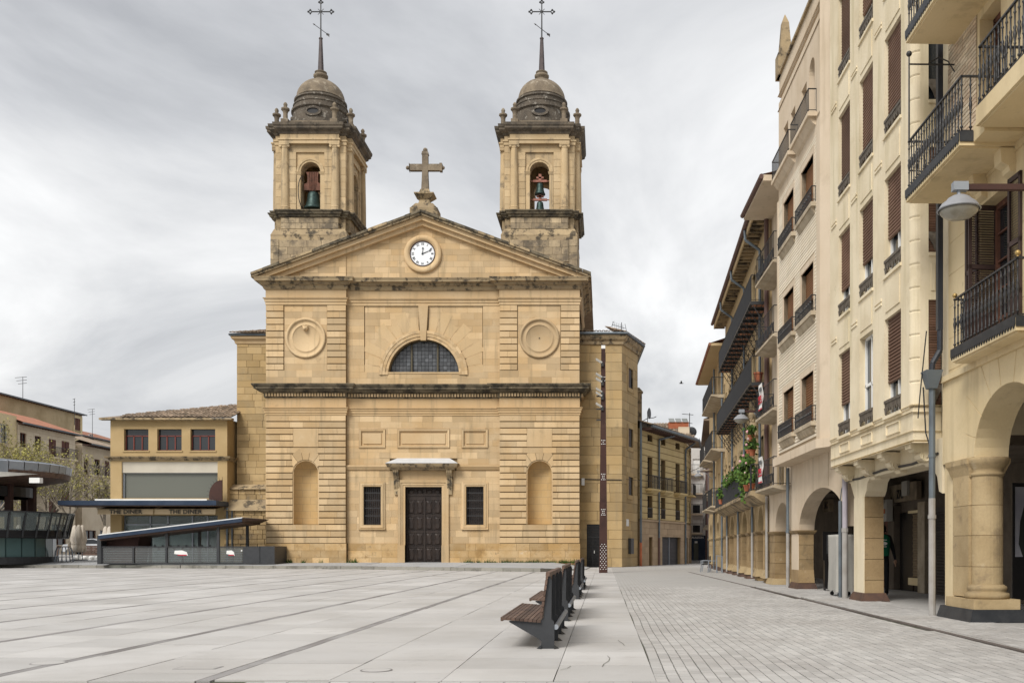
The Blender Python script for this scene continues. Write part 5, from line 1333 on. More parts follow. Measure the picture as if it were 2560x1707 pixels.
an = thing('roof_antenna', 'antenna with a small dish above the orange roof light', 'antenna', (at(1724, 0, 103)[0], 103, zr1))
ax_, az_ = at(1724, 1032, 103); MB().tube((ax_, 103, zr1-1), (ax_, 103, az_), .05, .04, 5).path([(ax_-.8, 103, az_-.1), (ax_+.4, 103, az_-.2)], .03, 4).path([(ax_-.7, 103, az_-1.0), (ax_+.3, 103, az_-1.1)], .03, 4).build('mast', m_iron, an)
dd = MB().lathe([(.02, 0), (.35, .03), (.55, .14)], 0, 0, 14); dd.v = [(ax_+.2+x_, 102.8+z_, az_-2.0+y_) for x_, y_, z_ in dd.v]; dd.build('dish', m_steel, an)
# white building closing the side street
m_wh = mk('white_render', (.60,.58,.55), .85, 0, (.52,.50,.47), .6, .4, .05, .05)
wb = thing('white_apartment_house', 'white apartment house with pale shutters over a dark shop at the street end', 'building', (10.5, 112, 0))
a_, b_ = at(1722, 0, 112)[0], at(1778, 0, 112)[0]; q = lambda v: at(0, v, 112)[1]
wx0, wx1 = at(1732, 0, 112)[0], at(1750, 0, 112)[0]
rows_ = [(1183, 1147), (1231, 1194), (1282, 1245), (1330, 1298)]
frame(0, 112); m = MB(); grid_wall(m, a_, b_, 0, q(1108), 0, .4, [('r', wx0, wx1, q(v0), q(v1)) for v0, v1 in rows_]); m.box(a_, b_, .6, 8, 0, q(1108)); m.build('wall', m_wh, wb)
for i, (v0, v1) in enumerate(rows_):
    w = MB().box(wx0, wx1, .2, .24, q(v0), q(v1)).build('window', m_glass, wb)
    MB().box(wx0, wx1, .12, .18, q(v0) + (0 if i < 2 else (q(v1)-q(v0))*.55), q(v1)).build('blind', m_white, w)
    bl = MB().box(wx0-.3, wx1+.25, -.5, 0, q(v0)-.25, q(v0)-.05).build('balcony', m_h[1], wb); r_ = MB().box(wx0-.3, wx1+.25, -.49, -.46, q(v0)+.95, q(v0)+1.0)
    for k in range(10): x_ = wx0-.3+k*(wx1-wx0+.55)/9; r_.box(x_-.012, x_+.012, -.48, -.46, q(v0)-.05, q(v0)+.95)
    r_.build('railing', m_iron, bl)
sh = MB().box(a_, wx1+.6, -.1, .05, -.1, q(1338)).build('shop_front', m_navy, wb); MB().box(wx0+.1, wx1-.2, -.14, -.1, 0, q(1358)).build('shop_window', m_glassb, sh)
text('lettering', 'MAULEON', m_white, sh, ((wx0+wx1)/2, -.12, q(1343)), .34, bold=.01); MB().box(wx0+.2, wx1-.3, -.16, -.14, q(1357), q(1352)).build('shop_board', m_white, sh)
for k in range(4): x_ = a_+k*.6; MB().box(x_, x_+.05, -.02, .0, q(1108), q(1095)).build('terrace_post', m_iron, wb)
MB().box(a_, b_, -.3, .4, q(1108), q(1108)+.25).build('cornice', m_wh, wb)
MB().tube((wx1+.75, -.15, 0), (wx1+.75, -.15, q(1115)), .14, .14, 8).build('downpipe', m_pipebr, wb)
frame(at(1764, 0, 112)[0], 84, 0, 0)
pk = thing('pink_house', 'pale pink house with iron balconies on the right of the side street', 'building', (0, 10, 0))
frame()
m_pk = mk('pink_render', (.55,.46,.46), .85, 0, (.47,.38,.37), .6, .4)
P0, P1 = (11.75, 111.0), (9.75, 88.0)
L_ = face(P0, P1)
hol = [('r', a, a+1.1, z0, z0+2.1) for a in (3, 8, 13, 18) for z0 in (3.6, 6.8, 10.0)]
m = MB(); grid_wall(m, 0, L_, 0, 13.0, 0, .4, hol); m.box(0, L_, .45, 4, 0, 13); m.build('wall', m_pk, pk)
for h_ in hol:
    MB().box(h_[1], h_[2], .2, .24, h_[3], h_[4]).build('window', m_shut, pk); bl = MB().box(h_[1]-.3, h_[2]+.3, -.6, 0, h_[3]-.2, h_[3]-.05).build('balcony', m_h[1], pk)
    r_ = MB().box(h_[1]-.3, h_[2]+.3, -.59, -.56, h_[3]+.9, h_[3]+.95)
    for k in range(12): x_ = h_[1]-.3+k*.155; r_.box(x_-.012, x_+.012, -.585, -.565, h_[3]-.05, h_[3]+.9)
    r_.build('railing', m_iron, bl)
MB().add([(0, -.8, 13), (L_, -.8, 13), (L_, 3, 14.2), (0, 3, 14.2)], [(0,1,2,3)]).box(0, L_, -.8, 0, 12.85, 12.99).build('roof', m_tile, pk)
MB().box(1, L_-2, -.1, -.02, 0, 2.6).build('shop_front', m_black, pk)
frame()
# ================================================================== arcaded houses on the right
def S(): frame(7.1, 0, 0, R(90) + .0224)       # x runs up the street, y towards the street
m_b1 = mk('yellow_plaster', (.71,.58,.365), .85, 0, (.63,.50,.29), .6, .45, .08, .18, 14, stain=[(.5, .9, .53, .7, (.52,.405,.235)), (.4, 5, .62, .72, (.45,.35,.21)), (.6, 1.8, .66, .76, (.34,.27,.17))], streak=(.55, .5, .72, (.45,.355,.21)))
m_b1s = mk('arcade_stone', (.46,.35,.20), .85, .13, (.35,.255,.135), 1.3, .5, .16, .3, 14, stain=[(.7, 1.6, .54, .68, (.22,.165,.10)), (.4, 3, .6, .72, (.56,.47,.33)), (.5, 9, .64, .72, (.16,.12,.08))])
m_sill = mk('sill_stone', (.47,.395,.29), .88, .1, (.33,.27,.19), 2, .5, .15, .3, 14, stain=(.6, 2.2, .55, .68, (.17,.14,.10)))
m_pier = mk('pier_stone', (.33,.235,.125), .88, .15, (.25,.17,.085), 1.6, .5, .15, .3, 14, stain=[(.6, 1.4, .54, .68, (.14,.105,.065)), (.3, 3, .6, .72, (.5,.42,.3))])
m_b2 = mk('cream_plaster', (.75,.655,.48), .85, 0, (.63,.53,.36), .8, .4, .07, .15, 18, stain=[(.55, 1.2, .54, .7, (.55,.46,.30)), (.45, 6, .62, .72, (.46,.38,.25)), (.6, 2.2, .65, .76, (.36,.31,.19))], streak=(.6, .5, .72, (.47,.405,.245)))
m_b3 = mk('beige_plaster', (.62,.515,.39), .85, 0, (.54,.435,.31), .8, .35, .06, .1, 14, stain=[(.5, 1.0, .54, .7, (.46,.37,.26)), (.5, 3.5, .64, .75, (.34,.27,.18))], streak=(.55, .5, .72, (.42,.335,.23)))
m_wbrick = mk('white_brick', (.76,.68,.55), .8, .09, (.62,.53,.39), 1, .3, .05, .08, 20)
m_brickj = mk('brick_joint', (.34,.26,.17), .9)
m_brick = mk('buff_brick', (.70,.60,.45), .85, .2, (.58,.42,.29), 3, .35, .12, .3, 30, stain=(.5, 2, .6, .72, (.66,.60,.5)))
m_blind = mk('brown_blind', (.19,.11,.075), .65, .25, (.13,.07,.046), 1.5, .5, .1, .08, streak=(.4, .5, .75, (.24,.16,.115)))
m_blindo = mk('orange_brown_blind', (.27,.135,.06), .6, .08, (.22,.10,.045), 1.5, .4, 0, .05)
m_dark = mk('shop_black', (.012,.011,.011), .35)
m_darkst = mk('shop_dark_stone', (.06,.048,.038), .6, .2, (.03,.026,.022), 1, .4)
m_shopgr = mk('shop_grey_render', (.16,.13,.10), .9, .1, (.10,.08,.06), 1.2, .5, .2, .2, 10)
m_rust = mk('rusty_skirt', (.07,.042,.033), .6, .1, (.11,.06,.04), 4, .5, .2, .15, 20)
m_skirt = mk('black_skirt', (.022,.024,.028), .5, .1, (.04,.042,.045), 4, .5, .1, .1, 20)
m_grille = mk('iron_fretwork', (.085,.07,.055), .6, 0, (.15,.13,.105), 9, .6)
m_tileu = mk('tile_soffit', (.33,.15,.085), .85, .25, (.24,.11,.065), 3, .4)
m_net = mk('balcony_netting', (.085,.09,.10), .8, 0, (.13,.135,.145), .8, .5, .15, .3, 30)

def rail(parent, pts, z0, z1, sp=.13, r=.011, mat=None, top=.02, name='railing', mid=None):
    m = MB()
    for (a, b) in zip(pts[:-1], pts[1:]):
        L_ = math.hypot(b[0]-a[0], b[1]-a[1]); n = max(1, int(L_/sp))
        for zz_, t in ((z1, top), (z0+.06, .012)) + (((mid, .012),) if mid else ()): m.tube((*a, zz_), (*b, zz_), t, t, 5)
        for i in range(n+1):
            f = i/n; x_, y_ = a[0]+(b[0]-a[0])*f, a[1]+(b[1]-a[1])*f; m.tube((x_, y_, z0), (x_, y_, z1), r, r, 4)
    return m.build(name, mat or m_iron, parent)
def pier(parent, s0, s1, zt, mat, d=.62, skirt=m_rust, h=.46, imp=True, out=.12, face_=None):
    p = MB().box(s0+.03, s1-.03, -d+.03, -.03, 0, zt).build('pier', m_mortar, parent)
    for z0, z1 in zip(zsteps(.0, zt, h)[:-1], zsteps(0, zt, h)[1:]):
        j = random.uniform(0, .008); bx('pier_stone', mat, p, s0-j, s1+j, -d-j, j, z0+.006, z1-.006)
    if skirt: MB().frus(s0-out, s1+out, -d-out, out, -.005, s0-out*.35, s1+out*.35, -d-out*.35, out*.35, .2).build('skirt', skirt, p)
    if face_: MB().box(s0+.02, s1+.01, .002, .025, .2, zt).build('plaster_face', face_, p)
    if imp: MB().sweep([(0, zt-.14), (.03, zt-.12), (.08, zt-.06), (.1, zt-.005), (0, zt)], [(s0, -d), (s1, -d), (s1, 0), (s0, 0)], True).build('impost', mat, p)
    return p
def archwall(parent, mat, s0, s1, z1, arches, y0=-.6, y1=0, zb=None, name='arcade_wall'):
    # outline from s0 to s1 along the bottom with arches (cx, a, b, spring)
    zb = zb if zb is not None else arches[0][3]
    pts = [(s0, z1), (s0, zb)]
    for (c, a, b, sp) in arches:
        for i in range(21): t = math.pi*(1-i/20); pts.append((c + a*math.cos(t), sp + b*math.sin(t)))
    pts += [(s1, zb), (s1, z1)]
    return MB().prism(pts, y0, y1).build(name, mat, parent)
def blind(parent, a, b, z0, z1, y, mat, step=.075, ax='s', name='roller_blind'):
    m = MB(); z = z0
    prof = []
    while z < z1 - .001:
        e = min(z+step, z1); prof += [(y, z), (y+.03, z+step*.3), (y+.026, z+step*.7), (y-.01, e)]; z = e
    if ax == 's': m.prism(prof + [(y-.03, z1), (y-.03, z0)], a, b, 'x')
    else:
        # blind on a wall facing the camera: prof runs along -x
        m.prism([(p[0], p[1]) for p in prof] + [(y-.03, z1), (y-.03, z0)], a, b, 'x')
        m.v = [(-y_, x_, z_) for x_, y_, z_ in m.v]
    return m.build(name, mat, parent)

# ------------------------------------------------------------------ house 1 (nearest)
S()
b1 = thing('yellow_corner_house', 'yellow plastered house with turned iron balconies at the right edge', 'building', (15, -.5, 0))
archwall(b1, m_b1, 9.5, 19.3, 4.66, [(12.75, 1.38, 1.1, 2.96), (16.35, 1.38, 1.1, 2.96)], -.62, 0)
# incised wedge stones round the arch
for c in (16.35, 12.75):
    ang = [0, 18, 40, 62, 80, 100, 118, 140, 162, 180]
    for t0, t1 in zip(ang[:-1], ang[1:]):
        P_ = lambda t, k: (c + 1.38*k*math.cos(R(t)), 2.96 + 1.1*k*math.sin(R(t)))
        ts = [t0+.5, (t0+t1)/2, t1-.5]; o = [P_(t, 1.004) for t in ts]
        def outer(t):
            dx_, dz_ = 1.38*math.cos(R(t)), 1.1*math.sin(R(t)); k = min(1.77/max(abs(dx_), .01), 1.66/max(dz_, .01)); return (c+dx_*k, 2.96+dz_*k)
        o += [outer(t) for t in reversed((ts[0], ts[2]))]
        MB().prism(o, -.01, .008).build('voussoir', m_b1, b1)
MB().box(9.5, 19.3, -3.6, -.62, 4.2, 4.5).build('arcade_ceiling', m_b1, b1)
# upper walls: yellow plaster with joints round the first floor window, brick above
UW = -.12
hol = [('r', 16.5, 17.75, 4.75, 7.5), ('r', 14.0, 15.6, 8.4, 11.0), ('r', 16.9, 17.8, 8.3, 10.9), ('r', 16.9, 17.8, 11.4, 13.8)]
m = MB(); grid_wall(m, 9.5, 19.3, 4.66, 16, UW-.4, UW, hol); m.box(9.5, 19.3, -3.6, -3.2, 0, 16).box(9.5, 9.9, -3.2, UW-.4, 4.66, 16).box(18.9, 19.3, -3.2, UW-.4, 4.66, 16); m.build('upper_wall', m_b1, b1)
for z0, z1 in zip(zsteps(4.8, 7.9, .62)[:-1], zsteps(4.8, 7.9, .62)[1:]):
    for a, b in ((17.78, 19.3), (14.2, 16.47)): bx('plaster_panel', m_b1, b1, a, b, UW-.01, UW+.006, z0+.006, z1-.006)
MB().box(14, 19.3, UW-.01, UW+.02, 7.91, 8.1).build('string_course', m_b1, b1)
MB().box(14, 19.25, -.02, .06, 4.55, 4.66).build('ledge', m_b1, b1)
z = 8.12; k = 0
while z < 12.2:
    x_ = 17.93 - (.12 if k % 2 else 0)
    while x_ < 19.28:
        a, b = max(x_, 17.93), min(x_+.245, 19.3)
        if b - a > .04: bx('brick', m_brick, b1, a+.005, b-.005, UW-.02, UW+.012+random.uniform(0,.006), z+.008, z+.07)
        x_ += .25
    z += .08; k += 1
MB().box(17.9, 19.3, UW-.01, UW+.003, 8.1, 14).build('brick_bed', m_brickj, b1)
# column
cz = 2.96
pr = MB().box(18.0, 18.72, -.6, .0, .42, cz-.3).build('pier', m_b1s, b1)
for z0, z1 in zip((.42, .98, 1.55, 2.1)[:], (.98, 1.55, 2.1, 2.66)):
    bx('pier_stone', m_b1s, pr, 17.98, 18.74, -.62, .012, z0+.005, z1-.005)
    MB().lathe([(.275, z0+.006), (.275, z1-.006)], 17.93, -.31, 28).build('column_drum', m_b1s, pr, False)
MB().lathe([(.27, .42), (.27, 2.66)], 17.93, -.31, 24).build('column_core', m_mortar, pr)
MB().lathe([(.38, .4), (.39, .45), (.38, .5), (.33, .52), (.33, .55), (.35, .58), (.34, .62), (.28, .66)], 17.93, -.31, 32).build('column_base', m_b1s, pr, True)
MB().lathe([(.27, 2.62), (.30, 2.64), (.30, 2.68), (.275, 2.70), (.29, 2.76), (.36, 2.84), (.38, 2.9), (.38, 2.96)], 17.93, -.31, 32).build('capital', m_b1s, pr, True)
MB().sweep([(0, 2.62), (.02, 2.68), (.06, 2.8), (.09, 2.86), (.1, 2.955), (0, 2.957)], [(17.95, -.62), (18.8, -.62), (18.8, 0), (17.95, 0)], True).build('capital_moulding', m_b1s, pr)
MB().box(17.52, 18.85, -.74, .1, .22, .4).build('plinth', m_b1s, pr)
MB().frus(17.42, 19.1, -.86, .2, -.005, 17.48, 19.05, -.8, .14, .22).build('skirt', m_skirt, pr)
MB().box(18.8, 19.28, -.6, -.04, 0, 4.6).build('party_pier', m_b1, pr)
# balusters
def bal_mesh(h):
    k = h/.95
    return mesh_of(MB().lathe([(.012, 0), (.012, .10*k), (.024, .11*k), (.024, .13*k), (.012, .14*k), (.012, .34*k), (.02, .36*k), (.012, .38*k), (.022, .45*k), (.028, .5*k), (.016, .56*k), (.024, .6*k), (.012, .63*k), (.012, .8*k), (.022, .82*k), (.012, .84*k), (.012, .95*k)], 0, 0, 8), m_iron, True)
BM = bal_mesh(.95)
def turned_rail(parent, pts, z0, z1, sp, nm='railing'):
    r_ = MB(); sc_ = (z1-z0)/.95
    for a, b in zip(pts[:-1], pts[1:]): r_.box(min(a[0],b[0])-.02, max(a[0],b[0])+.02, min(a[1],b[1])-.02, max(a[1],b[1])+.02, z1-.03, z1).box(min(a[0],b[0])-.012, max(a[0],b[0])+.012, min(a[1],b[1])-.012, max(a[1],b[1])+.012, z0+.05, z0+.07)
    ro = r_.build(nm, m_iron, parent)
    for a, b in zip(pts[:-1], pts[1:]):
        L_ = math.hypot(b[0]-a[0], b[1]-a[1]); n = max(1, round(L_/sp))
        for i in range(n): f = i/n; inst('baluster', BM, ro, (a[0]+(b[0]-a[0])*f, a[1]+(b[1]-a[1])*f, z0), (0,0,0), (1.15, 1.15, sc_*.97))
    return ro
def valance(parent, a, b, y, z0, z1, step=.1):
    n = max(2, int((b-a)/step)); pts = [(a, z1)]
    for i in range(n): x_ = a+(b-a)*i/n; w = (b-a)/n; pts += [(x_, z0+.06), (x_+w*.25, z0+.045), (x_+w*.5, z0), (x_+w*.75, z0+.045)]
    pts += [(b, z0+.06), (b, z1)]
    return MB().prism(pts, y, y+.015).build('valance', m_skirt, parent)
def slabbal(s0, s1, c, z0, t=.18, rz=.95, sp=.13, pts=None, val=True, rail_=True, rend=(1, 1)):
    b = MB().box(s0, s1, UW, c, z0, z0+t).box(s0+.05, s1-.05, UW, c-.05, z0-.03, z0).build('balcony', m_b1, b1)
    if val:
        valance(b, s0, s1, c+.004, z0+.03, z0+t+.03)
        m_ = MB()
        for xx in (s0, s1-.015): m_.box(xx, xx+.015, c-.4, c, z0+.06, z0+t+.03)
        m_.v = [(x_ + (-.02 if x_ < (s0+s1)/2 else .02), y_, z_) for x_, y_, z_ in m_.v]; m_.build('valance_end', m_skirt, b)
    if rail_:
        p = [(s0+.04, UW)] if rend[0] else []
        p += [(s0+.04, c-.05), (s1-.04, c-.05)]
        if rend[1]: p += [(s1-.04, UW)]
        turned_rail(b, p, z0+t, z0+t+rz, sp)
    return b
bA = slabbal(15.2, 17.85, .38, 4.69, .2, .95, .155)
for x_ in (15.24, 17.81): MB().ball((x_, .33, 5.9), .045, 10, 8).lathe([(.02, 5.82), (.02, 5.87)], x_, .33, 8).build('brass_finial', mk('brass', (.42,.29,.11), .4, metal=.5), bA, True)
bB = slabbal(16.3, 19.0, .83, 8.0, .2, .98, .14)
MB().tube((18.96, .78, 9.1), (18.96, .78, 10.8), .018, .014, 6).ball((18.96, .78, 10.86), .055, 10, 8).tube((18.96, .78, 10.66), (18.96, UW, 10.66), .016, .016, 6).path([(18.96, UW, 10.5), (18.96, .02, 10.72), (18.96, .2, 10.8), (18.96, .4, 10.68)], .013, 5).build('awning_post', m_iron, bB)
MB().tube((18.96, .78, 8.6), (18.96, -.1, 8.6), .012, .012, 5).build('cross_bar', m_iron, bB)
bC = slabbal(12.5, 15.85, .74, 8.12, .3, .98, .14, val=False)
bD = slabbal(16.3, 19.0, .83, 11.08, .2, .98, .14)
bE = slabbal(12.5, 15.85, .74, 11.2, .3, .98, .14, val=False)
MB().box(15.85, 16.3, UW, .6, 8.05, 8.32).build('slab_link', m_b1, b1)
for s_ in (16.45, 17.6): MB().prism([(UW, 7.55), (UW+.1, 7.6), (UW+.12, 7.68), (UW+.24, 7.74), (UW+.26, 7.97), (UW, 7.97)], s_-.14, s_+.14, 'x').build('bracket', m_b1, b1)
# windows
def b1window(a, b, z0, z1, shutters):
    w = MB().box(a, b, UW-.36, UW-.32, z0, z1).build('window', m_glass, b1)
    f = MB(); md = (a+b)/2
    for q in ((a, a+.09), (b-.09, b), (md-.06, md+.06)): f.box(q[0], q[1], UW-.33, UW-.25, z0, z1)
    f.box(a, b, UW-.33, UW-.25, z0, z0+.7).box(a, b, UW-.33, UW-.25, z1-.1, z1)
    for zz_ in (z0+1.2, z0+1.7, z0+2.2): f.box(a, b, UW-.31, UW-.27, zz_, zz_+.03)
    f.build('window_frame', m_yoke, w)
    if shutters:
        for (x0, y0, x1, y1) in ((b+.02, UW+.05, b+.02+.42, UW+.1), (b-.02, UW-.3, b-.02-.04, UW+.25), (a-.45, UW+.03, a-.02, UW+.05)):
            d = Vector((x1-x0, y1-y0, 0)); L_ = d.length; d.normalize(); n_ = Vector((-d.y, d.x, 0))
            sh = MB()
            def pbox(l0, l1, t0, t1, za, zb_):
                P_ = [Vector((x0, y0, 0)) + d*l + n_*t for l, t in ((l0, t0), (l1, t0), (l1, t1), (l0, t1))]
                sh.add([(p.x, p.y, za) for p in P_] + [(p.x, p.y, zb_) for p in P_], [(0,3,2,1), (4,5,6,7), (0,1,5,4), (1,2,6,5), (2,3,7,6), (3,0,4,7)])
            pbox(0, .06, -.02, .02, z0, z1); pbox(L_-.06, L_, -.02, .02, z0, z1)
            for zz_ in (z0, z0+.75, z0+1.6, z1-.08): pbox(0, L_, -.02, .02, zz_, zz_+.08)
            pbox(.05, L_-.05, -.012, .012, z0+.05, z0+.78)
            so_ = sh.build('shutter', m_shut2, w); sh = MB()
            zz_ = z0+.86
            while zz_ < z1-.1:
                P_ = [Vector((x0, y0, 0)) + d*l + n_*t for l, t in ((.06, -.016), (L_-.06, -.016), (L_-.06, .016), (.06, .016))]
                sh.add([(P_[0].x, P_[0].y, zz_+.03), (P_[1].x, P_[1].y, zz_+.03), (P_[2].x, P_[2].y, zz_), (P_[3].x, P_[3].y, zz_)], [(0,1,2,3)]); zz_ += .045
            sh.build('shutter_slats', m_shut2, so_)
m_shut2 = mk('dark_brown_shutter', (.055,.033,.028), .55, 0, (.04,.024,.02), 2, .4)
b1window(16.5, 17.75, 4.75, 7.5, True); b1window(14.0, 15.6, 8.4, 11.0, False); b1window(16.9, 17.8, 8.3, 10.9, False); b1window(16.9, 17.8, 11.4, 13.8, False)
# shops inside the first arcade
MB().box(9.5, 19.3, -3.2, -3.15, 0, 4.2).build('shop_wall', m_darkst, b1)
MB().box(15.5, 19.0, -2.4, -1.9, 2.75, 2.95).box(15.5, 19.0, -2.2, -2.1, 3.0, 3.1).build('shop_sign_beam', m_dark, b1)
MB().box(17.6, 17.75, -1.5, -1.3, 3.0, 3.35).build('speaker', m_dark, b1)
S()
po = thing('framed_poster', 'tall poster of a cypress and a church hung on a dark shop wall', 'poster', (18.6, -3, .9))
pz0, pz1 = 1.05, 2.6
MB().box(19.22, 19.26, -2.35, -1.35, pz0-.75, pz1).build('panel', m_dark, po)
pX = 19.21
MB().box(pX-.005, pX, -2.3, -1.4, pz0+.1, pz1-.08).build('picture_sky', mk('poster_sky', (.34,.34,.38), .4, 0, (.25,.25,.3), 1.5, .5), po)
m_pd = mk('poster_dark', (.02,.025,.02), .4); m_pb = mk('poster_brown', (.16,.085,.05), .4)
cyp = MB().prism([(-1.55, pz0+.1), (-1.47, pz0+.35), (-1.5, pz0+.8), (-1.6, pz0+1.2), (-1.7, pz0+.8), (-1.74, pz0+.35), (-1.68, pz0+.1)], pX-.012, pX-.006, 'x').build('picture_tree', m_pd, po)
MB().prism([(-1.8, pz0+.1), (-1.8, pz0+.4), (-1.9, pz0+.62), (-1.96, pz0+.42), (-2.1, pz0+.55), (-2.3, pz0+.6), (-2.3, pz0+.1)], pX-.013, pX-.007, 'x').build('picture_church', m_pb, po)
MB().box(pX-.01, pX-.005, -2.2, -1.75, .62, .66).box(pX-.01, pX-.005, -2.2, -1.9, .54, .57).build('caption_bars', m_white, po)

# ------------------------------------------------------------------ downpipes between the houses
S()
dp = thing('rain_downpipe', 'grey rain pipe with a hopper running down beside the nearest column', 'downpipe', (19.25, .1, 0))
MB().box(19.22, 19.34, .02, .12, 5.6, 14).build('upper_pipe', mk('slate_pipe', (.026,.03,.04), .45), dp)
MB().path([(19.28, .06, 5.65), (19.28, .06, 5.2), (19.3, .2, 4.95), (19.3, .22, 4.75)], .058, 8).build('elbow', bpy.data.materials['slate_pipe'], dp)
MB().frus(19.2, 19.4, .14, .3, 4.45, 19.13, 19.47, .05, .38, 4.8).build('hopper', m_pipe, dp)
MB().tube((19.3, .21, 2.3), (19.3, .21, 4.46), .062, .062, 10).tube((19.3, .21, 3.1), (19.3, .21, 3.16), .072, .072, 10).build('middle_pipe', m_pipe, dp)
MB().tube((19.3, .21, 0.0), (19.3, .21, 2.3), .066, .066, 10).tube((19.3, .21, 1.9), (19.3, .21, 1.97), .08, .08, 10).build('lower_pipe', m_pipew, dp)
MB().path([(19.4, .35, 4.5), (19.4, .3, 3.6), (19.42, .2, 3.3), (19.4, .18, 2.7)], .015, 4).path([(19.36, .3, 5.6), (19.4, .42, 4.3), (19.5, .42, 3.9)], .012, 4).build('loose_cable', m_iron, dp)
dp2 = thing('rain_downpipe', 'thick pale rain pipe with a rusty collar beside the covered trolley', 'downpipe', (26.1, .12, 0))
MB().tube((26.1, .1, .0), (26.1, .1, 1.75), .078, .078, 10).tube((26.1, .1, 1.75), (26.1, .1, 1.86), .092, .092, 10).build('lower_pipe', m_pipew, dp2); MB().tube((26.1, .1, 1.86), (26.1, .1, 3.45), .072, .072, 10).build('upper_pipe', mk('lilac_pipe', (.40,.37,.41), .5, 0, (.33,.3,.33), 2, .4), dp2)
MB().tube((26.5, .12, .0), (26.5, .12, 2.6), .05, .05, 8).path([(26.5, .12, 2.6), (26.45, .1, 2.9), (26.2, .05, 3.2)], .018, 4).build('thin_pipe', m_pipe, dp2)
dp3 = thing('rain_downpipe', 'grey rain pipe beside the first arched pier of the white brick house', 'downpipe', (33.25, .1, 0))
MB().tube((33.25, .12, .0), (33.25, .12, 1.9), .06, .06, 10).build('lower_pipe', m_pipew, dp3); MB().tube((33.25, .12, 1.9), (33.25, .12, 4.05), .055, .055, 10).tube((33.25, .12, 1.85), (33.25, .12, 1.95), .075, .075, 10).build('upper_pipe', m_pipe, dp3)

# ------------------------------------------------------------------ house 2: cream house with a projecting bay
S()
b2 = thing('cream_bay_house', 'cream house with a tall projecting bay of shuttered windows on scrolled corbels', 'building', (23, -.5, 0))
W2 = -.15
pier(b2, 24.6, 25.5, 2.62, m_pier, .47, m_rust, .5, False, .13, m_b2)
MB().prism([(24.6, 2.62), (25.5, 2.62), (25.9, 3.05), (25.9, 3.2), (24.15, 3.2), (24.15, 3.05), (24.35, 2.95), (24.45, 2.75)], -.5, .01).build('pier_head', m_b2, b2)
MB().prism([(19.32, 2.4), (19.5, 2.45), (19.6, 2.75), (19.85, 2.95), (19.85, 3.06), (19.32, 3.06)], -.66, 0).build('end_haunch', m_b2, b2)
MB().box(19.32, 26.3, -.62, .0, 3.06, 3.5).build('lintel', m_b2, b2)
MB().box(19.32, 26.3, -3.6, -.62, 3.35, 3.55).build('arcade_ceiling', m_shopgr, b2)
MB().path([(26.2, .03, 3.12), (25, .03, 3.1), (23, .03, 3.16), (21, .03, 3.12), (19.5, .03, 3.2)], .03, 5).build('cable', m_iron, b2)
MB().box(19.32, 26.3, -3.6, W2-.3, 3.55, 16.6).box(19.32, 19.75, W2-.3, W2, 3.5, 16.6).build('main_wall', m_b2, b2)
BO = .45                                       # bay front
bs0, bs1 = 19.75, 26.3
wsl = [(20.45, 21.56), (22.42, 23.5), (24.34, 25.42)]
fl = [4.2 + 3.07*k for k in range(4)]
hol = [('r', a, b, z0, z0+2.12) for a, b in wsl for z0 in fl]
m = MB(); grid_wall(m, bs0+.18, bs1, 4.15, 16.4, BO-.22, BO, hol); bay = m.build('bay_front', m_b2, b2)
# bay base with panels, cornices and corbels
MB().prism([(W2, 3.5), (BO-.02, 3.5), (BO-.02, 4.15), (W2, 4.15)], bs0+.02, bs1, 'x').build('bay_base', m_b2, b2)
MB().sweep([(0, 3.46), (.06, 3.48), (.1, 3.56), (.13, 3.58), (.13, 3.64), (0, 3.68)], [(bs1, W2), (bs1, BO-.02), (bs0, BO-.02), (bs0, W2)][::-1]).build('base_moulding', m_b2, b2) if False else None
def bring(nm, prof):
    m = MB()
    # profile swept round the bay (near return and front)
    pth_ = [(bs1, W2), (bs1, BO), (bs0, BO), (bs0, W2)]
    pth_ = pth_[::1]
    m.sweep([(-o, z) for o, z in prof], pth_); return m.build(nm, m_b2, b2)
bring('base_moulding', [(-.02, 3.44), (.05, 3.46), (.1, 3.54), (.12, 3.56), (.12, 3.62), (.06, 3.66), (-.02, 3.68)])
bring('sill_moulding', [(-.03, 4.06), (.04, 4.08), (.07, 4.14), (.07, 4.19), (-.03, 4.2)])
for a, b in wsl:
    fm = MB()
    for q in ((a+.1, b-.1, 3.76, 3.78), (a+.1, b-.1, 3.98, 4.0), (a+.1, a+.12, 3.78, 3.98), (b-.12, b-.1, 3.78, 3.98)): fm.box(q[0], q[1], BO-.03, BO+.012, q[2], q[3])
    fm.build('panel_frame', m_b2, b2)
for s_ in (25.75, 23.95, 22.05, 20.12):
    pf = [(W2, 2.98), (-.02, 3.0), (.03, 3.06), (-.0, 3.12), (.08, 3.1), (.2, 3.14), (.24, 3.22), (.2, 3.27), (.34, 3.29), (.36, 3.33), (.42, 3.35), (.42, 3.46), (W2, 3.46)]
    c_ = MB().prism(pf, s_-.17, s_+.17, 'x')
    for q in (-1, 1):
        sp = [(.08+.1*t_*math.cos(t_*7), 3.16+.1*t_*math.sin(t_*7)) for t_ in [i/16 for i in range(17)]]
        c_.path([(s_+q*.175, y_, z_) for y_, z_ in sp], .018, 4)
    c_.build('corbel', m_b2, b2)
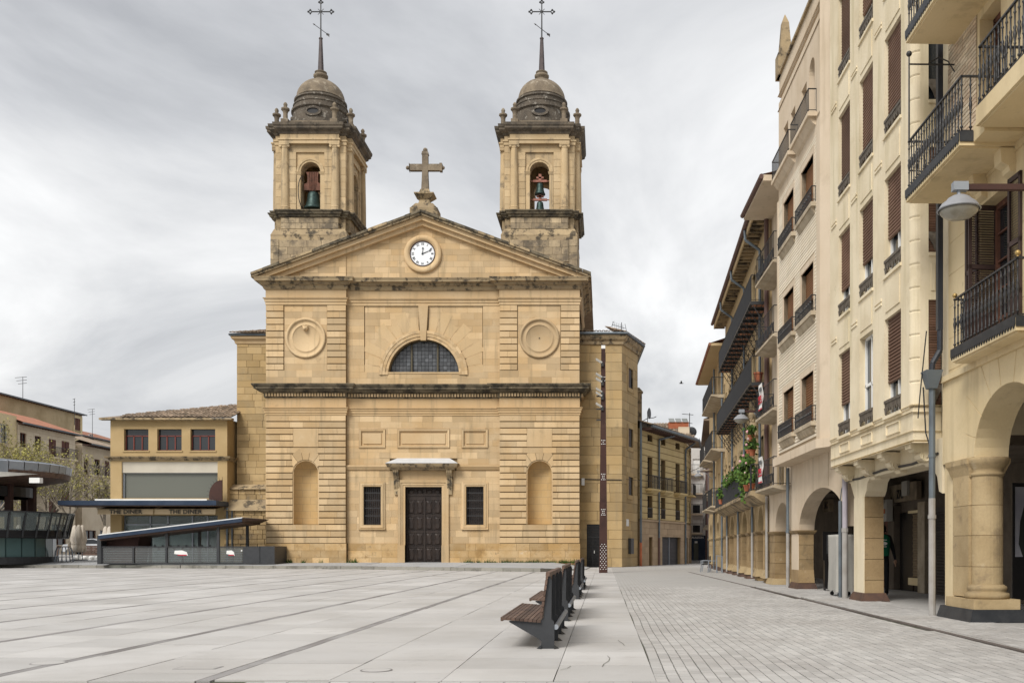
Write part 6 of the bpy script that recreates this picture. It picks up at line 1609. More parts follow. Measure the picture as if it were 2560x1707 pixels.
# window fillings
def b2win(a, b, z0, z1, drop, y):
    w = MB().box(a, b, y-.2, y-.18, z0, z1).build('window', m_glass, b2)
    f = MB()
    for q in ((a, a+.06), (b-.06, b), ((a+b)/2-.03, (a+b)/2+.03)): f.box(q[0], q[1], y-.18, y-.13, z0, z1)
    f.box(a, b, y-.18, y-.13, z0+.95, z0+1.02).box(a, b, y-.18, y-.13, z1-.06, z1).box(a, b, y-.18, y-.13, z0, z0+.08).build('window_frame', m_white, w)
    if drop > 0: blind(w, a+.02, b-.02, z1-drop*(z1-z0), z1, y-.1, m_blind)
    fr = MB(); n = 7
    fr.box(a, b, y-.03, y+.02, z0+.28, z0+.34).box(a, b, y-.03, y+.015, z0+.16, z0+.18)
    for i in range(14): x_ = a+(b-a)*i/14; fr.box(x_, x_+.03, y-.02, y+.012, z0+.18, z0+.3)
    for i in range(n): x_ = a+(b-a)*(i+.5)/n; d_ = .14 if i in (0, 3, 6) else .07; fr.prism([(x_-.07, z0+.17), (x_+.07, z0+.17), (x_+.02, z0+.17-d_), (x_-.02, z0+.17-d_)], y-.02, y+.012)
    fr.build('sill_fretwork', m_grille, w)
    MB().box(a-.04, b+.04, y-.1, y+.04, z0-.07, z0-.002).build('sill', m_b2, w)
drops = {0: (.62, 0, .66), 1: (.68, .62, .62), 2: (.98, .98, .98), 3: (.75, .7, .98)}
for k, z0 in enumerate(fl):
    for j, (a, b) in enumerate(wsl): b2win(a, b, z0, z0+2.12, (drops[k][2-j] if k else (.66, 0, .62)[j]), BO)
    if k < 3:
        for a, b in wsl:
            bx('spandrel_panel', m_b2, b2, a+.06, b-.1, BO-.01, BO+.02, z0+2.26, z0+2.86)
        for a in (21.75, 23.7, 25.62, 20.0):
            for q in (0, .09): MB().box(a-.0, a+.5, BO-.01, BO+.025, z0+2.5+q, z0+2.55+q).build('fillet', m_b2, b2) if a > 20.5 else None
# rounded corner in banded drums and the narrow return window
zc_ = 4.2
while zc_ < 16:
    MB().lathe([(.15, zc_), (.165, zc_+.03), (.165, zc_+.44), (.15, zc_+.47)], bs0+.17, BO-.16, 20).build('corner_drum', m_b2, b2); zc_ += .475
MB().box(bs0, bs0+.05, BO-.33, BO-.16, 4.2, 16.4).build('return_strip', m_b2, b2)
for k, z0 in enumerate(fl):
    rw = MB().box(bs0+.08, bs0+.1, W2, BO-.33, z0, z0+2.12).build('return_window', m_glass, b2)
    zz_ = z0 + (0 if k < 2 else (1.5 if k == 2 else .6))
    bl = MB(); zq = zz_
    while zq < z0+2.1: bl.add([(bs0+.05, W2, zq), (bs0+.05, BO-.33, zq), (bs0+.03, BO-.33, zq+.035), (bs0+.03, W2, zq+.035), (bs0+.05, BO-.33, zq+.05), (bs0+.05, W2, zq+.05)], [(0,1,2,3), (3,2,4,5)]); zq += .052
    bl.build('roller_blind', m_blind, rw)
    g_ = MB().box(bs0+.0, bs0+.02, W2, BO-.33, z0+.28, z0+.42)
    g_.prism([(W2+.02, z0+.28), (BO-.35, z0+.28), (BO-.42, z0+.16), ((W2+BO-.33)/2, z0+.04), (W2+.08, z0+.16)], bs0+.0, bs0+.015, 'x').build('fretwork', m_grille, rw)
    MB().box(bs0+.0, bs0+.2, W2, BO-.33, z0+2.12, z0+3.0).build('return_spandrel', m_b2, b2); MB().box(bs0-.02, bs0+.05, W2+.14, W2+.22, z0+2.3, z0+2.85).build('raised_bar', m_b2, b2)
    MB().box(bs0-.03, bs0+.1, W2, BO-.33, z0+3.0, z0+3.07).build('return_sill', m_b2, b2)
MB().box(19.5, 26.2, W2, BO-.22, 16.4, 16.6).build('bay_roof', m_zinc, b2)
# shops behind
MB().box(19.3, 26.4, -3.4, -3.3, 0, 3.4).build('shop_wall', m_shopgr, b2)
# ------------------------------------------------------------------ house 3: white brick
S()
b3 = thing('white_brick_house', 'tall house with white brick bay, roof loggia and iron sill balconies', 'building', (30, -.5, 0))
pier(b3, 32.06, 33.1, 1.92, m_pier, .47, m_rust, .48, True, .12, m_b3)
MB().frus(32.0, 33.15, -.5, .03, .2, 32.05, 33.1, -.48, .028, .62).build('pier_foot', m_pier, b3)
aw = archwall(b3, m_b3, 26.3, 33.35, 4.1, [(29.22, 2.84, 1.2, 1.92)], -.5, 0)
MB().box(28.2, 28.225, -.005, .006, 3.12, 4.08).build('joint', m_brickj, b3)
MB().box(26.3, 33.35, -3.6, -.66, 3.6, 4.1).build('arcade_ceiling', m_shopgr, b3)
MB().box(26.32, 33.38, -3.6, -.1, 4.1, 17.2).build('main_wall', m_b3, b3)
zt_ = 13.05
wA = [(28.16, 29.76), (30.8, 32.38)]
f3 = [4.92, 8.06, 11.15]
hol = [('r', a, b, z0, z0+1.52) for a, b in wA for z0 in f3]
m = MB(); grid_wall(m, 27.4, 33.3, 4.35, zt_, .2, .43, hol); m.build('bay_wall', m_brickj, b3)
bc = MB(); z = 4.5
while z < zt_-.02:
    veneer(bc, [(27.75, 33.15, z+.012, min(z+.088, zt_))], .0, [('r', h_[1]-.13, h_[2]+.13, h_[3]-.3, h_[4]+.2) for h_ in hol], .01, 0); z += .1
bc.v = [(x_, .455 if y_ < .005 else .42, z_) for x_, y_, z_ in bc.v]
stuff(bc.build('brick_courses', m_wbrick, b3))
for s0, s1 in ((27.35, 27.75), (33.15, 33.36)): MB().box(s0, s1, .1, .47, 4.35, zt_).build('corner_strip', m_b3, b3)
MB().prism([(26.32, 0), (27.35, .47), (27.35, .1), (26.32, -.1)], 4.35, 17, 'z').build('splayed_strip', m_b3, b3)
MB().prism([(26.3, -.1), (26.3, .12), (27.3, .6), (33.42, .6), (33.42, -.1)], 4.1, 4.36, 'z').build('bay_sole', m_b3, b3)
for a, b in wA:
    for k, z0 in enumerate(f3):
        w = MB().box(a, b, .2, .22, z0, z0+1.52).build('window', m_glass, b3)
        fm = MB()
        for q in ((a-.13, a, z0-.1, z0+1.7), (b, b+.13, z0-.1, z0+1.7), (a, b, z0+1.52, z0+1.7)): fm.box(q[0], q[1], .1, .462, q[2], q[3])
        fm.build('surround', m_b3, w)
        blind(w, a+.01, b-.01, z0+(.62 if (k == 1 and a < 30) else 0), z0+1.52, .28, m_blindo)
        sl2 = MB().box(a-.3, b+.28, .3, .6, z0-.1, z0+.02).prism([(.44, z0-.3), (.48, z0-.26), (.56, z0-.12), (.56, z0-.1), (.44, z0-.1)], a-.2, b+.2, 'x').build('sill', m_sill, w)
        rail(sl2, [(a-.28, .46), (a-.28, .58), (b+.26, .58), (b+.26, .46)], z0+.02, z0+.46, .1, .01, None, .018)
        fr = MB()
        for i in range(9): x_ = a-.2+(b-a+.4)*i/8; fr.ball((x_, .58, z0+.26), .04, 6, 4)
        fr.build('rail_roundels', m_iron, sl2)
# loggia storey
arc = [(28.5, .34), (29.5, .34), (31.05, .32), (32.13, .34)]
hol = [('a', c, r_, r_, 13.75, 15.2) for c, r_ in arc]
m = MB(); grid_wall(m, 27.35, 33.3, 13.05, 16.4, .1, .42, hol); m.build('loggia_wall', m_b3, b3)
pb = [(33.36, -.1), (33.36, .43), (27.35, .43), (26.32, .0)]
for nm, pf in (('cornice', [(-.02, 12.95), (.06, 13.0), (.1, 13.15), (.22, 13.22), (.26, 13.4), (.3, 13.45), (.3, 13.52), (-.02, 13.56)]), ('top_cornice', [(-.02, 16.15), (.05, 16.2), (.1, 16.32), (.26, 16.42), (.34, 16.55), (.36, 16.62), (-.02, 16.66)])):
    MB().sweep([(-o, z) for o, z in pf], pb).build(nm, m_b3, b3)
MB().box(27.3, 33.3, .1, .4, 16.6, 17.25).box(26.4, 27.35, -.1, .3, 16.6, 17.25).build('parapet', m_b3, b3)
MB().box(26.4, 33.4, .05, .48, 17.25, 17.34).build('parapet_coping', m_weath, b3)
for a, b in ((27.9, 30.35), (30.62, 33.3)):
    sl2 = MB().box(a, b, .4, .68, 13.62, 13.74).prism([(.42, 13.4), (.5, 13.45), (.62, 13.6), (.62, 13.62), (.42, 13.62)], a+.1, b-.1, 'x').build('loggia_balcony', m_b3, b3)
    rail(sl2, [(a+.04, .42), (a+.04, .65), (b-.04, .65), (b-.04, .42)], 13.74, 14.4, .13, .011, None, .02)
MB().box(33.0, 33.5, -.05, .5, 17.25, 18.0).frus(33.05, 33.45, .02, .42, 18.0, 33.15, 33.35, .1, .34, 19.1).frus(33.15, 33.35, .1, .34, 19.1, 33.24, 33.26, .21, .23, 19.4).build('pinnacle', m_weath, b3)
# shops behind
MB().box(26.4, 33.4, -3.3, -3.2, 0, 3.6).build('shop_wall', m_shopgr, b3)
sd = MB().box(27.3, 28.6, -3.2, -3.14, 0, 2.5).build('shop_shutter', m_darkst, b3)
MB().prism([(q, .05+.09*i+o) for i in range(26) for q, o in ((-3.14, 0), (-3.115, .03), (-3.14, .08))], 27.35, 28.55, 'x').build('shutter_slats', m_darkst, sd)
MB().box(30.3, 31.6, -3.2, -3.15, 0, 2.45).build('shop_door', m_dark, b3); MB().box(29.35, 30.3, -3.2, -3.17, 0, 2.5).build('gate_recess', m_dark, b3)
lt = MB()
for i in range(-14, 26):
    a0 = 29.4 + i*.1
    for sgn in (1, -1):
        pts = [(a0 + sgn*t_*.1, .45+t_*.16) for t_ in range(13)]; pts = [(x_, z_) for x_, z_ in pts if 29.38 < x_ < 30.28]
        if len(pts) > 1: lt.path([(x_, -3.12, z_) for x_, z_ in pts], .012, 3)
lt.build('lattice_gate', m_brickj, b3); MB().box(29.35, 30.3, -3.14, -3.0, 2.4, 2.48).build('gate_rail', m_h[0], b3); MB().box(29.4, 30.3, -3.2, -3.0, .2, .42).build('gate_step', m_h[0], b3)
sg = MB().box(29.4, 32.0, -3.1, -2.95, 2.8, 3.35).build('shop_sign', mk('dim_sign', (.30,.24,.165), .8, 0, (.16,.13,.09), 2, .5), b3)
text('lettering', 'ZAS', m_dark, sg, (30.9, -2.94, 3.02), .36, (R(90), 0, R(180)), sx=1, bold=.015)
MB().box(30.0, 30.5, -2.94, -2.86, 2.95, 3.4).build('junction_box', m_cloth, b3)
for s_ in (29.0, 31.85): MB().box(s_-.3, s_+.3, -3.2, -2.95, 0, 2.7).build('shop_pilaster', m_sill if s_ < 30 else m_shopgr, b3)
MB().prism([(32.3, 0), (33.3, 0), (33.3, 1.8)] + [(32.8+.5*math.cos(R(180*i/10)), 1.8+.5*math.sin(R(180*i/10))) for i in range(11)] + [(32.3, 1.8)], -3.2, -3.14).build('arched_door', m_yoke, b3)
MB().box(31.5, 31.9, -2.9, -2.7, 2.2, 2.9).build('meter', m_cloth, b3); MB().box(31.6, 31.8, -2.69, -2.68, 2.45, 2.6).build('meter_label', m_terra, b3)
MB().box(31.6, 32.6, -2.6, -2.5, 2.75, 3.5).build('peeling_panel', mk('peeling_paint', (.38,.36,.33), .9, 0, (.05,.045,.04), 6, .8), b3)
S()

# ------------------------------------------------------------------ house 4a: narrow house with stone balconies
S()
b4 = thing('narrow_balcony_house', 'narrow beige house with a for sale banner and stone balconies', 'building', (35.2, -.5, 0))
pier(b4, 36.05, 37.1, 1.95, m_pier, .72, None, .4)
MB().frus(35.9, 37.2, -.8, .14, 0, 35.95, 37.15, -.76, .08, .22).build('pier_foot', m_b1s, b4)
archwall(b4, m_b3, 33.4, 37.2, 3.42, [(34.78, 1.26, 1.0, 1.95)], -.66, 0)
zf = [3.45, 6.1, 8.62, 11.15]
hol = [('r', 34.6, 35.9, z0+.15, z0+2.2) for z0 in zf]
m = MB(); grid_wall(m, 33.4, 37.2, 3.42, 14.0, -.5, -.1, hol); m.box(33.4, 37.2, -3.6, -.55, 3.42, 14); m.build('wall', m_b3, b4)
for k, z0 in enumerate(zf):
    w = MB().box(34.6, 35.9, -.4, -.36, z0+.15, z0+2.2).build('window', m_glass, b4); MB().box(34.5, 34.6, -.3, -.07, z0+.1, z0+2.3).box(35.9, 36.0, -.3, -.07, z0+.1, z0+2.3).box(34.5, 36, -.3, -.07, z0+2.2, z0+2.3).build('surround', m_b1s, w)
    bl = MB().prism([(-.1, z0-.14), (.3, z0-.11), (.5, z0-.05), (.58, z0-.04), (.58, z0+.04), (-.1, z0+.04)], 33.5, 36.9, 'x').build('balcony', m_sill, b4)
    rail(bl, [(33.55, -.1), (33.55, .54), (36.86, .54), (36.86, -.1)], z0+.04, z0+1.02, .17, .009, None, .018)
    fr = MB()
    for i in range(14):
        x_ = 33.6+i*.25; pts = [(x_+.1*math.cos(t_), .54+.02, z0+.3+.17*math.sin(t_)) for t_ in [2*math.pi*j/8 for j in range(9)]]; fr.path(pts, .012, 4)
    fr.build('scrollwork', m_iron, bl)
MB().box(33.3, 37.3, -.4, .95, 13.8, 14.0).build('eave', m_b3, b4); MB().tube((33.3, 1.0, 13.95), (37.3, 1.0, 13.95), .09, .09, 8).build('gutter', m_pipebr, b4)
MB().add([(33.3, 1.0, 14.02), (37.3, 1.0, 14.02), (37.3, -3, 15.0), (33.3, -3, 15.0)], [(0,1,2,3)]).build('roof', m_tilered, b4)
MB().box(33.4, 37.2, -3.3, -3.2, 0, 3.4).box(33.4, 37.2, -3.2, -.7, 3.2, 3.35).build('shop_wall', m_shopgr, b4)
for a, b, z0, z1, mt in ((33.8, 34.8, .3, 2.2, m_glass), (35.2, 36.4, .2, 2.3, m_yoke), (36.6, 37.1, .6, 2.2, m_glassb)): MB().box(a, b, -3.2, -3.16, z0, z1).build('shop_window', mt, b4)
sg = MB().box(36.2, 37.2, -2.2, -2.05, 2.7, 3.15).build('shop_sign', bpy.data.materials['dim_sign'], b4)
text('lettering', 'AC', m_dark, sg, (36.7, -2.04, 2.93), .36, (R(90), 0, R(180)), bold=.015)
MB().tube((37.15, .1, .2), (37.15, .1, 3.3), .055, .055, 8).build('downpipe', m_pipew, b4); MB().tube((37.2, .1, 3.4), (37.2, .1, 13.8), .09, .09, 8).build('upper_downpipe', m_pipebr, b4)
for k, (z0, lb) in enumerate(((3.5, 'white banner with red lettering on the lower balcony of the narrow house'), (6.15, 'white banner with red lettering on the upper balcony of the narrow house'))):
    bn = thing('sale_banner', lb, 'banner', (35.75, .6, z0)); fm = MB()
    n = 8
    for i in range(n):
        f = lambda t_: .585 + .03*math.sin(t_*7+k)
        a_, b_ = i/n, (i+1)/n; fm.add([(35.35, f(a_), z0+.2+.95*a_), (36.05, f(a_+.1), z0+.2+.95*a_), (36.05, f(b_+.1), z0+.2+.95*b_), (35.35, f(b_), z0+.2+.95*b_)], [(0,1,2,3)])
    fm.build('cloth', m_white, bn)
    text('lettering', 'VENDE', m_red, bn, (35.7, .63, z0+.62), .25, (R(90), 0, R(180)), sx=.75, bold=.01)
    MB().box(35.37, 36.03, .615, .625, z0+.44, z0+.5).box(35.37, 36.03, .615, .625, z0+.2, z0+.25).build('red_bar', m_red, bn)
    MB().box(35.5, 35.9, .615, .622, z0+.88, z0+1.02).build('grey_print', m_pipe, bn)

# ------------------------------------------------------------------ house 4b: long iron galleries
def S4(): frame(4.94, 0, 0, R(90) - .034)
S4()
b5 = thing('gallery_house', 'old ochre house with three long iron galleries and flower pots', 'building', (46, -.5, 0))
m_b5 = mk('gallery_plaster', (.50,.375,.215), .9, 0, (.47,.35,.19), .8, .45, .1, .15, 10, streak=(.3, .5, .75, (.42,.33,.21)))
ps = [37.9, 40.7, 43.7, 46.7, 49.6, 52.6, 55.5]
for p in ps:
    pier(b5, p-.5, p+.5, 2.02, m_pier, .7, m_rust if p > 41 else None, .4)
    for q in (-.3, .3): MB().tube((p+q, -.015, .3), (p+q, -.015, 3.3), .06, .05, 6).build('shaft', m_pier, b5)
    MB().frus(p-.6, p+.6, -.8, .12, .18, p-.5, p+.5, -.72, .02, .5).build('pier_foot', m_b1s, b5)
archwall(b5, m_b1s, 37.3, 56, 3.4, [((a+b)/2, (b-a)/2-.5, .98, 2.02) for a, b in zip(ps[:-1], ps[1:])], -.66, 0)
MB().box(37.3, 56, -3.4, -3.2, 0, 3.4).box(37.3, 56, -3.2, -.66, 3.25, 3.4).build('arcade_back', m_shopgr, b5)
wx = [38.6+2.75*i for i in range(7)]
zf = [3.55, 7.62, 10.75]
hol = [('r', a, a+1.15, z0+.1, z0+2.25) for a in wx for z0 in zf] 
m = MB(); grid_wall(m, 37.25, 56, 3.4, 14.2, -.5, -.08, hol); m.box(37.25, 56, -3.6, -.55, 3.4, 14.2); m.build('wall', m_b5, b5)
for a in wx:
    for z0 in zf:
        w = MB().box(a, a+1.15, -.34, -.3, z0+.1, z0+2.25).build('window', m_glass, b5); MB().box(a+.02, a+.32, -.28, -.2, z0+.1, z0+2.2).build('shutter', m_shut, w)
        fm = MB()
        for q in ((a-.14, a, z0, z0+2.45), (a+1.15, a+1.29, z0, z0+2.45), (a-.14, a+1.29, z0+2.25, z0+2.45)): fm.box(q[0], q[1], -.3, -.03, q[2], q[3])
        fm.build('surround', m_b1s, w)
        MB().prism([(a-.14, z0+2.46), (a+1.29, z0+2.46), (a+1.1, z0+2.9), (a+.05, z0+2.9)], -.1, -.02).build('pediment', m_b1s, w) if z0 < 5 else None
CB = .62
for k, (z0, s0, s1) in enumerate(((3.52, 37.3, 54.6), (7.66, 37.35, 53.7), (10.75, 37.4, 52.3))):
    g_ = MB().box(s0, s1, -.08, CB, z0-.06, z0).build('gallery', m_iron if k else m_weath, b5)
    if k == 0:
        MB().prism([(-.08, z0-.5), (.2, z0-.42), (.5, z0-.2), (CB+.02, z0-.16), (CB+.02, z0-.061), (-.08, z0-.061)], s0, s1, 'x').build('stone_corbel', m_weath, g_)
    else:
        tm = MB(); x_ = s0
        while x_ < s1:
            for yy in (0, .2, .4): tm.box(x_+.03, x_+.5, -.05+yy+.02, -.05+yy+.17, z0-.1, z0-.061)
            MB().box(x_-.02, x_+.02, -.08, CB, z0-.13, z0-.061).build('joist', m_iron, g_)
            b_ = MB().tube((x_, CB-.05, z0-.1), (x_, -.06, z0-1.1), .018, .018, 5)
            b_.path([(x_, .1+.12*math.cos(t_), z0-.55+.12*math.sin(t_)) for t_ in [2*math.pi*j/8 for j in range(9)]], .012, 4).path([(x_, -.0+.1*math.cos(t_), z0-.95+.1*math.sin(t_)) for t_ in [2*math.pi*j/8 for j in range(7)]], .012, 4).build('scroll_bracket', m_iron, g_)
            x_ += 1.0
        stuff(tm.build('soffit_tiles', m_tileu, g_))
    rail(g_, [(s0+.03, -.08), (s0+.03, CB-.03), (s1-.03, CB-.03), (s1-.03, -.08)], z0, z0+1.0, .14, .011, None, .02)
    x_ = s0 + (1.5 if k == 0 else .1)
    while x_ < s1-.2:
        e = min(x_+2.4, s1-.1); MB().box(x_+.02, e-.02, CB-.052, CB-.044, z0+.04, z0+.97).build('netting', m_net, g_); x_ = e
MB().box(37.25, 56.2, -.3, .55, 14.05, 14.2).build('eave_boards', m_weath, b5)
for i in range(38): s_ = 37.5+i*.5; bx('rafter', m_weath, b5, s_-.07, s_+.07, -.05, .52, 13.88, 14.05)
MB().box(37.25, 56.2, .5, .56, 13.9, 14.28).build('fascia', m_b5, b5); MB().tube((37.2, .64, 14.2), (56.3, .64, 14.2), .09, .09, 8).build('gutter', m_pipebr, b5)
MB().add([(37.2, .62, 14.3), (56.3, .62, 14.3), (56.3, -3.2, 15.4), (37.2, -3.2, 15.4)], [(0,1,2,3)]).build('roof', m_tilered, b5)
for i, s_ in enumerate((39.4, 45.2, 50.9)): MB().path([(s_, .62, 14.1), (s_, .6, 13.7), (s_, .02, 13.3), (s_, .02, 3.4)], .06, 6).build('downpipe', m_pipe, b5)
for s_ in (41.6, 47.4, 53.2): MB().tube((s_-.45, .12, .1), (s_-.45, .12, 2.0), .055, .055, 8).build('downpipe_foot', m_pipew, b5); MB().tube((s_-.45, .12, 2.0), (s_-.45, .12, 3.3), .05, .05, 8).build('lower_downpipe', m_pipe, b5)
# carved shield column
cs = MB().lathe([(.2, 5.2), (.18, 5.25), (.18, 5.9), (.26, 6.0), (.22, 6.2), (.3, 6.35), (.24, 6.6), (.32, 6.8), (.25, 7.1), (.28, 7.25), (.2, 7.4)], 40.3, .05, 12)
for i in range(60): a = random.uniform(-.5, 3.6); z_ = random.uniform(5.95, 7.4); cs.ball((40.3+.24*math.cos(a), .05+.24*math.sin(a), z_), random.uniform(.05, .09), 6, 4)
cs.build('carved_shaft', m_weath, b5)
# plants on the lowest gallery
leaf = mesh_of(MB().poly([(-.5, 0, 0), (-.2, .05, .45), (.25, .08, .4), (.5, 0, 0), (.2, -.05, -.45), (-.3, -.05, -.35)]), m_leaf)
def plant(label, s_, y_, z_, n, sx, sz, fl_, pot=True, grp='potted geraniums on the gallery', droop=0):
    p = thing('potted_plant', label, 'plant', (s_, y_, z_), grp)
    if pot: MB().lathe([(.09, z_), (.13, z_+.2), (.145, z_+.2), (.145, z_+.24), (.12, z_+.24)], s_, y_, 12).build('pot', m_terra, p, False)
    st = MB(); lm = MB(); fm = MB()
    for _ in range(n):
        x1, y1, z1 = s_+random.gauss(0, sx), y_+random.gauss(0, .09), z_+.28+abs(random.gauss(0, sz))*(1 if random.random() > droop else -1.1)
        r_ = random.uniform(.05, .1); a = Vector((random.gauss(0,1), random.gauss(0,1), random.gauss(0,1))).normalized(); b = a.orthogonal().normalized(); q = a.cross(b)
        c = Vector((x1, y1, z1)); lm.poly([c + (b*math.cos(t_)+q*math.sin(t_))*r_*(1 if j % 2 else .75) for j, t_ in enumerate([2*math.pi*j/7 for j in range(7)])])
    for _ in range(6): st.tube((s_, y_, z_+.1), (s_+random.gauss(0, sx*.8), y_+random.gauss(0,.08), z_+.25+random.uniform(0, sz)), .012, .008, 4)
    st.build('stems', m_leaf, p); lm.build('leaves', m_leaf, p)
    for _ in range(fl_):
        c = Vector((s_+random.gauss(0, sx), y_+.06+random.gauss(0,.1), z_+.35+abs(random.gauss(0, sz*1.1)))); fm.ball(tuple(c), random.uniform(.035, .065), 7, 5)
    if fl_: fm.build('blooms', m_pink, p)
S4()
plant('pink geranium in the pot nearest the banner on the lower gallery', 38.0, .5, 3.6, 120, .22, .35, 3)
for k, (s_, z_, lb) in enumerate(((38.6, 4.25, 'dense green geranium hanging over the near end of the gallery rail'), (40.0, 4.2, 'second dense green plant along the lower gallery rail'), (41.4, 4.15, 'third dense green plant along the lower gallery rail'), (43.0, 4.1, 'fourth bushy plant along the lower gallery rail'), (45.0, 4.1, 'fifth bushy plant along the lower gallery rail'), (47.2, 4.05, 'farthest bushy plant along the lower gallery rail'))): plant(lb, s_, .6, z_, 300, .5, .17, 3, False)
plant('trailing green vine hanging in front of the lower gallery netting', 39.6, .68, 4.0, 260, .4, .35, 1, False, droop=.75)
plant('potted plant at the foot of the lower gallery rail', 38.3, .66, 3.56, 90, .2, .3, 1)
plant('small potted plant at the far end of the lower gallery', 50.2, .66, 3.6, 90, .3, .25, 0)
for (s_, y_, z_, lb) in ((38.2, .5, 5.5, 'hanging pink geranium, highest of three near the pale downpipe'), (38.9, .5, 5.0, 'hanging pink geranium, middle of three near the pale downpipe'), (37.9, .5, 4.9, 'hanging pink geranium, lowest of three near the pale downpipe')): plant(lb, s_, y_, z_, 70, .2, .16, 2)
po = MB().lathe([(.12, 7.7), (.17, 8.0), (.19, 8.0), (.19, 8.06), (.15, 8.06)], 37.6, .3, 14).build('flower_pot', m_terra); tag(po, 'empty terracotta pot at the near end of the middle gallery', 'flower pot')
# ------------------------------------------------------------------ house 5 further along
frame()
F0, F1 = (7.42, 69.5), (6.9, 56.1)
b6_ = thing('far_arcade_house', 'far ochre arcaded house with stone balconies and wide eaves', 'building', (7.2, 63, 0))
def SF(): frame(F1[0]-.0, F1[1], 0, math.atan2(F0[1]-F1[1], F0[0]-F1[0]))
SF(); LF = math.hypot(F0[0]-F1[0], F0[1]-F1[1])
archwall(b6_, m_b5, 0, LF, 3.5, [(1.8+3.1*i, 1.05, 1.0, 2.0) for i in range(4)], -.6, 0)
for i in range(5): pier(b6_, .25+3.1*i-.42 if i else .0, .25+3.1*i+.42, 2.0, m_b1s, .66, m_rust, .5)
MB().box(0, LF, -3.4, -3.2, 0, 3.5).build('arcade_back', m_shopgr, b6_)
hol = [('r', 1.2+3*i, 2.3+3*i, z0, z0+2.1) for i in range(4) for z0 in (3.9, 7.2, 10.3)]
m = MB(); grid_wall(m, 0, LF, 3.5, 13.0, -.5, -.05, hol); m.box(0, LF, -4, -.55, 3.5, 13); m.build('wall', m_b5, b6_)
for h_ in hol: w = MB().box(h_[1], h_[2], -.3, -.26, h_[3], h_[4]).build('window', m_glass, b6_); MB().box(h_[1], h_[1]+.35, -.24, -.16, h_[3], h_[4]).build('shutter', m_shut, w)
for z0, a, b in ((3.8, .3, 3.8), (3.8, 5, 9), (7.1, .3, 6.5), (7.1, 7.5, 12), (10.2, .3, 9)):
    bl = MB().prism([(-.05, z0-.2), (.3, z0-.17), (.6, z0-.1), (.75, z0-.08), (.75, z0), (-.05, z0)], a, b, 'x').build('balcony', m_sill, b6_)
    rail(bl, [(a+.04, 0), (a+.04, .7), (b-.04, .7), (b-.04, 0)], z0, z0+1.0, .2, .01, None, .02)
MB().box(-.2, LF, -.3, .8, 12.9, 13.05).build('eave', m_b5, b6_); MB().add([(-.2, .85, 13.06), (LF, .85, 13.06), (LF, -3, 14.3), (-.2, -3, 14.3)], [(0,1,2,3)]).tube((-.2, .85, 13.0), (LF, .85, 13.0), .09, .09, 8).build('roof', m_tilered, b6_)
MB().box(-.25, -.02, -.9, -.1, 9.4, 10.2).build('air_conditioner', m_cloth, b6_)
for s_ in (.4, 6.6): MB().tube((s_, .12, 0), (s_, .12, 12.8), .06, .06, 8).build('downpipe', m_pipe, b6_)
frame()

# ------------------------------------------------------------------ street lamps on brackets
def lamp(X_, Y_, z_, xw, label, r=.285):
    l = thing('bracket_lamp', label, 'street lamp', (X_, Y_, z_), 'street lamps on house brackets')
    MB().box(X_-.02, xw, Y_-.04, Y_+.04, z_+.25, z_+.33).build('arm', m_corten, l)
    MB().box(X_-.09, X_+.12, Y_-.06, Y_+.06, z_+.24, z_+.36).build('arm_cap', m_zinc, l)
    MB().tube((X_, Y_, z_+.14), (X_, Y_, z_+.26), .03, .03, 8).build('neck', m_zinc, l)
    MB().lathe([(.03, z_+.17), (.1, z_+.165), (r*.56, z_+.13), (r*.6, z_+.11), (r*.85, z_+.055), (r, z_-.01), (r+.02, z_-.03), (r, z_-.04)], X_, Y_, 32, caps=False).build('shade', mk('lamp_shade_%d' % int(Y_), (.27,.275,.29), .45, 0, (.21,.215,.23), 3, .4), l, True)
    MB().lathe([(r*.96, z_-.035), (r*.86, z_-.085), (r*.62, z_-.135), (r*.3, z_-.16), (.01, z_-.165)], X_, Y_, 32).build('diffuser', mk('lamp_glass_%d' % int(Y_), (.34,.325,.28), .25, 0, (.26,.24,.19), 6, .5), l, True)
    MB().path([(xw-.05, Y_, z_-.2), (xw-.5, Y_, z_+.25)], .025, 5).build('stay', m_zinc, l)
lamp(5.07, 14.0, 6.17, 6.95, 'nearest street lamp, a pale bowl on a brown arm at the right edge')
lamp(5.22, 37.3, 6.25, 6.2, 'street lamp beside the flower gallery')
lamp(6.25, 65, 6.15, 7.2, 'far street lamp over the mouth of the side street')
cbx = MB().path([(1.6 + (6.5-1.6)*t_, 70.9 + (57.5-70.9)*t_, 6.35 + .15*t_ - .55*math.sin(math.pi*t_)) for t_ in [i/14 for i in range(15)]], .016, 4).build('overhead_cable', m_iron)
tag(cbx, 'thin black cable strung across the side street from annex to arcade', 'cable')
# ------------------------------------------------------------------ things under the arcade
S()
tr = thing('covered_trolley', 'tall trolley under a pale grey canvas cover beside the pale pipe', 'trolley', (27.3, -.2, 0))
n = 28; vs_ = []
zs_ = [.16, .5, .9, 1.3, 1.62, 1.7]
for z_ in zs_:
    for i in range(n):
        t = 4*i/n; k = int(t); f = t-k
        c4 = [(26.75, .14), (27.75, .14), (27.75, -.5), (26.75, -.5)]; a, b = c4[k], c4[(k+1) % 4]
        x_, y_ = a[0]+(b[0]-a[0])*f, a[1]+(b[1]-a[1])*f; w_ = .025*math.sin(i*2.3+z_*2)*(1.75-z_)
        vs_.append((x_+w_, y_+w_*.8, z_ - (.03 if i % 5 == 0 and z_ < .2 else 0)))
MB().add(vs_, [(k*n+i, k*n+(i+1) % n, (k+1)*n+(i+1) % n, (k+1)*n+i) for k in range(len(zs_)-1) for i in range(n)] + [tuple(range((len(zs_)-1)*n, len(zs_)*n))]).build('canvas_cover', m_cloth, tr, True)
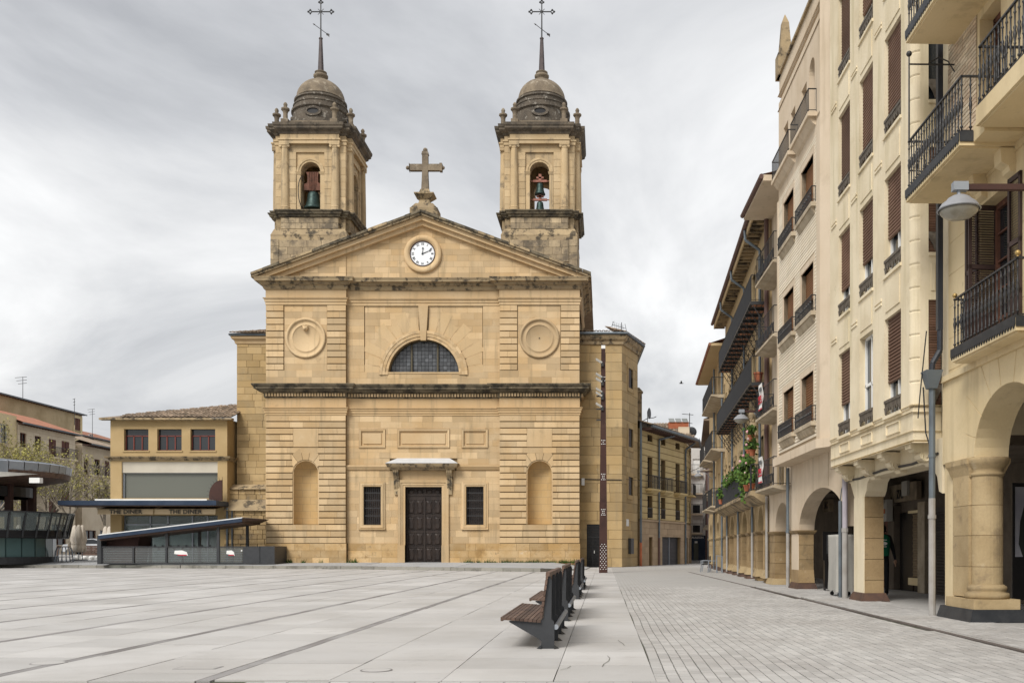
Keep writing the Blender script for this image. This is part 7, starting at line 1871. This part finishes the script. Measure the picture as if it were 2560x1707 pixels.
for x_ in (26.85, 27.65):
    for y_ in (.05, -.42): MB().tube((x_-.02, y_, .06), (x_+.02, y_, .06), .055, .055, 12).box(x_-.02, x_+.02, y_-.02, y_+.02, .06, .2).build('castor', m_iron, tr)
bn = thing('dark_signboard', 'black standing board with a bin behind the arched pier', 'sign', (31.0, -.8, 0))
MB().box(30.9, 31.05, -1.0, -.55, .05, .95).build('bin', m_dark, bn); MB().box(30.95, 31.0, -1.1, -.5, .95, 1.85).build('board', m_dark, bn); MB().box(30.94, 30.949, -.95, -.62, 1.15, 1.75).build('notice', m_steel, bn)
for x_ in (30.9, 31.05): MB().tube((x_, -.98, 0), (x_, -.98, .1), .02, .02, 6).tube((x_, -.57, 0), (x_, -.57, .1), .02, .02, 6).build('foot', m_iron, bn)
# cafe chairs by the far arcade
S4()
for k, (s_, y_, lb) in enumerate(((57.2, .9, 'black cafe chair on the left by the far arcade'), (55.6, 1.1, 'black cafe chair in the middle by the far arcade'), (54.6, .75, 'wicker cafe chair on the right by the far arcade'))):
    c = thing('cafe_chair', lb, 'chair', (s_, y_, 0), 'chairs by the far arcade'); mt = m_dark if k < 2 else m_wood
    MB().box(s_-.22, s_+.22, y_-.22, y_+.22, .42, .46).build('seat', mt, c); MB().box(s_-.22, s_+.22, y_-.24, y_-.2, .5, .9).build('backrest', mt, c)
    for a, b in ((-1,-1), (1,-1), (1,1), (-1,1)): MB().tube((s_+a*.26, y_+b*.26, 0), (s_+a*.2, y_+b*.2, .43), .016, .016, 6).build('leg', m_zinc, c)
    for a in (-1, 1): MB().path([(s_+a*.24, y_+.22, .42), (s_+a*.24, y_+.22, .65), (s_+a*.24, y_-.22, .65)], .016, 5).build('armrest', m_zinc, c)
c = thing('stacked_chair_frame', 'bare metal chair frame standing against the far arcade pier', 'chair frame', (53.6, .45, 0))
for x_ in (53.4, 53.8): MB().path([(x_, .3, 0), (x_, .3, .9), (x_, .6, .95), (x_, .6, 0)], .02, 6).build('side_frame', m_zinc, c)
MB().tube((53.4, .3, .9), (53.8, .3, .9), .02, .02, 6).tube((53.4, .6, .95), (53.8, .6, .95), .02, .02, 6).build('cross_bar', m_zinc, c)
# person half hidden behind the second pier
frame()
def person(X_, Y_, hgt):
    p = thing('person', 'person seen from behind in a green bib and black clothes beside the pier', 'person', (X_, Y_, 0))
    k = hgt/1.75
    J = {'pel': (0,0,.95), 'sp': (0,.01,1.15), 'ch': (0,0,1.35), 'nk': (0,0,1.5), 'hd': (0,-.02,1.58), 'ht': (0,-.01,1.72),
         'ls': (-.18,0,1.43), 'le': (-.26,.04,1.15), 'lh': (-.27,-.06,.88), 'rs': (.18,0,1.43), 're': (.27,.03,1.15), 'rh': (.31,-.05,.9),
         'lhp': (-.09,0,.92), 'lk': (-.11,-.02,.5), 'la': (-.12,.03,.09), 'lt': (-.13,.17,.04), 'rhp': (.09,0,.92), 'rk': (.1,-.03,.5), 'ra': (.12,.02,.09), 'rt': (.14,.16,.04)}
    E_ = [('pel','sp'),('sp','ch'),('ch','nk'),('nk','hd'),('hd','ht'),('ch','ls'),('ls','le'),('le','lh'),('ch','rs'),('rs','re'),('re','rh'),('pel','lhp'),('lhp','lk'),('lk','la'),('la','lt'),('pel','rhp'),('rhp','rk'),('rk','ra'),('ra','rt')]
    Rr = {'pel': (.15,.11), 'sp': (.145,.1), 'ch': (.165,.115), 'nk': (.06,.06), 'hd': (.085,.095), 'ht': (.06,.07), 'ls': (.075,.07), 'le': (.05,.05), 'lh': (.035,.03), 'rs': (.075,.07), 're': (.05,.05), 'rh': (.035,.03),
          'lhp': (.1,.1), 'lk': (.065,.065), 'la': (.045,.05), 'lt': (.04,.035), 'rhp': (.1,.1), 'rk': (.065,.065), 'ra': (.045,.05), 'rt': (.04,.035)}
    ks_ = list(J); me = bpy.data.meshes.new('body')
    me.from_pydata([tuple(c*k for c in J[q]) for q in ks_], [(ks_.index(a), ks_.index(b)) for a, b in E_], [])
    o = bpy.data.objects.new('body', me); COL.objects.link(o); o.parent = p
    sk = o.modifiers.new('skin', 'SKIN'); ss = o.modifiers.new('sub', 'SUBSURF'); ss.levels = 2; ss.render_levels = 2
    for i, q in enumerate(ks_): me.skin_vertices[0].data[i].radius = tuple(r_*k for r_ in Rr[q])
    me.skin_vertices[0].data[0].use_root = True
    me.materials.append(mk('black_clothes', (.012,.012,.014), .85))
    frame(X_, Y_)
    tb_ = MB(); rows_ = [(.17,.115,.98), (.185,.13,1.15), (.205,.14,1.32), (.2,.125,1.43), (.12,.1,1.5)]
    n_ = 20; tb_.add([(a*k*math.cos(2*math.pi*i/n_), b*k*math.sin(2*math.pi*i/n_), z_*k) for a, b, z_ in rows_ for i in range(n_)], [(r_*n_+i, r_*n_+(i+1) % n_, (r_+1)*n_+(i+1) % n_, (r_+1)*n_+i) for r_ in range(4) for i in range(n_)])
    bib = tb_.build('green_bib', mk('green_cloth', (.012,.16,.085), .8), p, True)
    for (z_, w_) in ((1.36, .08), (1.2, .07)): MB().box(-w_*k, w_*k, -.142*k, -.132*k, z_*k, (z_+.02)*k).build('white_print', m_white, bib)
    MB().prism([(.09*k*math.cos(t_), (1.285+.045*math.sin(t_))*k) for t_ in [2*math.pi*i/10 for i in range(10)]], -.146*k, -.138*k).build('white_emblem', m_white, bib)
    m_skin = mk('skin', (.42,.25,.17), .6)
    for s in (-1, 1):
        hx, hy, hz = J['rh'] if s > 0 else J['lh']; hm_ = MB().ball((hx*k, hy*k, (hz-.06)*k), .04*k, 8, 6, 1.3)
        for f_ in range(4): y_ = hy-.03+f_*.02; hm_.path([(hx*k, y_*k, (hz-.09)*k), ((hx+.004)*k, (y_-.004)*k, (hz-.135-.01*(f_ in (1,2)))*k), (hx*k, (y_-.012)*k, (hz-.165-.012*(f_ in (1,2)))*k)], .0085*k, 6)
        hm_.path([((hx-s*.02)*k, (hy-.035)*k, (hz-.05)*k), ((hx-s*.03)*k, (hy-.06)*k, (hz-.09)*k), ((hx-s*.028)*k, (hy-.065)*k, (hz-.12)*k)], .0095*k, 6).build('hand', m_skin, p, True)
    hh_ = MB().ball((0, -.02*k, 1.64*k), .098*k, 14, 10, 1.2); hh_.build('hair', m_dark, p, True)
    fh = MB().ball((0, .012*k, 1.615*k), .088*k, 14, 10, 1.2).ball((0, .1*k, 1.61*k), .016*k, 6, 5)
    for s in (-1, 1): fh.ball((s*.088*k, .0, 1.615*k), .02*k, 6, 5, 1.3)
    fh.build('head', m_skin, p, True)
    frame()
person(7.66, 27.0, 1.98)
# ================================================================== plaza furniture
frame()
# ---- light mast
mast = thing('light_mast', 'tall rust brown steel light mast studded with white bolts and floodlights', 'light mast', (-.04, 54, 0))
YM = 54.0; mh = at(0, 872, YM)[1]
def mw(z): return .235 - .125*z/mh
MB().frus(-.04-mw(0), -.04+mw(0), YM-mw(0)*.8, YM+mw(0)*.8, 0, -.04-mw(mh), -.04+mw(mh), YM-mw(mh)*.8, YM+mw(mh)*.8, mh).build('shaft', m_corten, mast)
MB().box(-.04-.11, -.04+.11, YM-.09, YM+.09, mh+.002, mh+.18).build('cap', m_white, mast)
bm = mesh_of(MB().lathe([(.027, 0), (.024, .012), (.01, .02)], 0, 0, 8), m_white)
def bolt(x_, z_): inst('bolt', bm, mast, (-.04+x_, YM-mw(z_)*.8-.002, z_), (R(90), 0, 0))
for r_ in range(14):
    z_ = .2 + r_*.105
    for k in range(2 if r_ % 2 else 3): bolt((k-(.5 if r_ % 2 else 1))*.15, z_)
for v, rows in ((1280, 'abba'), (1192, 'abba'), (1108, 'aba'), (950, 'aba')):
    for k, ch_ in enumerate(rows):
        z_ = at(0, v, YM)[1] - k*.1 + .15
        for j in range(3 if ch_ == 'a' else (2 if rows == 'abba' else 1)): bolt((j-(1 if ch_ == 'a' else (.5 if rows == 'abba' else 0)))*.09, z_)
for v in (907, 943, 955, 980, 990, 1017):
    z_ = at(0, v, YM)[1]
    m = MB().box(-.34, .06, -.12, .12, -.03, .05); m2 = MB().box(-.3, .0, -.1, .1, -.036, -.031)
    for q in (m, m2): q.v = [(-.16+x_*math.cos(R(32))+z__*math.sin(R(32)), YM-.1+y_, z_-x_*math.sin(R(32))*1.0+z__) for x_, y_, z__ in q.v]
    f_ = m.build('floodlight', m_cloth, mast); m2.build('lens', m_white, f_)
    MB().box(-.16, -.02, YM-.2, YM-.14, z_-.22, z_-.02).build('bracket', m_iron, mast)
for v in (992, 1024, 1051): z_ = at(0, v, YM)[1]; MB().box(-.42, -.16, YM-.06, YM+.06, z_, z_+.07).build('camera_arm', m_iron, mast)

# ---- benches: slatted timber on dark steel plates
def bench_plate():
    m = MB()
    pts = [(-.09, .0), (.085, .0), (.085, .30), (.075, .36), (.045, .38), (.05, .9), (.03, .95), (-.005, .93), (-.06, .40), (-.10, .36), (-.50, .365), (-.51, .35), (-.13, .13), (-.09, .1)]
    m.prism(pts, -.012, .012)
    for s in (-1, 1): m.add([(s*.085, -.09, 0), (s*.085, .09, 0), (s*.15, 0, .0), (s*.085, 0, .05)], [(0,1,2), (0,2,3), (1,3,2), (0,3,1)])
    return mesh_of(m, m_steel)
plate = bench_plate(); slat = unitbox(m_wood)
bench_labels = ['nearest wooden slat bench in the row along the paving edge', 'second wooden bench from the front in the plaza row',
                'third wooden bench from the front in the plaza row', 'farthest of the four wooden benches in the plaza row']
for (y0, n), lab in zip(((12.84, 4), (17.75, 4), (25.5, 4), (31.3, 4)), bench_labels):
    x0 = -.735; Lb = 3.26
    b_ = thing('bench', lab, 'bench', (x0, y0+Lb/2, 0), 'benches in a row on the plaza')
    for k in range(4): inst('leg_plate', plate, b_, (x0, y0+k*1.085, 0))
    MB().tube((x0+.105, y0-.0, .28), (x0+.105, y0+Lb, .28), .034, .034, 10).build('tie_tube', m_zinc, b_)
    for i in range(9): inst('seat_slat', slat, b_, (x0-.565+i*.056, y0+Lb/2, .392-.004*i+random.uniform(-.002,.002)), (0, R(1.5), 0), (.05, Lb+.1, .032))
    inst('seat_slat', slat, b_, (x0-.60, y0+Lb/2, .388), (0, 0, 0), (.03, Lb+.1, .05))
    for i in range(8):
        t = i/7; inst('back_slat', slat, b_, (x0-.085+.075*t, y0+Lb/2, .44+.50*t), (0, R(8.5), 0), (.03, Lb+.1, .064))
    inst('top_rail', slat, b_, (x0-.0, y0+Lb/2, .975), (0, R(8), 0), (.05, Lb+.1, .05))

# ---- closed parasols, tables, car and benches behind the pavilion
def parasol(u, Y, label, grp='closed parasols at the back of the plaza'):
    X_ = at(u, 0, Y)[0]; p = thing('parasol', label, 'parasol', (X_, Y, .37), grp)
    MB().tube((X_, Y, .37), (X_, Y, 3.2), .035, .035, 8).build('pole', m_zinc, p); MB().box(X_-.3, X_+.3, Y-.3, Y+.3, .37, .45).build('base', m_steel, p)
    m = MB(); n = 16; prof = [(.06, 3.3), (.16, 3.15), (.26, 2.6), (.30, 2.1), (.22, 1.75), (.27, 1.5), (.31, 1.2), (.2, 1.05)]
    vs = []
    for r_, z_ in prof:
        for i in range(n): a = 2*math.pi*i/n; q = r_*(1+.22*math.cos(a*6+z_*2)); vs.append((X_+q*math.cos(a), Y+q*math.sin(a), z_))
    fs = [(k*n+i, k*n+(i+1) % n, (k+1)*n+(i+1) % n, (k+1)*n+i) for k in range(len(prof)-1) for i in range(n)]
    m.add(vs, fs); m.build('canopy', m_parasol, p, True); MB().tube((X_, Y, 1.72), (X_, Y, 1.8), .27, .27, 12).build('strap', m_parasol, p)
for u, Y, lb in ((187, 82, 'leftmost of three closed cream parasols by the stair shelter'), (197, 80.5, 'middle one of three closed cream parasols by the stair shelter'), (206, 81.5, 'right one of three closed cream parasols by the stair shelter'),
                 (264, 86, 'left of two closed parasols half hidden by the stair shelter'), (274, 86, 'right of two closed parasols half hidden by the stair shelter'), (47, 80, 'closed parasol behind the pavilion glass, left of two'), (64, 80, 'closed parasol behind the pavilion glass, right of two')): parasol(u, Y, lb)
X_ = at(160, 0, 71)[0]
tb = thing('high_table', 'round high table with a ring of upturned metal stools beside the pavilion', 'table', (X_, 71, .37))
MB().lathe([(.42, 1.44), (.45, 1.46), (.45, 1.5), (.42, 1.51)], X_, 71, 24).build('table_top', m_wood, tb)
for k in range(14):
    a = 2*math.pi*k/14; MB().path([(X_+.62*math.cos(a), 71+.62*math.sin(a), .38), (X_+.56*math.cos(a+.1), 71+.56*math.sin(a+.1), 1.1), (X_+.44*math.cos(a), 71+.44*math.sin(a), 1.42)], .028, 5).build('leg', m_zinc, tb)
MB().lathe([(.56, .72), (.58, .74), (.56, .76)], X_, 71, 24).build('ring', m_zinc, tb)
for u0, u1, lb in ((112, 146, 'brown timber screen bench seen left of the high table'), (203, 250, 'brown timber screen bench seen right of the closed parasols')):
    a_, b_ = at(u0, 0, 86)[0], at(u1, 0, 86)[0]; t = thing('timber_screen', lb, 'screen', ((a_+b_)/2, 86, .37))
    for k in range(6): bx('plank', m_wood, t, a_, b_, 86, 86.08, .75+k*.145, .885+k*.145)
    for x_ in (a_+.2, (a_+b_)/2, b_-.2): MB().box(x_-.06, x_+.06, 86.09, 86.2, .36, 1.6).build('post', m_steel, t)
balls = ['first', 'second', 'third', 'fourth', 'fifth', 'sixth']
for k, u in enumerate((120, 134, 188, 211, 229, 245)):
    X_ = at(u, 0, 84)[0]; o = MB().ball((X_, 84, .56), .24, 14, 8, .8).lathe([(.2, .37), (.2, .42)], X_, 84, 12).build('stone_bollard', m_white, None, True); tag(o, balls[k] + ' white round bollard from the left at the back of the plaza', 'bollard', 'round bollards at the back')
rd = MB().box(-70, -40, 88.5, 98, .3, .78).build('raised_road', m_settfar); struct(rd)
# parked car, mostly behind the parasols
cxa, cya = at(222, 0, 92)[0], 92
car = thing('parked_car', 'silver hatchback parked behind the closed parasols', 'car', (cxa, cya, .78))
m_car = mk('car_paint', (.55,.57,.60), .25, 0, (.5,.52,.55), 1, .2, 0, 0, coat=.6)
frame(cxa, cya, .78)
body = [(-2.05,.35),(-2.1,.75),(-1.95,.95),(-1.0,1.02),(-.55,1.42),(.9,1.5),(1.7,1.3),(2.0,.95),(2.05,.5),(1.95,.3),(-1.9,.28)]
MB().prism(body, -.85, .85).build('body', m_car, car)
for s in (-1, 1): MB().prism([(-.9,1.02),(-.5,1.36),(.85,1.43),(1.5,1.25),(1.6,1.02)], s*.86-.004, s*.86+.004).build('side_window', m_glass, car)
for x_ in (-1.3, 1.25):
    for s in (-1, 1):
        w = MB().tube((x_, s*.7, .32), (x_, s*.9, .32), .32, .32, 18).build('wheel', m_black, car); MB().tube((x_, s*.9, .32), (x_, s*.91, .32), .2, .2, 12).build('rim', m_zinc, w)
for s in (-1, 1): MB().box(-2.1, -1.95, s*.55-.2, s*.55+.2, .68, .85).build('headlight', m_white, car)
MB().add([(-1.0,-.75,1.04),(-1.0,.75,1.04),(-.56,.68,1.42),(-.56,-.68,1.42)], [(0,1,2,3)]).build('windscreen', m_glass, car)
frame()
# ---- bird
X_, z_ = at(1703, 958, 90); bd = thing('bird', 'tiny dark bird flying in the grey sky over the side street', 'bird', (X_, 90, z_))
MB().lathe([(.01, -.22), (.05, -.1), (.06, .05), (.03, .18), (.01, .24)], 0, 0, 8)
q = MB().lathe([(.01, -.22), (.05, -.1), (.06, .05), (.03, .18), (.01, .24)], 0, 0, 8); q.v = [(X_+z__, 90+y_, z_+x_*.8) for x_, y_, z__ in q.v]; q.build('body', m_steel, bd)
for s in (-1, 1): MB().add([(X_-.06, 90, z_+.02), (X_+.08, 90, z_+.02), (X_+.05, 90+s*.3, z_+.18), (X_-.1, 90+s*.45, z_+.12)], [(0,1,2,3)]).build('wing', m_steel, bd)

# ---- trees
def tree(X_, Y_, h, spread, label, n_leaf, seed, leafmat=m_leafy, z0=.3):
    rnd = random.Random(seed)
    t = thing('bare_spring_tree', label, 'tree', (X_, Y_, z0), 'trees behind the pavilion')
    tr = MB(); tw = MB(); tips = []
    fork = h*.33
    tr.tube((X_, Y_, z0), (X_+.05, Y_, z0+fork*.5), .24, .19, 10).tube((X_+.05, Y_, z0+fork*.5), (X_, Y_, z0+fork), .19, .17, 10)
    def grow(p, d, l, r_, lev):
        q = p + d*l
        (tr if lev < 2 else tw).tube(tuple(p), tuple(q), r_, r_*.62, 6 if lev < 2 else 3)
        if lev >= 2: tips.append((p+q)/2)
        if lev == 4: tips.append(q); return
        for _ in range((4, 4, 3, 3)[lev] if lev else 6):
            a = rnd.uniform(0, 6.28); e = rnd.uniform(.15, .75) if lev else rnd.uniform(.1, .7)
            nd = (d*(1-e) + Vector((math.cos(a), math.sin(a), rnd.uniform(-.15, .9)))*e).normalized()
            grow(q if lev == 0 else p + d*l*rnd.uniform(.45, 1), nd, l*rnd.uniform(.55, .8) if lev else h*.26*spread, r_*.55, lev+1)
    grow(Vector((X_, Y_, z0+fork*.9)), Vector((0, 0, 1)), h*.08, .17, 0)
    tr.build('trunk', m_bark, t); tw.build('twigs', m_bark, t)
    lf = MB()
    for _ in range(n_leaf):
        p = rnd.choice(tips) + Vector((rnd.gauss(0,.22), rnd.gauss(0,.22), rnd.gauss(0,.2))); s = rnd.uniform(.05, .13)
        a = Vector((rnd.gauss(0,1), rnd.gauss(0,1), rnd.gauss(0,1))).normalized(); b = a.cross(Vector((rnd.gauss(0,1), rnd.gauss(0,1), rnd.gauss(0,1)))).normalized()
        lf.poly([p - a*s, p + b*s*.5, p + a*s, p - b*s*.5])
    stuff(lf.build('leaves', leafmat, t))
for u, Y, h, sp, nl, lb in ((174, 90, 9.6, 1.25, 1500, 'sparse tree with pale young leaves, its trunk left of the closed parasols'), (262, 95, 8.6, 1.1, 1000, 'sparse budding tree partly hidden behind the diner canopy'),
                            (60, 92, 10.4, 1.35, 3800, 'leafier yellow green tree behind the round pavilion'), (-10, 88, 10.8, 1.3, 3800, 'yellow green tree at the left edge above the pavilion roof'), (118, 98, 9.8, 1.2, 1300, 'budding tree in front of the red roofed house')):
    tree(at(u, 0, Y)[0], Y, h, sp, lb, nl, int(u*7+3))
